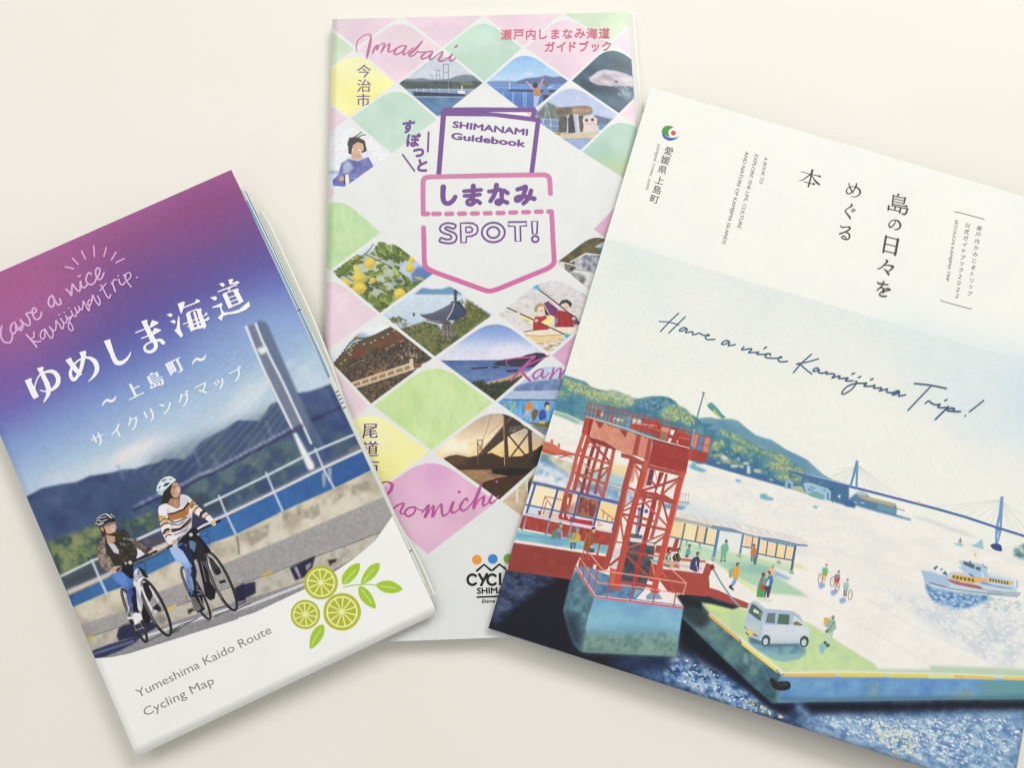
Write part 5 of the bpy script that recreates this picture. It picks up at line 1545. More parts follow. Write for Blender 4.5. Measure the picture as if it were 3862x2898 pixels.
def guide_ink(S, mat, root):
    PUR = (112,70,142)
    k = Ink(S)
    for ch, st in (('shi', [[(110,848,66),(106,920,62),(108,1000,60),(130,1050,56),(175,1062,56),(220,1040,54),(250,1005,54),(268,975,50)]]),
                   ('ma', [[(380,902,44),(470,896,46),(605,884,44)],[(385,962,42),(470,958,44),(590,946,42)],[(502,835,60),(500,900,56),(498,980,52),(492,1020,50)],[(500,1010,50),(470,1005,40),(425,1030,44),(430,1068,44),(478,1074,46),(515,1045,50),(545,1025,46),(590,1055,48)]]),
                   ('na', [[(705,905,44),(780,896,46),(855,878,44)],[(805,822,58),(790,900,54),(765,970,52),(725,1030,50)],[(900,890,46),(950,925,50)],[(872,925,56),(872,1000,50),(866,1045,50),(830,1068,46),(798,1050,42),(815,1020,38),(870,1022,44),(945,1050,50)]]),
                   ('mi', [[(1075,878,46),(1140,860,50),(1185,842,50),(1180,880,54),(1150,960,50),(1110,1015,46),(1065,1025,46),(1055,990,40),(1095,968,38),(1170,970,46),(1300,1000,52)],[(1255,895,52),(1235,960,52),(1200,1020,52),(1155,1060,46)]])):
        for s in st:
            k.stroke([(q[0], q[1], q[2] * 1.12) for q in N1(s)], PUR)
    k.build('kana_lettering', mat, root)
    k = Ink(S)
    w = 25 / 3.4583
    for s, c in (([(335,1320),(440,1317),(505,1325),(550,1355),(562,1410),(540,1460),(480,1490),(412,1493),(408,1573),(342,1575),(338,1450)], True),([(405,1372),(462,1370),(492,1395),(485,1430),(450,1440),(405,1440)], True),
                 ([(955,1306),(1198,1302),(1198,1354),(1114,1358),(1120,1556),(1052,1558),(1045,1360),(958,1358)], True),([(1263,1296),(1340,1295),(1331,1460),(1275,1462)], True)):
        k.stroke(N1(s), PUR, w=w, closed=c, curve=False)
    k.stroke(N1([(272,1345),(200,1320),(120,1328),(68,1375),(78,1425),(130,1455),(195,1475),(218,1502),(195,1530),(140,1530),(82,1512),(62,1556),(120,1576),(200,1582),(262,1560),(285,1505),(262,1455),(200,1425),(145,1400),(136,1380),(170,1368),(245,1390)]), PUR, w=w, closed=True)
    for cx, cy, rx, ry in ((763,1440,150,128),(763,1440,80,72),(1310,1526,43,40)):
        k.stroke(N1(ellipse(cx, cy, rx, ry, 0,30)), PUR, w=w, closed=True, curve=False)
    k.build('outline_lettering', mat, root)
    k = Ink(S)
    k.fit('SHIMANAMI', M3([(1505,236)])[0], M4([(660,304)])[0], 24, PUR, off=.038)
    k.fit('Guidebook', M3([(1490,366)])[0], M4([(632,424)])[0], 25, PUR, off=.038)
    for c, (x, y) in zip('すぽっと', [(1010,228),(1066,378),(1122,520),(1166,662)]):
        e = (158 if c != 'っ' else 165) / 2.9646
        k.glyphs(c, M3([(x, y)])[0],(e * .985, e * -.1 if c == 'す' else e * .06),(e * .1, -e), PUR, off=.05, center=True)
    k.stroke(M3([(1235,292),(1226,505)]), PUR, w=7, curve=False); k.stroke(M3([(944,542),(1076,722)]), PUR, w=6, curve=False)
    k.build('badge_lettering', mat, root)
    k = Ink(S)
    RED = (208,92,124)
    for i, c in enumerate('瀬戸内しまなみ海道'):
        x, y = 325 + i * 137,385 - i * 2.4
        k.glyphs(c, M2([(x, y)])[0],(43,-1),(.8,-43), RED, off=.021, center=True)
    for i, c in enumerate('ガイドブック'):
        x, y = 812 + i * 127,518 - i * 1.5 + (16 if c == 'ッ' else 0)
        k.glyphs(c, M2([(x, y)])[0],(41,-1),(.8,-41), RED, off=.021, center=True)
    k.build('title_lettering', mat, root)
    k = Ink(S)
    for c, (x, y) in zip('今治市', [(512,792),(512,955),(504,1115)]):
        k.glyphs(c, M1([(x, y)])[0],(56,-1),(1,-52),(122,92,146), bold=.012, center=True)
    k.build('town_lettering', mat, root)
    k = Ink(S)
    for c, (x, y) in zip('尾道市', [(345,655),(352,815),(356,975)]):
        k.glyphs(c, M7([(x, y)])[0],(62,0),(1,-62),(104,52,128), bold=.016, center=True)
    k.build('town_lettering', mat, root)
    k = Ink(S)
    MG = (190,108,152)
    I = lambda p: k.stroke([(q[0], q[1], q[2] * 1.25 + .9) for q in M1(p)], MG)
    I([(440,575,5),(425,540,7),(440,460,8),(500,400,7),(560,380,7),(590,400,11),(580,480,22),(560,570,24),(540,650,10)])
    I([(610,585,14),(635,530,16),(665,500,8),(655,550,16),(690,500,6),(740,480,9),(725,540,17),(705,582,12),(750,520,7),(800,485,9),(790,530,17),(785,575,12),(830,565,7),(880,530,6)])
    I([(990,510,8),(930,510,8),(870,545,14),(850,590,16),(880,605,10),(940,570,8),(985,515,10),(955,570,17),(950,605,12),(990,590,7),(1060,530,7)])
    I([(1165,455,8),(1120,510,17),(1060,570,20),(1020,600,18),(1030,625,10),(1080,605,8),(1110,570,9),(1140,580,6),(1200,575,6)])
    I([(1280,570,8),(1220,575,9),(1160,620,16),(1160,650,14),(1210,640,8),(1280,580,10),(1245,640,17),(1260,660,10),(1320,620,7),(1380,575,7),(1390,590,14),(1350,660,18),(1380,680,12),(1440,650,7),(1500,600,8),(1470,650,17),(1490,675,11),(1540,640,6)])
    I([(1535,520,16),(1552,505,14)])
    k.build('script_lettering', mat, root)
    k = Ink(S)
    MG = (184,84,152)
    O = lambda p: k.stroke([(q[0], q[1], q[2] * 1.25 + .9) for q in M8(p)], MG)
    O([(100,110,8),(90,60,12),(140,45,10),(185,65,20),(180,110,22),(150,150,16)])
    O([(190,290,10),(235,255,12),(280,235,8),(290,245,14),(260,320,12),(300,330,6)])
    O([(380,270,10),(330,280,12),(300,320,14),(330,352,12),(375,330,12),(395,290,10),(385,265,8),(420,290,7),(460,300,6)])
    O([(455,320,8),(500,265,12),(515,262,16),(480,362,18),(530,290,7),(560,262,14),(548,355,18),(590,285,7),(625,245,12),(630,270,16),(640,345,14),(690,320,7),(720,240,10)])
    O([(735,225,16),(715,300,16),(740,320,10),(780,290,6),(820,230,7)])
    O([(862,210,12),(850,190,10),(810,230,12),(795,280,16),(830,300,10),(880,260,7),(930,190,8)])
    O([(988,55,10),(965,120,20),(935,200,20),(915,280,16),(960,210,7),(1010,175,12),(1005,200,16),(1000,255,12),(1040,235,6),(1075,170,10)])
    O([(1080,165,14),(1058,215,16),(1075,235,10),(1110,210,6),(1140,165,6)])
    for x, y in ((788,134),(1122,42)):
        k.dot(*M8([(x, y)])[0], 5.2, MG)
    k.build('script_lettering', mat, root)
    k = Ink(S)
    Kk = lambda p: k.stroke([(q[0], q[1], q[2] * 1.25 + .9) for q in M6(p)], MG)
    Kk([(655,1430,5),(620,1400,6),(630,1360,8),(720,1340,9),(860,1330,14),(940,1320,18),(880,1370,16),(780,1470,20),(670,1590,16)])
    Kk([(1100,1310,8),(980,1360,12),(830,1430,14),(780,1460,12),(820,1520,18),(885,1590,20)])
    Kk([(1020,1455,8),(960,1480,10),(920,1530,16),(945,1570,14),(1000,1530,9),(1035,1465,12),(1020,1540,18),(1050,1555,10),(1100,1500,6)])
    Kk([(1150,1450,12),(1130,1530,18),(1110,1570,16),(1180,1480,7),(1230,1450,12),(1225,1520,18),(1215,1560,14),(1270,1480,7),(1310,1450,10),(1330,1480,16),(1310,1560,16)])
    k.build('script_lettering', mat, root)
    k = Ink(S)
    BK = (28,28,30)
    k.stroke(M8([(945,840),(1010,784),(1068,835),(1086,835),(1146,782),(1205,826)]), BK, w=8.6, curve=False)
    # cut letters of the cycling emblem, heavy round sans
    for cx in (905,1082):
        k.stroke(M8(ellipse(cx, 920,43,46,0,26,46,314)), BK, w=10, curve=False)
    k.stroke(M8([(966,872),(1000,928)]), BK, w=10, curve=False); k.stroke(M8([(1034,870),(984,968)]), BK, w=10, curve=False)
    k.stroke(M8([(1152,868),(1152,962),(1215,962)]), BK, w=10, curve=False)
    k.fit('SHIMA', M8([(948,1046)])[0], M8([(1190,1040)])[0], 23, BK, off=.03)
    k.stroke(M8([(948,1076),(1180,1068)]), BK, w=6.4, curve=False)
    k.fit('Ehime', M8([(990,1128)])[0], M8([(1104,1124)])[0], 13, BK, off=.02, shear=.2)
    k.build('emblem_lettering', mat, root)


def build_guide():
    S = Sheet(GUIDE_C, guide_z, KRES, 9)
    paint_guide(S)
    c = S.pos([(1850,1240)])[0]
    root = thing('guidebook', 'slim white guidebook patterned with pastel lozenges and small photos, lying under the other two', 'booklet', (c[0], c[1], .0))
    mat = paper_material('guide_paper', .38,.4)
    sheet_objects(S, {0: 'cover', 1: 'photo_panel', 2: 'pocket_drawing', 3: 'emblem'}, mat, root, (212,212,208))
    guide_ink(S, mat, root)
    pages = paper_material('guide_page_paper', .6,.15, attr=False, col=(232,232,226))
    slab('page_block', S, [(1262,78),(2385,50),(2420,470),(2560,2372),(1206,2424)], .0005,.0056, pages, root)
    leaf('page_leaf', S, [(1300,74),(2392,42),(2426,470),(2480,1300),(1300,1300)], .0010, lambda x, y: (236,236,226), mat, root)
    return S
# ================================================================== large painted booklet (right)
R1 = Z(2300,200,2.371); R2 = Z(3062,500,2.371); R3 = Z(2000,1400,2.371); R4 = Z(1800,1900,2.371)
R5 = Z(2500,1500,2.713); R6 = Z(3162,1500,2.713); R7 = Z(2400,2050,1.958); R8 = Z(3062,2050,1.9575)
W1 = Z(2150,1480,3.6867); W2 = Z(1940,1800,4.15); W3 = Z(2300,1850,3.457); W4 = Z(2520,1900,3.6867); W5 = Z(2780,2220,5.53); W6 = Z(3430,2060,5.12)
S1 = Z(2450,1130,4.022); S2 = Z(2950,1250,2.765); N2 = Z(3000,620,3.132)
BOOK_C = [(2455,328),(4200,839),(3815,3000),(1842,2371)]


def book_z(u, v):
    z = .0082 - .0012 * u + .0002 * v
    z = z + .0040 * (u ** 1.5) * (v ** 3)                          # the lower right corner stands up a little
    z = z + .0008 * np.sin(u * 3.0) * (1 - v)
    return z


RED = (170,78,70); RED2 = (190,98,86); RED3 = (210,146,128); RED4 = (140,60,56); ROSE = (238,214,204)


def paint_book(S):
    S.img[:] = (241,242,236)
    S.img *= (1 + .004 * S.field(160,3,3))[..., None]
    art = [(2260,880)] + R1([(0,1660)]) + [(2290,905),(3471,1250),(3862,1354),(4500,1540),(4500,3300),(1500,3300),(1500,1500)]
    edge = [(2100,848),(2290,900),(2700,1025),(3471,1249),(3750,1328),(4500,1545)]
    sky = edge + [(4500,3300),(1500,3300)]
    S.tag(sky, 1)
    d = np.array([.28,-1.0])
    S.fill(sky, G((2900,1080),(2790,1480), [(224,231,229),(231,234,229),(238,239,230),(240,240,231)],[0,.3,.75,1]), 1,1.2)
    S.fill([(3300,1180),(4500,1540),(4500,2000),(3700,1760),(3400,1400)],(208,224,234), .65,90)
    S.fill([(3750,1350),(4500,1560),(4500,1800),(3850,1650)],(190,216,236), .7,60)
    S.fill([(2280,905),(2560,985),(2500,1200),(2240,1100)],(220,232,226), .6,50)
    S.mottle(sky, [(232,236,230),(240,239,232),(226,232,230)], 130,4,8, .35)
    S.fill(R6([(0,500),(900,380),(1898,560),(1898,1300),(900,1200),(0,900)]),(240,238,230), .6,60)
    # sea: white light with grey scumble
    sea = R3([(0,560),(215,360),(480,450),(1500,830)]) + R5([(250,640),(650,740),(1250,915),(1899,1110)]) + R6([(170,1130),(740,1262),(1600,1500),(1898,1560)]) + [(4500,2300),(4500,3300),(1500,3300),(1500,1700)]
    S.fill(sea, (240,237,230), 1,1)
    S.mottle(sea, [(242,239,232),(232,231,226),(238,236,230),(224,225,223)], 34,4,31, .55,0,1,2.6,17)
    S.dabs(R5([(300,740),(1200,940),(1899,1130),(1899,1660),(1500,1500),(700,1200),(300,1000)]), [(222,224,222),(246,243,236),(230,230,226)], 260, (2,4), 15,3, .6)
    S.fill(R5([(200,1080),(600,1190),(900,1290),(600,1330),(200,1200)]),(212,222,232), .8,18)
    S.mottle(R8([(300,300),(560,380),(1000,700),(1500,960),(1566,800),(1566,500),(900,430)]), [(206,214,222),(232,232,228),(196,206,216),(222,226,228)], 26,4,14, .85,16,1,2,25)
    S.dabs(R8([(500,330),(820,400),(1560,420),(1560,900),(1300,880)]), [(206,212,220),(242,240,236),(216,222,226),(236,234,228)], 420, (3,6), 22,2.2, .7)
    # hills
    near = R3([(250,20),(300,38),(380,62),(440,82),(500,102),(530,140),(600,165),(680,182),(740,172),(800,196),(860,222),(920,245),(960,252),(1020,238),(1090,228),(1180,228),(1240,240),(1300,275),(1330,320),(1390,340),(1430,390),(1480,412),(1540,470),(1640,480)]) \
        + R5([(430,330),(560,320),(660,350),(760,390),(870,440),(980,510),(1090,560),(1180,560),(1260,600),(1330,670),(1440,730),(1460,780),(1600,830),(1899,900),(1899,1110),(1600,1020),(1250,915),(950,830),(650,745),(440,680)]) + R3([(1500,830),(900,560),(480,452),(330,385),(200,345)])
    far = R5([(300,260),(370,215),(480,205),(560,222),(640,222),(700,222),(770,242),(850,312),(950,388),(1020,412),(1100,432),(1180,480),(1250,530),(1330,570),(1400,600),(1480,645),(1560,720),(1640,790),(1740,850),(1800,862),(1800,920),(1300,800),(500,420)])
    S.fill(far, (112,156,178), 1,1.5)
    S.mottle(far, [(96,142,170),(126,168,186),(110,152,170)], 40,4,4, .8,2,1,2,30)
    S.fill(near, (82,132,156), 1,1.5)
    S.mottle(near, [(66,118,150),(92,144,162),(76,128,146),(112,156,150)], 42,4,6, .9,2)
    blob = [(176,186,116),(190,190,120),(158,178,122),(140,172,138)]
    for poly, n in ((R3([(290,60),(380,90),(500,130),(620,190),(700,260),(620,270),(500,230),(380,190),(290,130)]), 170),(R3([(270,180),(350,200),(340,260),(260,240)]), 30),(R3([(620,200),(760,190),(900,240),(960,300),(820,320),(700,300)]), 110),
                    (R3([(1190,330),(1260,300),(1330,320),(1430,390),(1480,460),(1440,480),(1340,450),(1190,430)]), 150),
                    (R5([(580,320),(660,350),(780,400),(900,480),(1000,540),(1100,570),(1180,560),(1270,620),(1330,690),(1200,670),(1060,590),(900,520),(760,440),(620,380)]), 200),
                    (R5([(690,480),(840,510),(860,570),(740,560)]), 40),(R5([(1020,660),(1180,660),(1300,720),(1440,740),(1440,800),(1290,780),(1120,730)]), 70),(R5([(1180,800),(1300,790),(1420,830),(1380,870),(1200,840)]), 36),(R5([(490,470),(600,440),(640,500),(540,540)]), 30)):
        S.mottle(poly, [(112,150,140),(150,172,122),(178,186,120),(196,196,130)], 22,4,11, .75,7)
        S.dabs(poly, blob, n, (2,4.8), 25,1.4, .8,60)
        S.dabs(poly, [(96,140,150),(212,210,156),(84,130,140)], n // 2, (1.6,3.8), 25,1.4, .75,60)
    S.dabs(R3([(620,190),(740,175),(960,250),(900,300),(760,240)]), [(206,210,180),(192,200,170),(170,186,160)], 70, (3,5.5), 25,1.4, .8,60, blur=1)
    S.dabs(R3([(960,300),(1090,240),(1280,270),(1200,350),(1000,330)]), [(70,116,150),(54,100,140),(124,160,178)], 110, (3,5), 40,1.4, .8,60, blur=1)
    S.dabs(R3([(220,200),(480,240),(500,400),(330,370),(230,330)]), [(60,116,154),(84,140,164),(72,126,150)], 110, (3,6), 40,1.4, .6,60, blur=1)
    S.dabs(R5([(460,560),(900,560),(1100,640),(1150,780),(800,760),(450,640)]), [(60,106,140),(84,130,150),(110,152,146),(150,178,140),(52,92,136)], 150, (3,6), 25,1.5, .7,60, blur=1)
    S.fill(R5([(440,600),(560,640),(700,690),(900,750),(1150,830),(1260,890),(1250,915),(1000,845),(650,745),(440,682)]),(70,104,152), .85,2)
    S.fill(R5([(1450,780),(1899,900),(1899,1110),(1600,1010),(1420,900)]),(76,112,150), .85,3)
    S.line(R5([(1455,785),(1650,830),(1899,895)]), 3, (206,218,226), .9, .8)
    S.dabs(R5([(1240,780),(1450,880),(1560,900),(1800,960),(1890,1000),(1600,900),(1400,820)]), [(156,178,150),(60,92,130),(120,150,150)], 60, (3,6), 20,1.6, .8,40, blur=1)
    # hamlet on the shore
    for p in ([(580,600),(640,590),(680,640),(620,650)],[(690,690),(760,685),(770,715),(700,720)],[(820,660),(880,665),(880,690),(825,685)],[(860,700),(890,700),(900,780),(860,780)],[(940,730),(1000,745),(990,775),(930,760)],[(760,620),(780,615),(780,640),(762,640)],
              [(700,560),(715,580),(700,585)],[(650,540),(668,560),(655,570)],[(1090,830),(1130,840),(1125,855),(1090,845)],[(550,660),(590,665),(585,680),(545,672)],[(780,690),(830,700),(820,725),(790,715)]):
        S.fill(R5(p),(218,224,222), .9,1)
    for p in ([(600,640),(690,640),(700,680),(620,670)],[(700,690),(820,690),(830,710),(720,705)],[(920,730),(1000,740),(980,765)],[(480,590),(600,570),(640,600),(560,610)]):
        S.fill(R5(p),(190,176,120), .8,2)
    S.fill(R5([(1245,935),(1255,850),(1300,845),(1335,870),(1330,945),(1305,945),(1310,880),(1280,875),(1275,935)]),(150,180,210))
    S.fill(R5([(1330,910),(1420,910),(1460,985),(1330,945)]),(180,186,160))
    S.fill(R5([(1435,880),(1500,870),(1690,935),(1720,960),(1715,1050),(1640,1050),(1470,990)]),(160,196,214))
    S.fill(R5([(1470,990),(1560,960),(1650,1000),(1640,1052),(1530,1020)]),(120,172,172))
    for x, y in ((1510,910),(1530,915),(1550,922),(1490,935),(1508,940),(1526,945)):
        S.line(R5([(x, y),(x, y + 14)]), 3, (70,96,130))
    S.line(R5([(1640,950),(1670,955)]), 3, (70,96,130)); S.line(R5([(1690,980),(1690,1045)]), 6, (96,130,166))
    for x in (1735,1778,1820):
        S.line(R5([(x, 1020),(x, 1080)]), 3, (84,116,150))
    S.line(R5([(1720,1035),(1830,1060)]), 3, (84,116,150)); S.fill(R5([(1790,1000),(1820,995),(1815,1030),(1795,1030)]),(190,206,206))
    # bridge over the strait
    S.fill(R6([(740,1215),(830,1225),(900,1238),(960,1258),(1050,1290),(1130,1325),(1230,1345),(1330,1385),(1430,1440),(1330,1425),(1150,1370),(950,1290)]),(214,216,218), .9,3)
    for x2, y2 in ((270,925),(340,950),(410,965),(480,985),(560,1005),(650,1030),(-30,740),(-60,800),(-20,860),(30,890),(60,850),(-200,880)):
        S.line(R6([(195,690 if x2 > 195 else 705),(x2, y2)]), 1.4, (186,190,192), .75)
    for x2, y2 in ((1000,1125),(1100,1160),(1200,1190),(1290,1215),(1400,1255),(1500,1280),(1560,1290),(1740,1350),(1790,1370),(1880,1395),(1990,1430),(1890,1310),(1880,1200)):
        S.line(R6([(1672,1045 if x2 < 1600 else 1060),(x2, y2)]), 1.4, (190,192,192), .75)
    S.fill(R6([(60,1110),(70,1070),(180,980),(290,990),(330,1030),(580,1090),(600,1130),(590,1200),(742,1245),(738,1262),(560,1215),(370,1165),(170,1105),(165,1132)]),(92,128,164), 1,1)
    S.fill(R6([(185,1005),(300,1015),(400,1045),(580,1095),(570,1125),(420,1085),(250,1040)]),(190,176,126), .95,1)
    S.fill(R6([(190,960),(250,955),(300,990),(290,1010),(190,1000)]),(180,200,210), .9,1)
    S.fill(R6([(400,1085),(590,1135),(585,1195),(400,1150)]),(110,156,168), .9,3); S.fill(R6([(60,1050),(175,1060),(172,1130),(70,1105)]),(70,104,156), 1,1)
    S.line(R6([(590,1135),(675,1160)]), 4, (150,156,150)); S.line(R6([(160,1070),(190,1080)]), 3, (220,226,230)); S.line(R6([(230,1075),(260,1085)]), 3, (220,226,230))
    S.line(R6([(-500,760),(-200,835),(0,885),(250,945),(500,1010),(750,1075),(1000,1140),(1300,1225),(1600,1325),(1900,1420),(2400,1580)]), 9.5, (82,110,166), 1, .8)
    S.line(R6([(190,655),(155,800),(122,910)]), 9, (96,146,184)); S.line(R6([(193,655),(190,800),(184,918)]), 9, (110,156,190))
    S.fill(R6([(1658,1015),(1690,1015),(1672,1340),(1668,1380),(1632,1500),(1602,1500),(1605,1345),(1640,1180)]),(116,158,196)); S.fill(R6([(1640,1290),(1652,1260),(1650,1320),(1638,1330)]),(216,226,232)); S.fill(R6([(1632,1380),(1642,1370),(1630,1450),(1622,1440)]),(216,226,232))
    S.line(R6([(1602,1330),(1672,1350)]), 9, (84,112,168))
    S.fill(sm(R6([(1558,1510),(1600,1496),(1660,1510),(1672,1575),(1600,1562),(1565,1535)]), 3, True),(66,76,136))
    S.fill(R6([(808,1062),(846,1070),(842,1092),(806,1084)]),(232,190,92))
    S.fill(R6([(1165,1488),(1215,1495),(1248,1430),(1270,1500),(1282,1532),(1215,1520)]),(178,200,206)); S.fill(R6([(1235,1480),(1248,1430),(1262,1480)]),(130,136,140))
    S.fill(R6([(1355,1510),(1410,1500),(1468,1446),(1480,1500),(1486,1555),(1400,1535)]),(158,198,214)); S.fill(R6([(1395,1620),(1408,1575),(1412,1605),(1402,1628)]),(236,196,110))
    S.mottle(R6([(1780,1620),(1800,1550),(1899,1500),(2300,1480),(2400,1750),(1899,1660)]), [(70,110,116),(120,156,152),(200,218,208),(90,132,134)], 26,3,6,1,3)
    # small boats
    for f, p in ((R5, [(245,690),(280,700),(300,668),(330,670),(345,700),(440,740),(452,752),(400,768),(300,735)]),(R5, [(738,845),(765,832),(785,848),(812,856),(800,868),(760,868)]),(R5, [(988,1010),(1005,985),(1060,988),(1075,1015),(1138,1030),(1120,1055),(1060,1052),(1000,1035)]),(R5, [(1535,1115),(1560,1108),(1588,1125),(1575,1138),(1545,1132)])):
        S.fill(f(p),(124,178,196), 1,1)
    S.fill(R5([(30,1050),(100,1040),(160,1060),(270,1060),(265,1100),(200,1140),(60,1110)]),(190,206,210)); S.line(R5([(160,1068),(272,1082)]), 2, (140,116,120)); S.fill(R5([(0,1085),(160,1110),(240,1125),(200,1150),(60,1140),(0,1130)]),(96,150,190), .9,2)
    for x in (180,205,232,262):
        S.line(R5([(x, 975),(x, 1055)]), 1.6, (150,158,160), .9)
    S.line(R5([(170,985),(270,1000)]), 1.6, (150,158,160), .9)
    paint_ferry(S)
    paint_quay(S)
    paint_pier(S)
    paint_people(S)
    S.clip = None
    S.grain(1,.007,.009,14)
    S.grain(0,.004,.004,60)


def paint_ferry(S):
    F = lambda p, c, **k: S.fill(W6(p), c, **k)
    S.mottle(W6([(300,700),(420,780),(900,900),(1500,950),(1600,1020),(1300,1160),(900,1230),(700,1160),(480,1080),(330,900)]), [(96,140,186),(130,170,210),(84,130,176),(150,186,216)], 18,3,6,1,5)
    S.dabs(W6([(430,900),(1500,980),(1700,1050),(1200,1220),(800,1240),(460,1100)]), [(110,152,194),(160,192,218),(200,216,228)], 90, (2.5,5), 15,2, .8)
    S.dabs(W6([(1500,990),(2100,1010),(2150,1250),(1400,1260)]), [(190,208,212),(226,230,226),(176,198,204),(238,236,230)], 110, (2.5,5), 15,2, .8)
    F([(220,470),(260,560),(285,650),(300,720),(460,770),(700,830),(1000,880),(1400,950),(2090,1000),(2140,940),(2080,880),(2090,700),(1900,640),(1500,520),(1060,500),(700,400),(420,480)],(196,212,228))
    F([(220,472),(420,520),(640,585),(760,600),(720,680),(800,760),(740,800),(500,740),(300,700)],(168,194,222))
    F([(300,700),(740,800),(1100,850),(1600,880),(2080,890),(2095,1000),(1600,955),(1100,900),(600,810)],(178,204,214))
    F([(1500,880),(2080,895),(2095,1000),(1500,945)],(168,186,190))
    S.line(W6([(380,715),(560,760),(800,830),(1150,880),(1500,920),(1800,940)]), 3, (128,140,150), .9); S.line(W6([(385,715),(600,770),(700,790)]), 4, (150,110,130), .9)
    F([(420,480),(450,400),(560,370),(700,400),(900,430),(1060,520),(800,510),(700,580),(560,540)],(236,234,232))
    F([(800,500),(1060,515),(1180,560),(1260,610),(900,560),(780,620),(740,600)],(200,206,226))
    for p in ([(460,430),(520,385),(555,395),(500,470),(470,460)],[(590,480),(610,435),(650,450),(610,505)],[(630,540),(690,480),(740,560),(720,578)]):
        F(p, (96,120,134))
    F([(640,460),(660,480),(600,530),(560,500)],(220,228,234))
    F([(960,280),(1060,280),(1400,360),(1505,430),(1500,500),(1530,620),(1270,612),(1060,500),(920,410),(1010,420)],(176,200,224))
    F([(960,280),(1030,285),(1040,360),(960,345)],(196,208,212)); F([(1040,300),(1250,360),(1250,450),(1040,360)],(84,106,112)); F([(1290,400),(1375,420),(1370,490),(1280,460)],(88,112,122)); F([(1250,370),(1290,390),(1285,460),(1250,440)],(150,178,180))
    F([(1400,370),(1505,410),(1505,440),(1420,400)],(128,146,150)); F([(1380,340),(1430,330),(1440,370),(1390,380)],(196,206,214)); S.fill(ellipse(*W6([(1172,312)])[0], 4,4),(70,92,100))
    F([(1130,530),(1180,535),(1270,600),(1220,610),(1160,570)],(112,134,192)); S.line(W6([(1410,520),(1415,610)]), 6, (214,226,234))
    F([(785,640),(850,545),(1260,610),(1320,612),(1530,650),(1530,685),(1330,690),(1250,735),(1100,710),(960,680)],(222,182,92)); F([(1250,615),(1330,612),(1530,648),(1530,685),(1330,690),(1260,735),(1230,720)],(232,178,92))
    F([(1530,640),(1910,680),(2010,700),(2000,745),(1900,750),(1540,700)],(222,186,104))
    for x, y in ((855,600),(925,618),(998,630),(1072,642),(1148,652),(1220,668)):
        F([(x - 22, y - 30),(x + 26, y - 24),(x + 22, y + 28),(x - 24, y + 22)],(96,96,76))
    for i in range(7):
        x, y = 1562 + i * 55,655 + i * 11
        F([(x - 16, y - 36),(x + 16, y - 32),(x + 16, y + 36),(x - 14, y + 32)],(92,102,96))
    F([(1320,700),(1450,690),(1620,760),(1980,820),(1980,832),(1700,800),(1420,750)],(140,160,204)); S.line(W6([(1700,800),(1980,828)]), 3, (110,146,176))
    F([(720,650),(900,690),(1300,760),(1380,790),(1440,850),(1300,830),(900,750),(780,700)],(168,110,112)); S.line(W6([(1440,848),(1750,885)]), 2.4, (150,136,140)); S.line(W6([(730,650),(960,690)]), 3, (150,120,160))
    F([(1520,500),(1800,550),(2080,650),(2090,680),(1800,610),(1530,560)],(222,226,226)); F([(2020,690),(2050,690),(2050,780),(2020,780)],(240,240,240)); S.line(W6([(2080,680),(2085,800)]), 4, (160,176,196)); F([(2105,900),(2135,905),(2130,960),(2108,955)],(120,146,164))
    F([(1240,210),(1275,105),(1295,160),(1275,212)],(240,196,110))


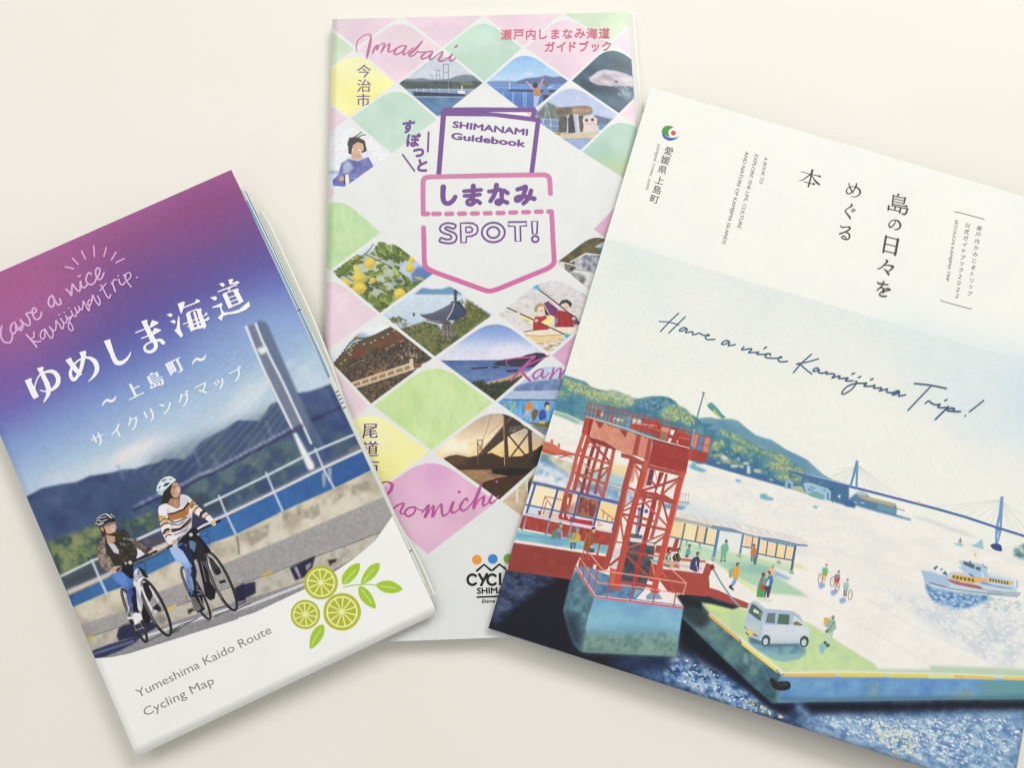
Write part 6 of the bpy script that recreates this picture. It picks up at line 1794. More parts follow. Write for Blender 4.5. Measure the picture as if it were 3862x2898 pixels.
def paint_quay(S):
    F = lambda p, c, **k: S.fill(R7(p), c, **k)
    # dark harbour water with glints
    dark = R4([(-50,590),(250,592),(840,680),(900,700),(1000,1330),(1760,1370),(1840,930),(1900,800)]) + R7([(330,400),(520,390),(620,420),(1000,1170),(1100,1185),(1762,1170)]) + R8([(600,1160),(1566,1150),(1900,1130)]) + [(4500,3300),(1500,3300),(1500,2200)]
    S.fill(dark, (30,31,40))
    S.mottle(R4([(120,590),(300,592),(700,650),(640,720),(420,860),(200,1050),(60,1100)]), [(44,52,78),(66,78,110),(36,40,58),(82,94,124)], 20,4,3, .95,10,1,2,15)
    S.dabs(R4([(180,600),(640,670),(520,760),(300,900),(140,1040)]), [(70,84,118),(52,62,92),(96,106,136)], 130, (3,5.5), 15,2.4, .55, blur=1)
    S.mottle(R7([(-200,830),(300,760),(600,900),(1000,1190),(1762,1230),(1762,1750),(-200,1000)]), [(34,46,74),(48,66,100),(40,54,86)], 40,3,7, .8,16)
    wet = R7([(270,790),(420,850),(620,950),(860,1100),(1000,1230),(1160,1300),(1762,1300),(1762,1760),(700,1260),(300,1100),(-40,960),(60,930)]) + R8([(1566,1230),(1900,1200),(1900,1900),(800,1700)])
    S.mottle(wet, [(62,92,138),(96,134,180),(76,110,158),(140,172,206)], 26,4,9, .85,14)
    S.mottle(R8([(100,1270),(700,1300),(1566,1250),(2000,1200),(2000,1900),(900,1700)]), [(120,156,190),(160,190,212),(106,144,182),(190,208,216)], 24,4,19, .8,14)
    east = R8([(-100,1400),(0,1275),(500,1310),(1100,1290),(1566,1270),(2000,1230),(2000,1900),(900,1700)])
    S.mottle(east, [(100,138,182),(134,168,200),(160,190,214),(118,152,192)], 60,4,33, .85,22)
    S.mottle(east, [(84,118,166),(128,162,198),(162,190,214),(206,218,228)], 15,2,44, .6,18,1,1.9,30)
    f = S.field(110,2,61)
    near_light = lambda x, y: .25 + .75 * np.clip(1 - np.hypot((x - 3400) / 420, (y - 2780) / 160), 0,1)
    S.dabs(wet, [(66,98,150),(110,146,190),(140,174,208),(52,78,124),(84,118,168)], 420, (2,5.5), 28,1.9, .5,25, blur=1)
    S.mottle(R7([(280,810),(460,880),(700,1015),(900,1150),(1000,1260),(800,1250),(560,1140),(200,1010)]), [(46,70,116),(96,134,184),(140,176,212),(214,228,242)], 13,2,9, .7,12,1,1.7,30)
    S.dabs(R7([(300,820),(460,890),(700,1020),(900,1150),(1000,1250),(800,1250),(560,1140),(300,1010)]), [(206,222,240),(160,190,222),(236,242,248),(126,164,206),(60,90,140)], 210, (1.4,4.4), 30,1.6, .85,50)
    S.dabs(R8([(0,1275),(700,1300),(1500,1280),(1566,1420),(1300,1700),(800,1570),(300,1430)]), [(232,236,236),(170,196,218),(110,146,188),(240,242,240),(196,212,224)], 900, (1.6,5), 28,1.8, .75,35, dens=near_light)
    S.dabs(R8([(440,1330),(700,1340),(820,1600),(560,1540)]), [(222,224,200),(206,212,190),(236,234,218),(190,202,190)], 120, (1.8,5.5), 28,1.7, .8,40)
    S.dabs(R7([(760,1140),(860,1170),(1100,1300),(980,1290)]), [(206,206,150),(230,226,190),(110,130,130)], 34, (3,6), 20,1.6, .9,60)
    S.fill(R8([(-100,1160),(700,1170),(1566,1150),(1800,1140),(1800,1200),(1200,1230),(600,1250),(0,1260)]),(24,26,38), .95,10)
    S.fill(R7([(330,560),(1000,1170),(1200,1190),(1100,1270),(960,1200),(700,1000),(420,780),(330,700)]),(24,28,40), .95,9)
    # quay apron: pale deck, green surface, walls
    deck = W4([(540,800),(700,870),(1010,1060),(1240,1240)]) + R7([(440,420),(480,440),(1080,950)]) + R8([(-60,985),(480,985),(1566,1010),(2100,1020),(1900,960),(1390,920),(800,620),(400,440),(200,330),(0,200)]) + W4([(1940,920),(1730,830),(1200,700),(150,520)])
    S.fill(deck, (240,236,229))
    S.mottle(deck, [(242,239,233),(236,231,225),(243,239,234)], 60,3,5, .6)
    S.line(R8([(0,400),(100,455),(330,590),(600,740),(890,910)]), 2.2, (222,216,212), .9); S.line(R8([(420,420),(700,590),(1000,730),(1390,920)]), 2.4, (214,212,212), .9,1)
    S.fill(R8([(860,905),(1390,920),(1700,940),(1700,1000),(500,985),(480,930),(880,935)]),(186,208,184), .95,3)
    g = [(196,220,160),(206,226,172),(184,212,164)]
    lawn = R7([(480,450),(560,470),(800,490),(1270,590),(1460,690),(1640,800),(1762,900),(1762,955),(1080,952),(900,850),(560,560)]) + R8([(470,925),(500,965),(100,970)])
    S.fill(R7([(470,450),(500,430),(800,490),(1265,590),(1770,905),(1790,960),(1090,955),(760,690),(540,530)]),(202,222,166), 1,1)
    S.mottle(R7([(480,450),(800,490),(1270,590),(1762,900),(1762,955),(1080,952)]), g, 50,4,6, .8,4)
    S.fill(R8([(-60,600),(0,622),(470,925),(540,985),(-60,985)]),(196,218,164)); S.mottle(R8([(-40,640),(470,930),(-40,985)]), g, 50,4,6, .8,4)
    S.fill(R7([(480,440),(560,440),(760,490),(700,500),(520,500)]),(216,232,150), .7,6)
    # shade that the shelter and the van were painted with
    S.fill(W4([(160,520),(1000,700),(1240,740),(1760,850),(1700,960),(1480,900),(1300,900),(1000,870),(800,860),(600,800),(180,760)]),(190,218,184), .9,4)
    S.fill(W4([(620,800),(820,820),(1300,860),(1480,920),(1500,1010),(1960,1300),(1420,1250),(1000,1060),(760,900)]),(172,208,180), .95,5)
    S.mottle(W4([(820,830),(1200,830),(1450,900),(1400,1000),(1000,960)]), [(140,180,178),(168,204,184),(150,192,180)], 22,3,6, .8,8)
    S.fill(W4([(1480,930),(1560,970),(1720,1050),(1640,1065),(1480,1000)]),(140,172,212), .9,4)
    S.line(W4([(640,910),(800,950),(960,1040),(1100,1130),(1240,1220)]), 9, (206,224,146), .9,2); S.line(W4([(700,860),(1000,1050),(1240,1210)]), 2.4, (236,240,220), .9)
    S.fill(W4([(640,900),(840,990),(1000,1090),(1220,1260),(1200,1290),(900,1120),(660,960)]),(212,228,152), .9,2)
    S.fill(W4([(1240,740),(1500,790),(1840,870),(1960,920),(1800,900),(1500,830),(1240,770)]),(228,216,150), .85,3)
    # quay wall facing left, and facing the viewer
    wl = R7([(380,470),(480,460),(560,560),(780,740),(1060,960),(1080,1000),(1050,1170),(1010,1185),(800,1000),(560,770),(350,560),(330,500)])
    S.fill(wl, (84,116,122), 1,1.5)
    S.mottle(wl, [(58,78,92),(110,144,138),(84,120,130),(66,100,118)], 50,4,8, .8,3)
    S.fill(R7([(330,400),(470,440),(560,560),(480,640),(360,560),(320,500)]),(44,54,60), .85,10); S.fill(R7([(600,660),(720,740),(800,900),(700,860)]),(128,160,146), .6,14); S.fill(R7([(790,800),(830,830),(820,900),(790,880)]),(150,184,176), .6,5)
    wf = R7([(1060,985),(1762,990)]) + R8([(500,990),(1566,1012),(2000,1020),(2000,1150),(1566,1150),(800,1160),(0,1172)]) + R7([(1040,1180)])
    S.fill(wf, (106,152,202), 1,1.5)
    S.mottle(R7([(1060,1000),(1762,1000)]) + R8([(400,1000),(1260,1010),(1240,1120),(400,1130)]) + R7([(1762,1150),(1060,1150)]), [(92,138,194),(124,168,212),(104,150,200),(112,160,200)], 46,4,6, .9,8)
    S.fill(R8([(1240,1010),(1566,1012),(2000,1020),(2000,1150),(1240,1150)]),(106,156,158), .9,14); S.fill(R8([(430,1030),(490,1030),(500,1140),(400,1140)]),(130,168,160), .7,12); S.fill(R8([(1050,1100),(1190,1095),(1200,1150),(1060,1150)]),(148,172,148), .7,10)
    S.line(R7([(1060,1150),(1400,1160),(1762,1150)]) + R8([(600,1148),(1200,1146),(1566,1138)]), 12, (74,104,110), .8,6)
    S.fill(R7([(1050,1000),(1090,1010),(1060,1170),(1020,1180)]),(96,140,150), .8,5)
    # kerb with yellow strips
    S.line(R7([(545,530),(770,710),(1060,940)]), 11, (232,232,210), 1,1.2); S.line(R7([(1070,962),(1400,950),(1762,955)]) + R8([(400,955),(860,965),(1566,990),(1900,1000)]), 9, (230,230,206), .9,1.5)
    for p, c in (([(548,540),(765,722)],(226,178,88)),([(785,745),(1045,950)],(238,218,96)),([(1092,975),(1465,978)],(230,186,84)),([(1512,976),(1762,974)],(234,204,84))):
        S.line(R7(p), 10.5, c, 1, .8)
    for p, c in (([(-60,976),(165,976)],(232,186,92)),([(215,976),(535,976)],(234,206,78)),([(578,980),(850,982)],(236,210,78)),([(870,990),(1050,988)],(224,220,130)),([(1055,985),(1125,988)],(232,190,84)),([(1148,988),(1335,998)],(234,196,84)),([(1415,998),(1560,1002),(1900,1012)],(236,200,84))):
        S.line(R8(p), 11, c, 1, .8)
    for x, y in ((766,720),(1042,945),(1082,972)):
        S.fill(ellipse(*R7([(x, y)])[0], 5,4.5),(150,150,120))
    # rubber fender
    S.fill(sm(R7([(985,1010),(1010,1000),(1040,1022),(1120,1022),(1140,1050),(1125,1082),(1060,1090),(1010,1070)]), 4, True),(40,44,48)); S.dabs(R7([(1040,1025),(1120,1030),(1120,1050),(1050,1050)]), [(96,106,110)], 14, (1,2), 0,1.2, .9)


def paint_pier(S):
    # tug and breakwater far left
    S.fill(R3([(60,720),(140,760),(250,780),(400,830),(520,850),(900,880),(900,960),(700,930),(540,930),(340,900),(260,900),(180,830),(90,760)]),(222,214,186)); S.mottle(R3([(90,740),(250,790),(420,850),(420,940),(300,910),(200,850)]), [(196,196,176),(226,218,190),(170,180,170)], 30,3,3, .8)
    S.fill(R3([(700,830),(880,850),(900,920),(720,890)]),(240,216,160), .9,3); S.fill(R3([(470,880),(640,900),(860,960),(900,1070),(640,1010),(460,960)]),(164,200,208), .9,3); S.line(R3([(460,950),(640,985),(900,1050)]), 3, (150,130,140), .8); S.line(R3([(430,940),(700,1030),(940,1100)]), 4, (90,84,84), .7,2)
    S.fill(R3([(80,760),(130,760),(240,860),(340,930),(420,1000),(600,1010),(900,1110),(940,1190),(800,1150),(620,1110),(400,1040),(250,960),(60,860)]),(84,132,182), .85,6)
    S.mottle(R3([(60,800),(250,880),(420,1000),(420,1060),(200,1010),(30,960)]), [(230,234,236),(140,172,206),(212,224,232)], 20,3,8, .85,6); S.mottle(R3([(640,1040),(940,1120),(900,1200),(660,1130)]), [(120,164,206),(226,232,236),(160,192,218)], 16,3,8, .8,5)
    S.fill(R3([(90,720),(200,740),(180,790),(90,770)]),(90,130,120), .7,8)
    S.fill(R3([(105,625),(170,640),(240,670),(270,700),(390,735),(380,755),(270,740),(265,755),(210,755),(100,715)]),(206,112,84)); S.fill(R3([(100,690),(200,725),(260,745),(210,755),(95,720)]),(188,92,72)); S.fill(R3([(180,612),(205,612),(205,655),(180,645)]),(206,124,96)); S.fill(R3([(245,648),(268,650),(265,690),(245,680)]),(206,124,96)); S.line(R3([(280,745),(375,775)]), 4, (190,110,88))
    S.fill(R3([(215,355),(340,395),(440,450),(470,480),(400,465),(300,420),(200,385)]),(120,170,150), .9,3); S.line(R3([(215,362),(350,400),(470,470)]), 4, (226,226,206), .8,1.5)
    # shelter with curved roof
    F = lambda p, c, **k: S.fill(W4(p), c, **k)
    F([(-60,250),(240,270),(680,350),(1020,410),(1250,470),(1800,590),(1720,900),(1240,760),(1000,680),(620,640),(160,520),(-100,460)],(226,232,230), a=.55, blur=2)
    F([(60,240),(230,280),(190,490),(20,460)],(240,216,168)); F([(245,290),(410,320),(375,520),(210,490)],(244,226,182)); F([(430,325),(520,340),(490,545),(385,530)],(242,212,164)); F([(560,355),(670,380),(635,580),(525,560)],(246,224,176))
    F([(1075,440),(1175,455),(1155,610),(1055,590)],(240,208,170)); F([(1185,460),(1250,475),(1235,590),(1165,600)],(242,214,180))
    for a, b in ((1295,1380),(1400,1510),(1530,1640),(1660,1740)):
        y0 = 515 + (a - 1295) * .21; y1 = 515 + (b - 1295) * .21
        F([(a, y0),(b, y1),(b - 30, y1 + 200),(a - 30, y0 + 200)],(245,218,172))
    GR = (120,128,116); BL = (92,132,176); TE = (84,116,134)
    for p, c, w in (([(235,285),(195,490),(160,620)], GR, 7),([(415,320),(375,525)], GR, 7),([(540,345),(500,560)], TE, 8),([(20,462),(200,500),(400,540),(640,590)], TE, 5),([(1045,420),(1000,690)],(110,134,150), 8),([(1180,460),(1160,610)], GR, 5),([(1040,600),(1150,622)], TE, 5),
                    ([(700,370),(660,600),(620,790)], BL, 11),([(1270,470),(1240,690),(1205,840)], TE, 9),([(1250,700),(1480,750),(1720,790)], TE, 5),([(1385,530),(1360,720)], TE, 5),([(1518,555),(1490,745)], TE, 6),([(1645,580),(1615,770)], TE, 5),([(1770,590),(1740,760),(1715,930)],(80,106,122), 9),([(1300,495),(1500,545),(1760,600)], BL, 5),([(260,520),(255,590)], TE, 4),([(440,555),(435,600)], TE, 5)):
        S.line(W4(p), w, c, 1, .8)
    F([(0,160),(300,230),(620,310),(700,360),(560,340),(300,280),(60,240),(0,230)],(176,174,158), blur=1)
    F([(620,300),(900,350),(1050,410),(1250,460),(1500,490),(1800,560),(1940,575),(1935,605),(1780,590),(1270,485),(1000,420),(700,375),(580,340)],(120,148,172), blur=.8)
    roof = W4([(40,110),(200,130),(400,165),(640,215),(880,275),(1050,290),(1280,350),(1500,400),(1750,460),(1860,500),(1942,575),(1500,480),(1250,445),(900,340),(620,300),(300,225),(0,160)])
    S.fill(roof, (232,227,222)); S.mottle(roof, [(238,234,228),(222,216,212),(230,224,220)], 26,3,6, .8,1)
    for x, y in ((200,150),(360,165),(500,195),(680,230),(820,270),(960,290),(1120,320),(1250,355),(1390,400),(1520,430),(1660,470)):
        S.line(sm(W4([(x - 40, y - 20),(x + 20, y + 20),(x + 60, y + 90)])), 1.6, (190,178,172), .9)
    S.line(W4([(1040,288),(1400,380),(1860,490)]), 1.6, (196,190,186), .8)
    for x, y in ((620,770),(985,730),(1535,820),(1710,960),(435,625)):
        S.fill(W4([(x - 25, y - 20),(x + 15, y - 32),(x + 45, y + 10),(x + 20, y + 32),(x - 35, y + 12)]),(164,180,166))
    F([(180,520),(520,610),(640,650),(600,780),(520,770),(180,700)],(190,220,190), a=.5, blur=3)
    # boat with passengers
    F([(-200,590),(110,610),(60,740),(150,780),(520,800),(560,830),(500,1000),(470,980),(-100,920),(-260,700)],(206,214,196), a=.6)
    F([(180,762),(520,796),(520,825),(180,800)],(206,92,78)); F([(100,490),(155,500),(110,680),(40,670)], RED); F([(-160,580),(60,610),(40,700),(-200,690)], RED)
    F([(-200,800),(160,830),(520,830),(480,990),(300,940),(-200,900)],(236,222,214))
    hull = [(-300,900),(-100,910),(250,960),(470,1000),(530,830),(620,860),(570,1020),(575,1180),(540,1310),(300,1290),(150,1250),(0,1200),(-250,1100)]
    F(hull, RED); S.mottle(W4(hull), [(172,76,68),(160,66,60),(178,84,74)], 18,3,6, .7)
    F([(565,1020),(700,880),(860,990),(1230,1280),(1130,1370),(800,1250),(580,1170)],(242,236,230)); F([(565,1170),(700,1210),(870,1290),(1120,1390),(1100,1465),(900,1420),(720,1350),(550,1290)], RED)
    S.fill(ellipse(*W4([(612,890)])[0], 9,12),(146,50,56))
    S.line(sm(W4([(630,920),(720,1080),(800,1200),(870,1300),(1000,1440)])), 7, (150,178,186)); S.line(sm(W4([(630,920),(720,1080),(800,1200),(870,1300),(1000,1440)])), 2.4, (110,140,150))
    F([(550,1290),(700,1340),(1000,1440),(900,1475),(600,1400),(460,1380),(200,1380),(150,1260)],(42,50,62), blur=2)
    # left pontoon building
    F = lambda p, c, **k: S.fill(W2(p), c, **k)
    F([(270,80),(700,180),(1640,410),(1500,860),(900,730),(150,560)],(224,232,240), blur=1)
    F([(330,130),(650,200),(590,490),(240,430)],(248,232,196)); F([(700,220),(980,280),(920,570),(620,510)],(244,220,178)); F([(1030,300),(1320,370),(1250,640),(960,590)],(170,118,84)); F([(1350,390),(1630,450),(1570,700),(1300,640)],(246,216,160))
    S.mottle(W2([(1030,300),(1320,370),(1250,640),(960,590)]), [(138,70,70),(172,120,82),(120,56,72),(156,100,76)], 16,3,4, .9,2,1, .5,0)
    F([(780,240),(920,265),(850,560),(760,660),(690,640)],(168,78,68)); F([(830,320),(860,330),(840,440),(820,430)],(240,214,186)); F([(800,500),(960,390),(930,560),(860,600)],(180,132,120), a=.8, blur=3)
    F([(220,460),(560,530),(540,640),(180,570)],(206,222,234)); F([(470,530),(700,580),(680,660),(440,600)],(232,196,174)); F([(1290,660),(1560,740),(1520,860),(1240,780)],(238,230,226)); F([(1300,690),(1400,760),(1290,790)],(224,190,158))
    F([(690,590),(880,620),(1000,660),(1230,690),(1220,770),(900,710),(690,660)],(184,58,62)); F([(370,530),(410,530),(420,590),(375,600)],(188,60,66)); S.fill(ellipse(*W2([(1145,668)])[0], 3,3),(240,230,226)); F([(835,620),(870,625),(870,660),(835,655)],(232,216,206)); F([(750,580),(775,570),(770,640),(750,630)],(240,220,200))
    for a in ([(410,560),(480,305),(740,360)],[(480,320),(580,450)],[(500,390),(450,590)],[(1360,510),(1560,665)],[(1400,540),(1385,640)],[(1470,600),(1450,680)],[(1540,650),(1520,700)]):
        S.line(W2(a), 3.2, (176,88,62))
    NAVY = (72,92,136); NAV2 = (84,92,160)
    S.line(W2([(280,85),(500,130),(700,180),(1000,250),(1320,330),(1650,410)]), 12, NAVY, 1,1); S.line(W2([(1000,250),(1320,330),(1650,410)]), 11, (78,82,160), .8,1); S.line(W2([(280,55),(700,150),(1650,385)]), 3, (206,212,222), .9,1)
    S.line(W2([(180,435),(600,520),(920,590),(1300,670),(1560,725)]), 6.5, (92,110,140), 1, .8)
    for p in ([(330,110),(240,400),(180,600),(120,820)],[(680,190),(600,480),(540,680),(490,890)],[(1010,280),(940,580),(880,760),(830,960)],[(1340,370),(1270,660),(1240,760)],[(1640,420),(1560,760),(1500,960),(1475,1100)]):
        S.line(W2(p), 8.5, (84,96,148), 1, .8)
    for p in ([(180,600),(120,820)],[(540,680),(490,890)],[(880,760),(830,960)],[(1530,860),(1475,1100)]):
        S.line(W2(p), 7.5, (132,142,164), 1, .8)
    RW = [(166,70,62),(156,62,56),(174,80,70)]
    for p in ([(130,600),(180,610),(125,815),(70,800)],[(200,610),(530,680),(490,880),(150,815)],[(560,690),(870,760),(820,955),(510,890)],[(905,760),(1520,880),(1470,1075),(1240,1045),(850,960)]):
        F(p, RW[0]); S.mottle(W2(p), RW, 14,3,5, .8)
    S.line(W2([(130,575),(500,650),(880,735),(1530,860)]), 6, (226,210,222), 1, .8); S.line(W2([(180,570),(880,720)]), 3, (176,156,186), .8, .8)
    F([(60,830),(500,905),(850,970),(1470,1080),(1450,1210),(1100,1150),(600,1080),(0,990)],(132,190,200)); S.mottle(W2([(50,840),(850,975),(1460,1085),(1450,1200),(0,985)]), [(120,180,196),(146,204,202),(110,166,196)], 20,3,5, .8,1,1,3,10); S.line(W2([(30,900),(500,960),(850,1000)]), 7, (98,154,194), .8,2)
    S.line(W2([(0,1005),(500,1080),(1100,1165),(1460,1230)]), 8.5, (240,226,224), 1,1)
    F([(-80,1020),(500,1105),(1050,1190),(960,1380),(940,1450),(890,1610),(500,1545),(-100,1470)],(150,62,56)); S.mottle(W2([(-80,1025),(500,1110),(1050,1195),(940,1450),(890,1605),(500,1540),(-100,1465)]), [(140,64,58),(154,72,65),(147,67,61)], 26,3,6, .7,2)
    F([(1040,1190),(1450,1250),(1400,1480),(1240,1450),(1100,1440),(1000,1400)],(164,70,62)); F([(1240,1370),(1290,1380),(1270,1450),(1225,1440)],(238,226,222))
    # concrete base
    b1 = R4([(880,590),(1050,850),(1000,1000),(930,1330),(860,1260),(800,1080),(770,960),(830,700)])
    S.fill(b1, (92,130,144), 1,2); S.mottle(b1, [(66,92,112),(112,152,160),(84,118,134)], 24,4,6, .8,3); S.fill(R4([(770,1000),(880,1000),(940,1300),(900,1340),(800,1120)]),(38,42,56), .8,16)
    b2 = R4([(1050,845),(1400,880),(1840,935),(1780,1365),(1350,1352),(935,1330),(1000,1000)])
    S.fill(b2, G(R4([(1400,860)])[0], R4([(1350,1350)])[0],[(116,164,204),(138,188,214),(142,196,212),(116,166,188),(118,148,132),(104,126,112)]), 1,1)
    S.mottle(b2, [(98,146,186),(150,200,220),(120,170,200)], 60,4,6, .4,3,1,1.5,5); S.mottle(R4([(960,1170),(1800,1160),(1780,1365),(935,1330)]), [(92,118,110),(128,160,144),(110,138,128),(140,166,150)], 18,4,9, .65,10)
    S.dabs(R4([(970,1160),(1790,1160),(1770,1350),(950,1320)]), [(146,172,150),(86,112,108),(120,150,140)], 200, (2,3.6), 5,1.5, .5, blur=1); S.line(R4([(1420,900),(1410,1180)]), 3, (110,156,186), .4,2)
    top = R4([(880,565),(960,560),(1160,640),(1500,690),(1530,660),(1700,800),(1850,925),(1400,870),(1060,825)])
    S.fill(top, (92,130,166)); S.mottle(top, [(72,106,146),(120,160,190),(96,136,170)], 20,3,5, .8,1)
    F = lambda p, c, **k: S.fill(W3(p), c, **k)
    F([(470,1160),(660,1180),(780,1330),(950,1500),(560,1450),(340,1420),(450,1300)],(242,232,228)); F([(470,1380),(550,1320),(620,1330),(690,1420),(480,1430)],(130,160,186)); F([(300,1420),(430,1310),(330,1290)],(140,170,190))
    F([(660,1030),(900,1050),(1290,1100),(1260,1390),(980,1360),(760,1330),(650,1180)], RED)
    F([(860,1370),(980,1370),(1010,1400),(1200,1470),(1200,1560),(960,1500)],(36,42,48), blur=2)
    # machinery behind the lattice
    F([(260,560),(430,590),(420,640),(260,620)],(96,104,112)); F([(250,630),(590,690),(570,880),(520,1100),(460,1270),(140,1180),(190,880)],(72,78,88)); S.mottle(W3([(250,640),(590,690),(460,1270),(140,1180)]), [(58,64,74),(92,98,106),(72,80,90)], 20,3,5, .8,1)
    F([(265,630),(440,650),(430,690),(260,670)],(226,222,226)); F([(480,680),(590,700),(580,730),(480,715)],(230,214,214))
    F([(520,900),(660,920),(640,960),(540,940)],(128,184,190)); F([(530,950),(700,990),(560,1200),(500,1180)],(172,76,68)); F([(70,750),(170,760),(150,1020),(0,1010),(40,880)],(206,206,206), a=.8); F([(0,1010),(110,1040),(60,1280),(0,1230)],(206,104,84))
    # ---- the red lattice lift
    F = lambda p, c, **k: S.fill(W1(p), c, **k)
    L = lambda p, w, c=RED: S.line(W1(p), w / W1.s * 1.0, c)
    # left tower
    for p, w, c in (([(345,700),(270,950),(160,1390)], 48, RED4),([(420,700),(370,900),(310,1100),(240,1400)], 46, RED),([(520,760),(450,980),(350,1400)], 46, RED),([(120,800),(330,740),(520,760)], 20, RED3),([(130,840),(270,700)], 26, RED2),([(90,870),(330,930),(560,1000)], 36, RED2),([(270,660),(540,960)], 34, RED),([(40,1110),(330,1220),(470,1270)], 36, RED2),([(130,1170),(520,1050)], 26, RED),([(160,950),(300,1110)], 18, RED3),([(390,1240),(530,1070)], 26, RED),([(120,1230),(240,1370)], 26, RED),([(80,880),(100,1110)], 22, RED3),([(390,1270),(430,1440)], 24, RED2),
                    ([(185,600),(100,850),(20,1200),(-60,1420)], 54, RED2),([(255,620),(150,980),(60,1350)], 60, (190,80,66)),([(610,800),(540,1130),(455,1450)], 52, RED2),([(-150,860),(80,870)], 30, RED2),([(-90,830),(-30,880),(-150,910)], 20, RED2)):
        L(p, w, c)
    # girder
    F([(205,350),(330,370),(240,610),(160,570)],(184,84,74)); F([(215,370),(245,375),(190,570),(160,560)], RED); F([(270,370),(325,380),(275,600),(235,590)],(160,56,52))
    F([(325,380),(560,460),(940,590),(870,890),(640,800),(480,700),(280,610)],(214,146,124)); S.mottle(W1([(325,380),(560,460),(940,590),(870,890),(640,800),(480,700),(280,610)]), [(206,132,112),(220,154,132),(212,144,122)], 16,3,4, .8)
    F([(980,600),(1110,640),(1050,940),(920,890)],(210,138,118)); F([(925,585),(990,600),(930,890),(865,870)], RED); F([(1090,640),(1150,650),(1090,960),(1030,940)], RED); L([(1140,650),(1090,960)], 22, RED2)
    F([(345,395),(470,430),(425,500),(400,500),(380,450)],(140,78,66)); F([(680,510),(800,545),(770,635),(735,590)],(140,76,64))
    for x in (520,570,625,890,1040):
        L([(x, 440 + (x - 500) * .33),(x + 20,468 + (x - 500) * .33)], 16, (160,96,80))
    F([(270,620),(480,690),(640,790),(620,810),(440,740),(300,690)], RED4); F([(710,840),(880,890),(1090,1000),(1040,1010),(860,960),(820,930),(710,905)], RED)
    F([(1160,670),(1660,790),(1640,880),(1600,1130),(1350,1080),(1090,1010)],(160,64,60)); S.mottle(W1([(1160,670),(1660,790),(1600,1130),(1090,1010)]), [(154,60,58),(168,70,65),(161,64,61)], 16,3,5, .8,1)
    L([(1160,668),(1660,790)], 18, (120,46,46)); F([(1640,790),(1700,790),(1920,850),(1890,985),(1650,940),(1610,1140),(1590,1130)],(166,68,64)); F([(1660,790),(1710,800),(1680,940),(1640,930)],(180,78,68))
    S.line(W1([(210,330),(480,410),(760,500),(1120,630),(1250,670),(1660,780)]), 3.6, (240,212,196)); S.line(W1([(1060,1000),(1350,1075),(1590,1135)]), 3.4, (232,160,140)); L([(1100,1025),(1540,1130)], 16, (84,46,56)); L([(890,920),(1020,985)], 20, (120,96,92))
    F([(1085,1020),(1550,1125),(1520,1165),(1080,1060)], RED)
    # top deck clutter and railing
    F([(375,240),(420,240),(420,340),(370,330)], RED); F([(560,290),(600,300),(600,440),(555,420)], RED2); F([(840,420),(1000,440),(1080,580),(840,500)],(178,76,62)); F([(980,360),(1250,400),(1260,560),(1060,540)], RED); F([(1200,440),(1500,500),(1690,610),(1660,770),(1250,660),(1080,560)],(164,68,62)); F([(1270,480),(1390,500),(1370,560),(1260,550)],(214,150,134)); F([(1260,555),(1360,570),(1350,680),(1245,660)],(156,116,100)); F([(1400,520),(1460,530),(1430,600),(1390,590)],(242,234,232)); F([(1375,640),(1420,645),(1390,700),(1360,695)],(240,228,222)); F([(1480,690),(1500,660),(1500,720)],(240,220,210))
    F([(1530,560),(1690,600),(1680,660),(1510,640)],(180,74,62)); L([(1510,630),(1670,660)], 12, (214,120,100)); L([(1080,480),(1400,580)], 14, (212,118,98)); L([(860,430),(1200,470)], 10, (240,210,196)); F([(770,330),(855,345),(840,400),(760,390)],(110,160,190), a=.9); F([(765,410),(845,425),(825,495),(755,480)],(98,152,198), a=.9); F([(420,260),(470,270),(450,340),(410,330)],(206,200,206), a=.9); F([(610,350),(740,380),(730,410),(600,390)],(232,206,196), a=.9); F([(590,370),(640,380),(620,410),(585,400)],(140,150,190), a=.9); F([(870,370),(990,390),(980,430),(870,420)],(232,214,200), a=.9)
    for a in ([(255,140),(500,200),(760,255),(1030,325),(1420,435)],[(240,232),(480,285)],[(700,310),(1200,400)]):
        L(a, 13, RED)
    for x in (255,300,352,402,448,505,555,610,670,735,800,878,945,1030,1108,1200):
        y0 = 140 + (x - 255) * .25
        L([(x, y0),(x - 44, y0 + 190 + max(0, (x - 700)) * .06)], 12, (166,66,58))
    L([(1420,435),(1400,500)], 14, RED); L([(1500,560),(1545,490),(1740,545)], 13, (196,110,86)); L([(1540,550),(1720,590)], 10, (196,110,86)); L([(1640,520),(1630,590)], 9, (196,110,86))
    F([(1740,580),(1790,590),(1760,780),(1700,770)],(206,134,116)); F([(1800,600),(1865,615),(1850,710),(1785,700)],(84,138,176)); F([(1770,725),(1845,735),(1825,810),(1760,800)],(84,140,190)); F([(1885,620),(1960,640),(1920,840),(1840,820)],(206,138,126))
    for a in ([(1735,570),(1960,640),(1920,850)],[(1870,610),(1835,820)],[(1735,570),(1690,780)],[(1800,590),(1750,790)],[(1770,715),(1940,750)]):
        L(a, 14, RED)
    S.line(W1([(1730,520),(1790,260),(1860,10)]), 5, (92,128,148)); S.line(W1([(1690,740),(1730,520)]), 6, (150,172,178)); L([(1840,5),(1870,10)], 16, (84,116,140)); S.line(W1([(1865,40),(1900,110),(1905,180)]), 1.2, (170,176,176))
    F([(1905,185),(1950,140),(1980,150),(2060,230),(2110,300),(2170,350),(2120,372),(2060,340),(1990,280),(1925,220)],(90,156,140)); F([(1960,145),(1985,155),(2110,300),(2090,300),(1950,180)],(100,156,178)); F([(2000,230),(2050,300),(2110,360),(2060,340),(1985,275)],(188,200,84))
    # right tower: back members first
    F = lambda p, c, **k: S.fill(W3(p), c, **k)
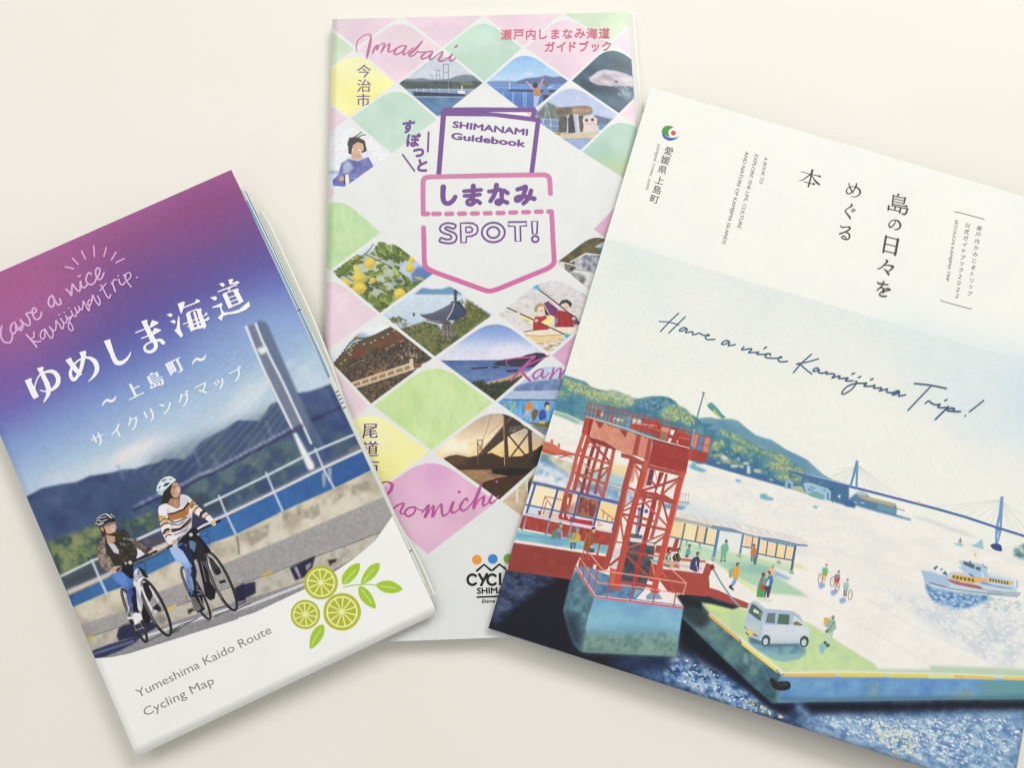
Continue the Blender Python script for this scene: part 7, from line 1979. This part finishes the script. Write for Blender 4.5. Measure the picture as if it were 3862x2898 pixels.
    V = lambda p, w, c=RED: S.line(W3(p), w / W3.s, c)
    S.fill(W1([(1080,1060),(1120,1080),(1050,1330),(1000,1330)]),(216,146,126), .9)
    S.fill(W1([(1110,1070),(1175,1085),(1130,1300),(1060,1300)]),(110,66,90)); S.fill(W1([(1240,1110),(1310,1120),(1180,1420),(1150,1620),(1120,1620),(1170,1400)]),(160,56,58)); S.line(W1([(1340,1150),(1280,1400),(1240,1560)]), 10, (172,76,68)); S.line(W1([(1180,1090),(1210,1230)]), 3, RED3)
    S.fill(W1([(870,1000),(930,1000),(880,1250),(840,1270)]),(220,150,126), .9); S.line(W1([(900,1000),(960,1270)]), 9, RED3)
    V([(460,60),(420,260),(390,480),(350,580)], 36, (120,50,66)); V([(600,60),(540,330),(470,600),(400,850),(350,1100),(320,1240)], 64, (168,60,56)); V([(690,60),(620,340),(560,560),(540,620)], 48, RED2); V([(385,250),(345,560)], 30, (120,150,200)); S.fill(ellipse(*W3([(385,245)])[0], 7,7),(92,102,160)); S.fill(ellipse(*W3([(475,275)])[0], 8,8),(92,102,160))
    for p, w, c in (([(400,50),(560,40)], 30, RED),([(370,70),(640,110),(850,170)], 46, RED),([(690,60),(840,150)], 28, RED),([(680,110),(760,420)], 28, RED),([(180,270),(360,190),(540,140)], 24, RED),([(160,240),(330,110)], 22, RED2),([(400,100),(760,480)], 28, (206,92,86)),([(150,310),(360,350),(560,400)], 34, RED),([(310,430),(600,490),(740,520)], 34, RED),([(160,320),(250,430)], 24, RED2),([(135,340),(180,680)], 26, RED2),([(600,460),(740,500)], 12, (240,190,170)),([(580,700),(730,590)], 26, RED),([(240,750),(420,690),(720,570)], 24, RED2),([(220,800),(640,870)], 26, RED),([(500,850),(660,880)], 12, (240,196,180)),([(210,850),(500,1120)], 30, RED),([(60,660),(170,770)], 22, (240,206,192)),([(60,670),(180,690)], 18, RED),([(0,980),(140,870)], 30, (160,66,66)),([(540,900),(590,1130)], 14, (232,150,126)),([(580,790),(680,880)], 10, (232,150,126)),([(130,1190),(330,1220),(560,1260)], 40, RED),([(400,850),(470,830)], 40, RED),([(670,1060),(740,1140)], 8, (232,150,126))):
        V(p, w, c)
    for p, w, c in (([(297,-385),(205,-60),(140,250),(70,560),(0,830),(-60,1000)], 84, RED),([(470,-355),(395,-60),(350,100),(270,400),(190,760),(120,1080),(90,1250)], 84, (196,80,68)),([(945,-215),(890,0),(830,260),(740,620),(650,1000),(580,1290)], 82, (198,84,72))):
        V(p, w, c)
    V([(330,-385),(238,-60),(175,200),(110,500),(30,850)], 12, (214,112,92)); V([(978,-200),(925,0),(868,230),(780,600),(690,980)], 12, (226,130,110)); V([(438,-340),(365,-60),(330,60),(240,400),(160,760),(90,1080)], 20, RED)
    S.line(W1([(850,950),(1000,990),(1080,1010)]), 16, RED); S.line(W1([(1060,970),(1030,1100)]), 18, RED2); S.line(W1([(920,1030),(1010,1120)]), 9, RED); S.line(W1([(810,1330),(960,1390)]), 10, RED2)
    S.line(W1([(1000,1370),(1270,1290),(1520,1200)]), 10, RED); S.line(W1([(1270,1430),(1500,1230)]), 9, RED2); S.line(W1([(1120,1230),(1210,1320)]), 8, RED)
    S.line(W1([(970,1380),(1270,1450),(1450,1530)]), 12, RED)
    for x, y in ((85,1270),(590,1310)):
        S.fill(ellipse(*W3([(x, y)])[0], 20,10,8),(198,84,70))
    # platform railing of the base
    PKR = (206,106,112); LT = (232,156,134)
    S.line(R4([(885,568),(960,700),(1055,838),(1400,880),(1838,935)]), 7.5, PKR); S.line(R4([(890,560),(970,690),(1060,828),(1400,866),(1838,922)]), 3, (240,206,206))
    S.line(R4([(960,390),(1040,490),(1130,605),(1450,650),(1870,715)]), 5, LT); S.line(R4([(920,490),(1000,610),(1080,712),(1400,745),(1850,812)]), 4.2, LT); S.line(R4([(1660,520),(1870,712),(1840,815)]), 4.6, LT)
    for a in ([(955,560),(945,660)],[(1010,600),(990,720)],[(1085,580),(1040,780)],[(1200,620),(1155,840)],[(1410,650),(1365,865)],[(1605,690),(1570,890)],[(1775,800),(1755,925)],[(1740,700),(1745,800)],[(960,390),(930,560)],[(970,400),(1000,500),(940,490)]):
        S.line(R4(a), 5, (190,84,84))
    for a in ([(1075,480),(1100,300),(1120,285),(1130,310)],[(1060,440),(1085,470)],[(1070,470),(1100,360)],[(980,420),(990,470)]):
        S.line(R4(a), 4.5, (188,84,76))


def person(S, f, head, body, col, legs=None, lcol=(60,66,84), hair=(66,52,46), skin=(226,186,160), r=5.0):
    if legs:
        for l in legs:
            S.line(f(l), 6.2, lcol)
    S.fill(f(body), col)
    (x, y), = f([head])
    S.fill(ellipse(x, y, r, r * 1.12), hair)
    S.fill(ellipse(x + r * .35, y + r * .3, r * .55, r * .65), skin, .9)


def paint_people(S):
    F = lambda f, p, c, **k: S.fill(f(p), c, **k)
    # on the pontoon
    F(W2, [(640,830),(700,790),(750,830),(760,970),(690,970),(600,965),(575,940)],(128,150,176)); F(W2, [(570,960),(600,850),(650,820),(680,880),(640,970)],(112,134,110)); S.fill(ellipse(*W2([(718,748)])[0], 8.5,9.5),(112,132,108)); F(W2, [(725,750),(755,760),(740,800),(715,790)],(226,186,160))
    for q in range(4):
        S.line(W2([(665 + q * 18,870),(680 + q * 18,965)]), 1.8, (70,84,116))
    S.line(W2([(735,870),(745,980)]), 3.4, (222,176,150)); F(W2, [(612,1010),(685,1030),(675,1085),(605,1070)],(120,160,200))
    F(W2, [(950,880),(1000,870),(1035,930),(1030,990),(980,1020),(860,1010),(880,970),(950,960)],(214,172,76)); F(W2, [(845,960),(870,880),(940,860),(960,900),(930,985)],(124,148,120)); S.line(W2([(930,880),(910,970)]), 2, (216,226,212)); S.fill(ellipse(*W2([(988,815)])[0], 8,10),(106,146,190)); F(W2, [(970,830),(1015,830),(1005,870),(970,865)],(206,158,130))
    F(W2, [(875,1030),(970,1030),(950,1130),(930,1135),(920,1080),(900,1140),(870,1120)],(74,106,140)); F(W2, [(905,1060),(935,1060),(920,1130)],(130,180,206))
    F(W2, [(1140,880),(1200,840),(1240,920),(1240,1020),(1210,1110),(1170,1180),(1090,1150),(1080,1090),(1100,990)],(150,90,58)); S.mottle(W2([(1140,880),(1200,840),(1240,1000),(1170,1180),(1085,1100)]), [(134,78,52),(164,102,66)], 8,3,4, .7); S.line(W2([(1140,890),(1100,1000),(1090,1080)]), 2, (226,150,110)); S.line(W2([(1190,880),(1170,1050)]), 1.6, (206,130,96))
    F(W2, [(1205,830),(1275,820),(1260,870),(1230,880)],(224,180,150)); F(W2, [(1205,830),(1215,790),(1265,785),(1275,810),(1230,825)],(58,48,46)); F(W2, [(1180,1120),(1255,1130),(1250,1190),(1175,1180)],(64,84,120)); F(W2, [(1185,1080),(1225,1070),(1225,1110),(1190,1120)],(232,180,150))
    # in the boat
    person(S, W3, (780,785), [(740,840),(780,830),(800,910),(760,930),(720,900)],(92,108,96), r=7.5); F(W3, [(755,850),(780,850),(775,910),(755,920)],(220,216,206))
    person(S, W3, (898,785), [(840,830),(900,820),(930,900),(910,935),(830,925),(815,880)],(58,58,52), r=8)
    for a in ([(850,830),(865,920)],[(905,830),(900,920)]):
        S.line(W3(a), 2, (206,176,130))
    F(W3, [(700,920),(900,930),(915,1030),(800,1010),(700,990)],(206,166,146), a=.9); F(W3, [(830,970),(900,980),(900,1015),(840,1005)],(196,96,80)); F(W3, [(700,960),(790,980),(770,1010),(700,990)],(110,122,100))
    F(W3, [(900,965),(1210,1010),(1200,1040),(900,1000)],(206,186,194), a=.85)
    person(S, W3, (1148,830), [(1090,880),(1150,860),(1172,900),(1160,1060),(1120,1070),(1040,1030),(1055,930)],(66,72,112), r=7); S.line(W3([(1128,930),(1125,985)]), 3, (236,236,236)); S.line(W3([(1140,1000),(1150,1080)]), 3, (226,206,210))
    # on the quay
    person(S, W4, (300,592), [(260,630),(300,610),(315,680),(330,700),(280,720),(240,700)],(104,160,176), r=6); F(W4, [(238,710),(285,715),(280,755),(235,750)],(70,110,130)); F(W4, [(300,680),(330,690),(300,720)],(226,186,160))
    F(W4, [(760,560),(830,560),(845,640),(810,690),(800,800),(770,800),(770,720),(755,790),(725,790),(735,680),(728,610)],(118,182,154)); S.fill(ellipse(*W4([(808,528)])[0], 6,7.5),(96,112,104)); F(W4, [(725,640),(745,640),(745,670),(728,670)],(226,176,140))
    for x in (738,785):
        S.fill(ellipse(*W4([(x, 803)])[0], 5,3),(80,96,90))
    person(S, W4, (1195,588), [(1160,615),(1215,610),(1228,650),(1215,725),(1150,720),(1140,690)],(206,126,66), [[(1165,720),(1160,800)],[(1195,720),(1190,810)]],(88,120,112), r=5.5)
    person(S, W4, (968,850), [(920,890),(980,880),(998,950),(970,1040),(890,1030),(880,960)],(226,166,74), [[(920,1040),(905,1090),(870,1150)],[(950,1040),(930,1100),(895,1150)]],(116,158,204), r=6.5)
    F(W4, [(840,940),(890,890),(915,900),(880,1040),(845,1030)],(146,176,158)); F(W4, [(840,1150),(880,1130),(890,1170),(920,1200),(900,1215),(850,1180)],(76,64,60))
    F(W4, [(1390,910),(1450,880),(1475,960),(1470,1000),(1400,960)],(240,182,150)); S.fill(ellipse(*W4([(1455,880)])[0], 6,6),(150,176,150))
    F(W4, [(1280,1050),(1330,1010),(1375,1080),(1340,1200),(1330,1310),(1230,1300),(1240,1180)],(94,150,120)); F(W4, [(1240,1180),(1330,1220),(1330,1310),(1228,1300)],(86,162,98)); F(W4, [(1290,1030),(1340,1010),(1380,1090),(1340,1130),(1280,1130)],(122,152,152)); S.fill(ellipse(*W4([(1325,990)])[0], 7.5,8),(112,92,74)); S.fill(ellipse(*W4([(1320,1175)])[0], 9.5,11),(200,76,64)); S.line(W4([(1302,1020),(1300,1150)]), 4, (190,76,66))
    F(W4, [(1390,1010),(1450,1000),(1462,1080),(1440,1150),(1390,1150),(1360,1080)],(84,124,172)); F(W4, [(1380,1080),(1410,1050),(1395,1150),(1365,1130)],(226,232,236)); F(W4, [(1345,1150),(1440,1150),(1400,1310),(1370,1315),(1370,1200),(1350,1320),(1335,1310)],(70,80,86)); S.fill(ellipse(*W4([(1402,968)])[0], 7,8),(112,76,62)); F(W4, [(1370,960),(1400,960),(1395,1010),(1370,1020)],(232,180,150)); S.line(W4([(1250,1325),(1430,1355)]), 5, (206,196,160), .8,2)
    # three riders with bicycles
    for i, (x, y, c1, c2, cs) in enumerate(((100,200, (118,186,150),(150,178,60),(226,166,110)),(190,250, (150,140,140),(200,80,76),(206,150,120)),(255,310, (170,196,196),(160,186,190),(70,76,80)))):
        S.fill(R8([(x - 50, y + 100),(x - 10, y + 90),(x, y + 120),(x - 20, y + 130),(x - 30, y + 140),(x - 50, y + 130)]),(132,166,208), .9,1)
        bx, by = ((62,262),(152,285),(283,382))[i]
        S.line(ellipse(*R8([(bx, by)])[0], 7.5,19,8,24), 2.2, (112,112,118), 1, closed=True)
        if i == 1:
            S.line(ellipse(*R8([(188,322)])[0], 7,18,8,24), 2.2, (112,100,100), 1, closed=True)
        S.line(R8([(bx - 8, by - 30),(bx + 6, by)]), 1.6, (150,150,150))
        for dx in (-8,6):
            S.line(R8([(x - 6 + dx, y + 20),(x - 10 + dx, y + 80)]), 4.4, cs)
        S.fill(R8([(x - 20, y - 20),(x + 16, y - 20),(x + 20, y + 10),(x + 10, y + 42),(x - 20, y + 36),(x - 26, y + 5)]), c1); S.fill(R8([(x - 18, y + 12),(x + 14, y + 8),(x + 10, y + 44),(x - 20, y + 36)]), c2)
        S.fill(ellipse(*R8([(x + 8, y - 38)])[0], 5,6.2),((206,160,80),(140,140,144),(176,160,120))[i])
    # porter with a box
    F(W5, [(1690,1180),(1800,1150),(1880,1220),(1830,1280),(1800,1370),(1750,1365),(1720,1280)],(142,184,206), a=.9, blur=1.5); F(W5, [(1810,610),(1950,620),(1930,720),(1800,780)],(236,176,90))
    F(W5, [(1900,680),(1990,650),(2050,690),(2070,850),(2000,900),(1990,980),(1930,1160),(1870,1160),(1890,960),(1880,820),(1820,800)],(150,184,166)); F(W5, [(1880,960),(1990,920),(1950,1080),(1930,1160),(1870,1160)],(196,214,190)); S.fill(ellipse(*W5([(2000,615)])[0], 6.6,9),(132,156,132)); S.line(W5([(2035,690),(1870,940)]), 2, (92,110,100)); F(W5, [(1825,910),(1870,850),(1900,870),(1860,945)],(110,122,110)); S.fill(ellipse(*W5([(1835,1140)])[0], 6.5,6.5),(78,112,92)); S.fill(ellipse(*W5([(1890,1195)])[0], 8,8),(82,116,98))
    # white van
    F(W5, [(240,1020),(480,1090),(720,1180),(1290,1180),(1440,1260),(1440,1370),(1300,1480),(1000,1540),(780,1500),(620,1420),(420,1290),(250,1130)],(140,184,186), blur=2)
    S.mottle(W5([(240,1020),(480,1090),(720,1180),(1290,1180),(1440,1280),(1400,1360),(900,1380),(420,1280),(250,1120)]), [(98,132,156),(130,174,180),(112,152,170)], 22,4,5, .85,5)
    F(W5, [(240,1020),(470,1100),(720,1160),(1290,1150),(1300,1210),(720,1220),(500,1180),(280,1120)],(72,98,128), a=.85, blur=3)
    F(W5, [(240,330),(330,270),(420,250),(580,400),(700,430),(1150,470),(1290,540),(1400,740),(1480,800),(1515,960),(1490,1100),(1300,1150),(700,1150),(470,1090),(180,940),(145,780),(200,500)],(206,216,224))
    F(W5, [(250,320),(340,270),(560,400),(560,520),(540,780),(520,960),(470,1090),(180,940),(150,760)],(176,198,210)); F(W5, [(170,700),(470,760),(500,930),(440,960),(180,830)],(190,204,204)); F(W5, [(560,430),(1150,480),(1290,560),(1370,720),(1060,760),(560,760)],(172,192,214))
    F(W5, [(400,240),(560,290),(900,330),(1150,420),(1160,470),(700,432),(590,430),(480,330)],(240,238,234))
    F(W5, [(305,325),(380,350),(535,490),(490,690),(360,600),(236,500)],(86,106,104)); F(W5, [(345,440),(370,430),(455,490),(450,545),(335,495)],(212,228,190)); F(W5, [(470,500),(520,520),(490,640),(460,590)],(120,146,130))
    F(W5, [(640,520),(800,520),(785,740),(595,720)],(108,126,130)); F(W5, [(870,540),(1095,550),(1080,765),(835,745)],(92,116,98)); F(W5, [(1160,595),(1220,585),(1310,660),(1365,740),(1360,785),(1170,770)],(210,220,210)); F(W5, [(1170,720),(1250,690),(1320,740),(1365,750),(1350,785),(1180,770)],(112,124,98))
    S.line(W5([(560,875),(735,880)]), 3.6, (160,176,182)); S.fill(ellipse(*W5([(1035,895)])[0], 3,3.4),(116,134,144)); S.fill(ellipse(*W5([(1155,885)])[0], 5,3.4),(146,164,176)); S.fill(ellipse(*W5([(1275,920)])[0], 7,4),(190,202,206)); F(W5, [(720,1090),(1280,1100),(1280,1150),(720,1150)],(188,202,214)); F(W5, [(560,790),(1100,800),(1480,850),(1500,960),(1300,1000),(760,980),(560,940)],(216,224,230), a=.7, blur=3)
    for x, y in ((600,1095),(1400,1115)):
        S.fill(ellipse(*W5([(x, y)])[0], 17,22,8,24),(74,84,86)); S.fill(ellipse(*W5([(x - 6, y + 20)])[0], 9.5,13,8,20),(196,210,218))
    S.fill(sm(W5([(200,900),(250,880),(310,910),(330,960),(290,1000),(230,950)]), 4, True),(236,206,76)); F(W5, [(330,940),(420,990),(430,1025),(340,985)],(180,66,70)); F(W5, [(150,790),(200,830),(200,860),(150,830)],(164,120,110)); F(W5, [(180,915),(240,960),(240,1000),(180,950)],(84,96,84))


def book_ink(S, mat, root):
    ang = math.radians(16.4)
    ex = np.array([math.cos(ang), math.sin(ang)]); dn = np.array([-math.sin(ang), math.cos(ang)])
    DK = (66,65,60)
    k = Ink(S)
    N = lambda p, **q: k.stroke(N2(p), DK, **q)
    # 本
    N([(66,84,7),(170,112,9),(290,140,11)], curve=False); k.poly(N2([(255,135),(285,124),(306,150),(290,156)]), DK)
    N([(200,68,24),(180,160,18),(152,262,20)], curve=False); N([(180,112,16),(120,160,13),(75,185,9),(38,196,4)]); N([(192,125,8),(225,180,16),(255,215,24),(288,240,14)]); N([(100,202,8),(228,238,10)], curve=False); k.poly(N2([(195,226),(222,214),(235,240),(220,243)]), DK); k.poly(N2([(186,60),(218,66),(210,84),(190,80)]), DK)
    # め
    N([(632,222,12),(640,262,14),(665,310,14),(685,332,12)]); N([(722,228,18),(712,270,16),(680,315,14),(640,345,13),(612,340,14),(602,312,14),(620,280,10),(670,262,8),(720,268,13),(758,300,19),(766,335,19),(740,368,14),(700,382,9),(662,376,6)])
    # ぐ
    N([(656,465,9),(668,485,20),(640,505,14),(598,535,11),(590,552,14),(615,590,16),(640,620,20),(650,640,16)]); N([(660,535,8),(680,558,14)]); N([(680,520,8),(704,545,15)])
    # る
    N([(535,722,8),(548,742,14),(600,738,10),(640,740,18),(640,765,20),(590,795,14),(522,820,16)]); N([(520,818,10),(575,800,9),(620,810,15),(642,845,18),(625,880,15),(580,884,12),(548,862,12),(556,845,10),(585,850,12),(598,872,10)])
    # 島
    N([(1158,360,14),(1145,488,14)], curve=False); N([(1300,392,18),(1282,465,15)], curve=False); N([(1160,372,8),(1300,400,8)], curve=False); N([(1158,402,7),(1290,430,7)], curve=False); N([(1154,432,7),(1284,462,7)], curve=False); N([(1148,466,8),(1320,498,9)], curve=False); k.poly(N2([(1290,490),(1312,478),(1330,498),(1312,504)]), DK)
    N([(1218,352,22),(1205,376,10)], curve=False); N([(1326,520,18),(1310,570,20),(1285,588,18),(1255,575,6)]); N([(1104,490,22),(1098,535,18)], curve=False); N([(1098,522,8),(1245,556,8)], curve=False); N([(1180,500,15),(1174,538,12)], curve=False); N([(1244,518,18),(1232,570,16)], curve=False); N([(1150,486,8),(1326,524,9)], curve=False)
    # の
    N([(1184,672,10),(1172,700,12),(1140,735,14),(1118,738,13),(1106,712,13),(1124,675,10),(1170,655,9),(1215,668,14),(1240,705,18),(1238,738,18),(1210,764,13),(1165,766,6)])
    # 日
    N([(1072,846,22),(1040,1035,20)], curve=False); N([(1214,882,24),(1180,1068,24)], curve=False); N([(1076,852,9),(1215,886,9)], curve=False); N([(1062,936,8),(1192,968,8)], curve=False); N([(1050,1018,9),(1180,1050,9)], curve=False); k.poly(N2([(1190,882),(1210,874),(1230,898),(1215,902)]), DK)
    # 々
    N([(1072,1128,12),(1088,1146,20),(1050,1185,14),(1010,1220,12),(970,1234,8)]); N([(1040,1188,10),(1100,1190,9),(1155,1206,20),(1140,1230,18),(1105,1260,10),(1075,1275,6)]); N([(1042,1232,6),(1075,1255,13),(1105,1300,18)])
    # を
    N([(972,1386,9),(985,1404,15),(1040,1412,12),(1098,1422,12)]); N([(1044,1382,16),(1030,1420,14),(995,1460,13),(966,1484,14)]); N([(985,1470,9),(1020,1452,10),(1042,1470,15),(1042,1515,14)]); N([(1120,1478,14),(1060,1495,12),(1010,1512,12),(996,1535,13),(1020,1554,13),(1076,1556,14)])
    N([(1022,1500,8),(1060,1470,9),(1100,1465,13),(1124,1485,12)])
    k.build('title_lettering', mat, root)
    k = Ink(S)
    for c, (x, y) in zip('愛媛県上島町', [(528,876),(498,956),(472,1042),(446,1136),(424,1222),(400,1308)]):
        k.glyphs(c, R1([(x, y)])[0], ex * 36, -dn * 34, (82,82,76), bold=.010, center=True)
    k.build('town_name', mat, root)

    def side(txt, a, b, h, f, col=(112,112,106)):
        k.fit(txt, f([a])[0], f([b])[0], h * 1.2, col, bold=.008, shear=.15)
    k = Ink(S)
    side('KAMIJIMA TOWN , EHIME', (428,812),(318,1220), 9, R1, (130,130,124))
    k.build('side_lettering', mat, root)
    k = Ink(S)
    side('A BOOK TO', (1384,928),(1336,1164), 11, R1); side('EXPLORE THE LIFE, CULTURE', (1298,902),(1140,1562), 11.5, R1); side('AND NATURE OF KAMIJIMA ISLANDS', (1214,876),(1004,1702), 11.5, R1)
    k.build('side_lettering', mat, root)
    k = Ink(S)
    side('SETOUCHI KAMIJIMA TRIP', (1282,778),(1198,1326), 10, R2)
    k.build('side_lettering', mat, root)
    k = Ink(S)
    for i, c in enumerate('瀬戸内かみじまトリップ'):
        k.glyphs(c, R2([(1495 - i * 8.2,855 + i * 58.5)])[0], ex * 21, -dn * 20, (120,120,114), bold=.008, center=True)
    for i, c in enumerate('公式ガイドブック２０２２'):
        k.glyphs(c, R2([(1394 - i * 8.6,828 + i * 57.5)])[0], ex * 21, -dn * 20, (120,120,114), bold=.008, center=True)
    for a in ([(1278,716),(1281,705),(1542,773),(1539,786)],[(1158,1490),(1154,1504),(1426,1579),(1429,1564)]):
        k.stroke(R2(a),(120,120,114), w=2.0, curve=False)
    k.build('bracket_lettering', mat, root)
    # town emblem
    k = Ink(S)
    def arcp(cx, cy, r, a0, a1, n=20):
        return [(cx + r * math.cos(math.radians(t)), cy + r * math.sin(math.radians(t))) for t in np.linspace(a0, a1, n)]
    gr = sm(R1([(572,658),(520,648),(480,665),(464,700),(470,718),(500,738),(536,750)]), 6) + sm(R1([(536,750),(524,715),(532,684),(572,660)]), 5)
    k.poly(gr[:-1],(86,152,76))
    bl = sm(R1([(466,708),(474,745),(505,774),(548,782),(590,768),(624,742)]), 6) + sm(R1([(624,742),(585,755),(540,756),(500,742),(466,712)]), 5)
    k.poly(bl[:-1],(62,100,180))
    k.dot(*R1([(568,714)])[0], 9.2, (214,88,78))
    k.build('town_emblem', mat, root)
    # handwriting across the sky
    k = Ink(S)
    B = (72,98,130)
    A = lambda p, w=5.0: k.stroke(S1(p), B, w=w)
    A([(438,210),(300,340),(165,486)]); A([(540,262),(430,370),(292,508)]); A([(145,334),(280,342),(400,370),(445,388)], 4.2)
    A([(560,440),(525,425),(470,445),(452,475),(500,475),(555,445),(572,455),(545,500),(600,495),(655,490),(650,530),(700,528),(755,510),(800,535),(870,550),(905,545),(895,530),(865,540),(845,575),(870,605),(930,608),(990,604)])
    A([(1205,632),(1160,622),(1105,650),(1095,680),(1150,675),(1205,645),(1215,660),(1190,700),(1240,695),(1300,684)])
    A([(1430,718),(1395,760),(1450,758),(1540,745),(1545,765),(1500,805),(1560,805),(1640,800),(1662,790),(1625,828),(1690,832),(1750,830),(1790,820),(1835,825),(1830,850)]); A([(1800,820),(1755,850),(1770,880),(1850,890),(1940,890),(2005,880),(1990,868),(1955,890),(1955,925),(2000,945),(2095,938)])
    A([(1735,745),(1775,720)])
    Bq = lambda p, w=5.0: k.stroke(S2(p), B, w=w)
    Bq([(305,240),(200,335),(118,430)]); Bq([(378,286),(270,318),(150,340),(190,345),(240,390),(310,445)], 4.4)
    Bq([(380,385),(345,385),(320,410),(350,415),(390,400),(380,430),(430,435),(470,420),(460,445),(510,440),(550,450),(520,485),(570,470),(605,465),(590,490),(640,490),(690,485),(660,515),(740,515)])
    Bq([(765,520),(780,530),(740,590),(690,630),(640,655),(625,635),(680,575),(760,545),(850,542),(885,540),(855,570),(940,570),(970,560),(955,590),(1000,590),(1040,590),(1015,620),(1060,610),(1100,600),(1090,630),(1150,640),(1200,620),(1225,625),(1190,655),(1150,660),(1170,640),(1225,640),(1215,672),(1250,670),(1290,662)])
    for a in ([(728,446),(756,436)],[(795,482),(822,470)],[(922,505),(950,494)],[(1698,722),(1722,712)]):
        Bq(a)
    Bq([(1380,543),(1550,562),(1715,595)]); Bq([(1555,570),(1440,690),(1315,822)]); Bq([(1495,750),(1530,725),(1555,745),(1600,765),(1650,760),(1625,790),(1700,795),(1735,785)]); Bq([(1735,785),(1660,860),(1600,918)], 6); Bq([(1700,820),(1760,800),(1800,810),(1770,830),(1720,825),(1800,835),(1862,836)], 5.4)
    Bq([(2102,720),(2030,780),(1955,838)]); k.dot(*S2([(1912,880)])[0], 3.0, B)
    k.build('greeting_lettering', mat, root)


def build_book():
    S = Sheet(BOOK_C, book_z, KRES, 13)
    paint_book(S)
    c = S.pos([(3000,1700)])[0]
    root = thing('art_booklet', 'large white booklet whose cover shows a painted harbour with a red steel lift', 'booklet', (c[0], c[1], .0))
    mat = paper_material('book_paper', .48,.2)
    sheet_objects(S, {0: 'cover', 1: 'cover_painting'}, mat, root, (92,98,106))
    book_ink(S, mat, root)
    k = Ink(S)
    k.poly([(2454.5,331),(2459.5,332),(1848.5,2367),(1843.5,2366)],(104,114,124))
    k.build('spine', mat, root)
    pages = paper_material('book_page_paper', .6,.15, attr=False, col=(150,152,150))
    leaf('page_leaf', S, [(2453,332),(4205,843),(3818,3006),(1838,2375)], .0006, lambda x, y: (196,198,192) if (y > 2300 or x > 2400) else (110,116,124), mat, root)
    slab('page_block', S, [(2458,336),(4195,845),(3806,2996),(1845,2370)], .0010,.0036, pages, root)
    return S
# ================================================================== table
def build_table():
    m = bpy.data.materials.new('table_laminate')
    m.use_nodes = True
    nt = m.node_tree
    b = nt.nodes['Principled BSDF']
    tc = nt.nodes.new('ShaderNodeTexCoord')
    n1 = nt.nodes.new('ShaderNodeTexNoise'); n1.inputs['Scale'].default_value = 9.0; n1.inputs['Detail'].default_value = 4.0
    cr = nt.nodes.new('ShaderNodeValToRGB')
    cr.color_ramp.elements[0].position = .3; cr.color_ramp.elements[0].color = (.785,.760,.690,1)
    cr.color_ramp.elements[1].position = .7; cr.color_ramp.elements[1].color = (.81,.790,.730,1)
    n2 = nt.nodes.new('ShaderNodeTexNoise'); n2.inputs['Scale'].default_value = 700.0; n2.inputs['Detail'].default_value = 2.0
    bp = nt.nodes.new('ShaderNodeBump'); bp.inputs['Strength'].default_value = .06; bp.inputs['Distance'].default_value = .0005
    nt.links.new(tc.outputs['Object'], n1.inputs['Vector']); nt.links.new(n1.outputs['Fac'], cr.inputs['Fac'])
    nt.links.new(cr.outputs['Color'], b.inputs['Base Color'])
    nt.links.new(tc.outputs['Object'], n2.inputs['Vector']); nt.links.new(n2.outputs['Fac'], bp.inputs['Height']); nt.links.new(bp.outputs['Normal'], b.inputs['Normal'])
    b.inputs['Roughness'].default_value = .5
    b.inputs['Specular IOR Level'].default_value = .2
    o = mesh_object('table_top', [(-.8,-.6,0),(.8,-.6,0),(.8,.6,0),(-.8,.6,0),(-.8,-.6,-.03),(.8,-.6,-.03),(.8,.6,-.03),(-.8,.6,-.03)],
                    [(0,1,2,3),(4,7,6,5),(0,4,5,1),(1,5,6,2),(2,6,7,3),(3,7,4,0)], m, None)
    o['kind'] = 'structure'
    o['label'] = 'smooth warm white laminate table top under the three booklets'
    return o


def lint(label, x, y, pts):
    """a stray fibre on the table, traced as a thin bent thread"""
    m = bpy.data.materials.get('lint') or paper_material('lint', .8,.1, attr=False, col=(158,150,140))
    V, F = [],[]
    r = .00012
    P = [unproj(x + a, y + b, r + .0001 * c) for a, b, c in pts]
    for p in P:
        for t in range(5):
            V.append(p + np.array([r * math.cos(t * 1.2566), .3 * r * math.cos(t * 1.2566), r * math.sin(t * 1.2566)]))
    for i in range(len(P) - 1):
        F += [(i * 5 + t, i * 5 + (t + 1) % 5, i * 5 + 5 + (t + 1) % 5, i * 5 + 5 + t) for t in range(5)]
    o = mesh_object('lint_fibre', V, F, m, None)
    o['label'] = label; o['category'] = 'lint'; o['group'] = 'lint fibres on the table'


build_table()
build_map()
if 'build_guide' in globals():
    build_guide()
if 'build_book' in globals():
    build_book()
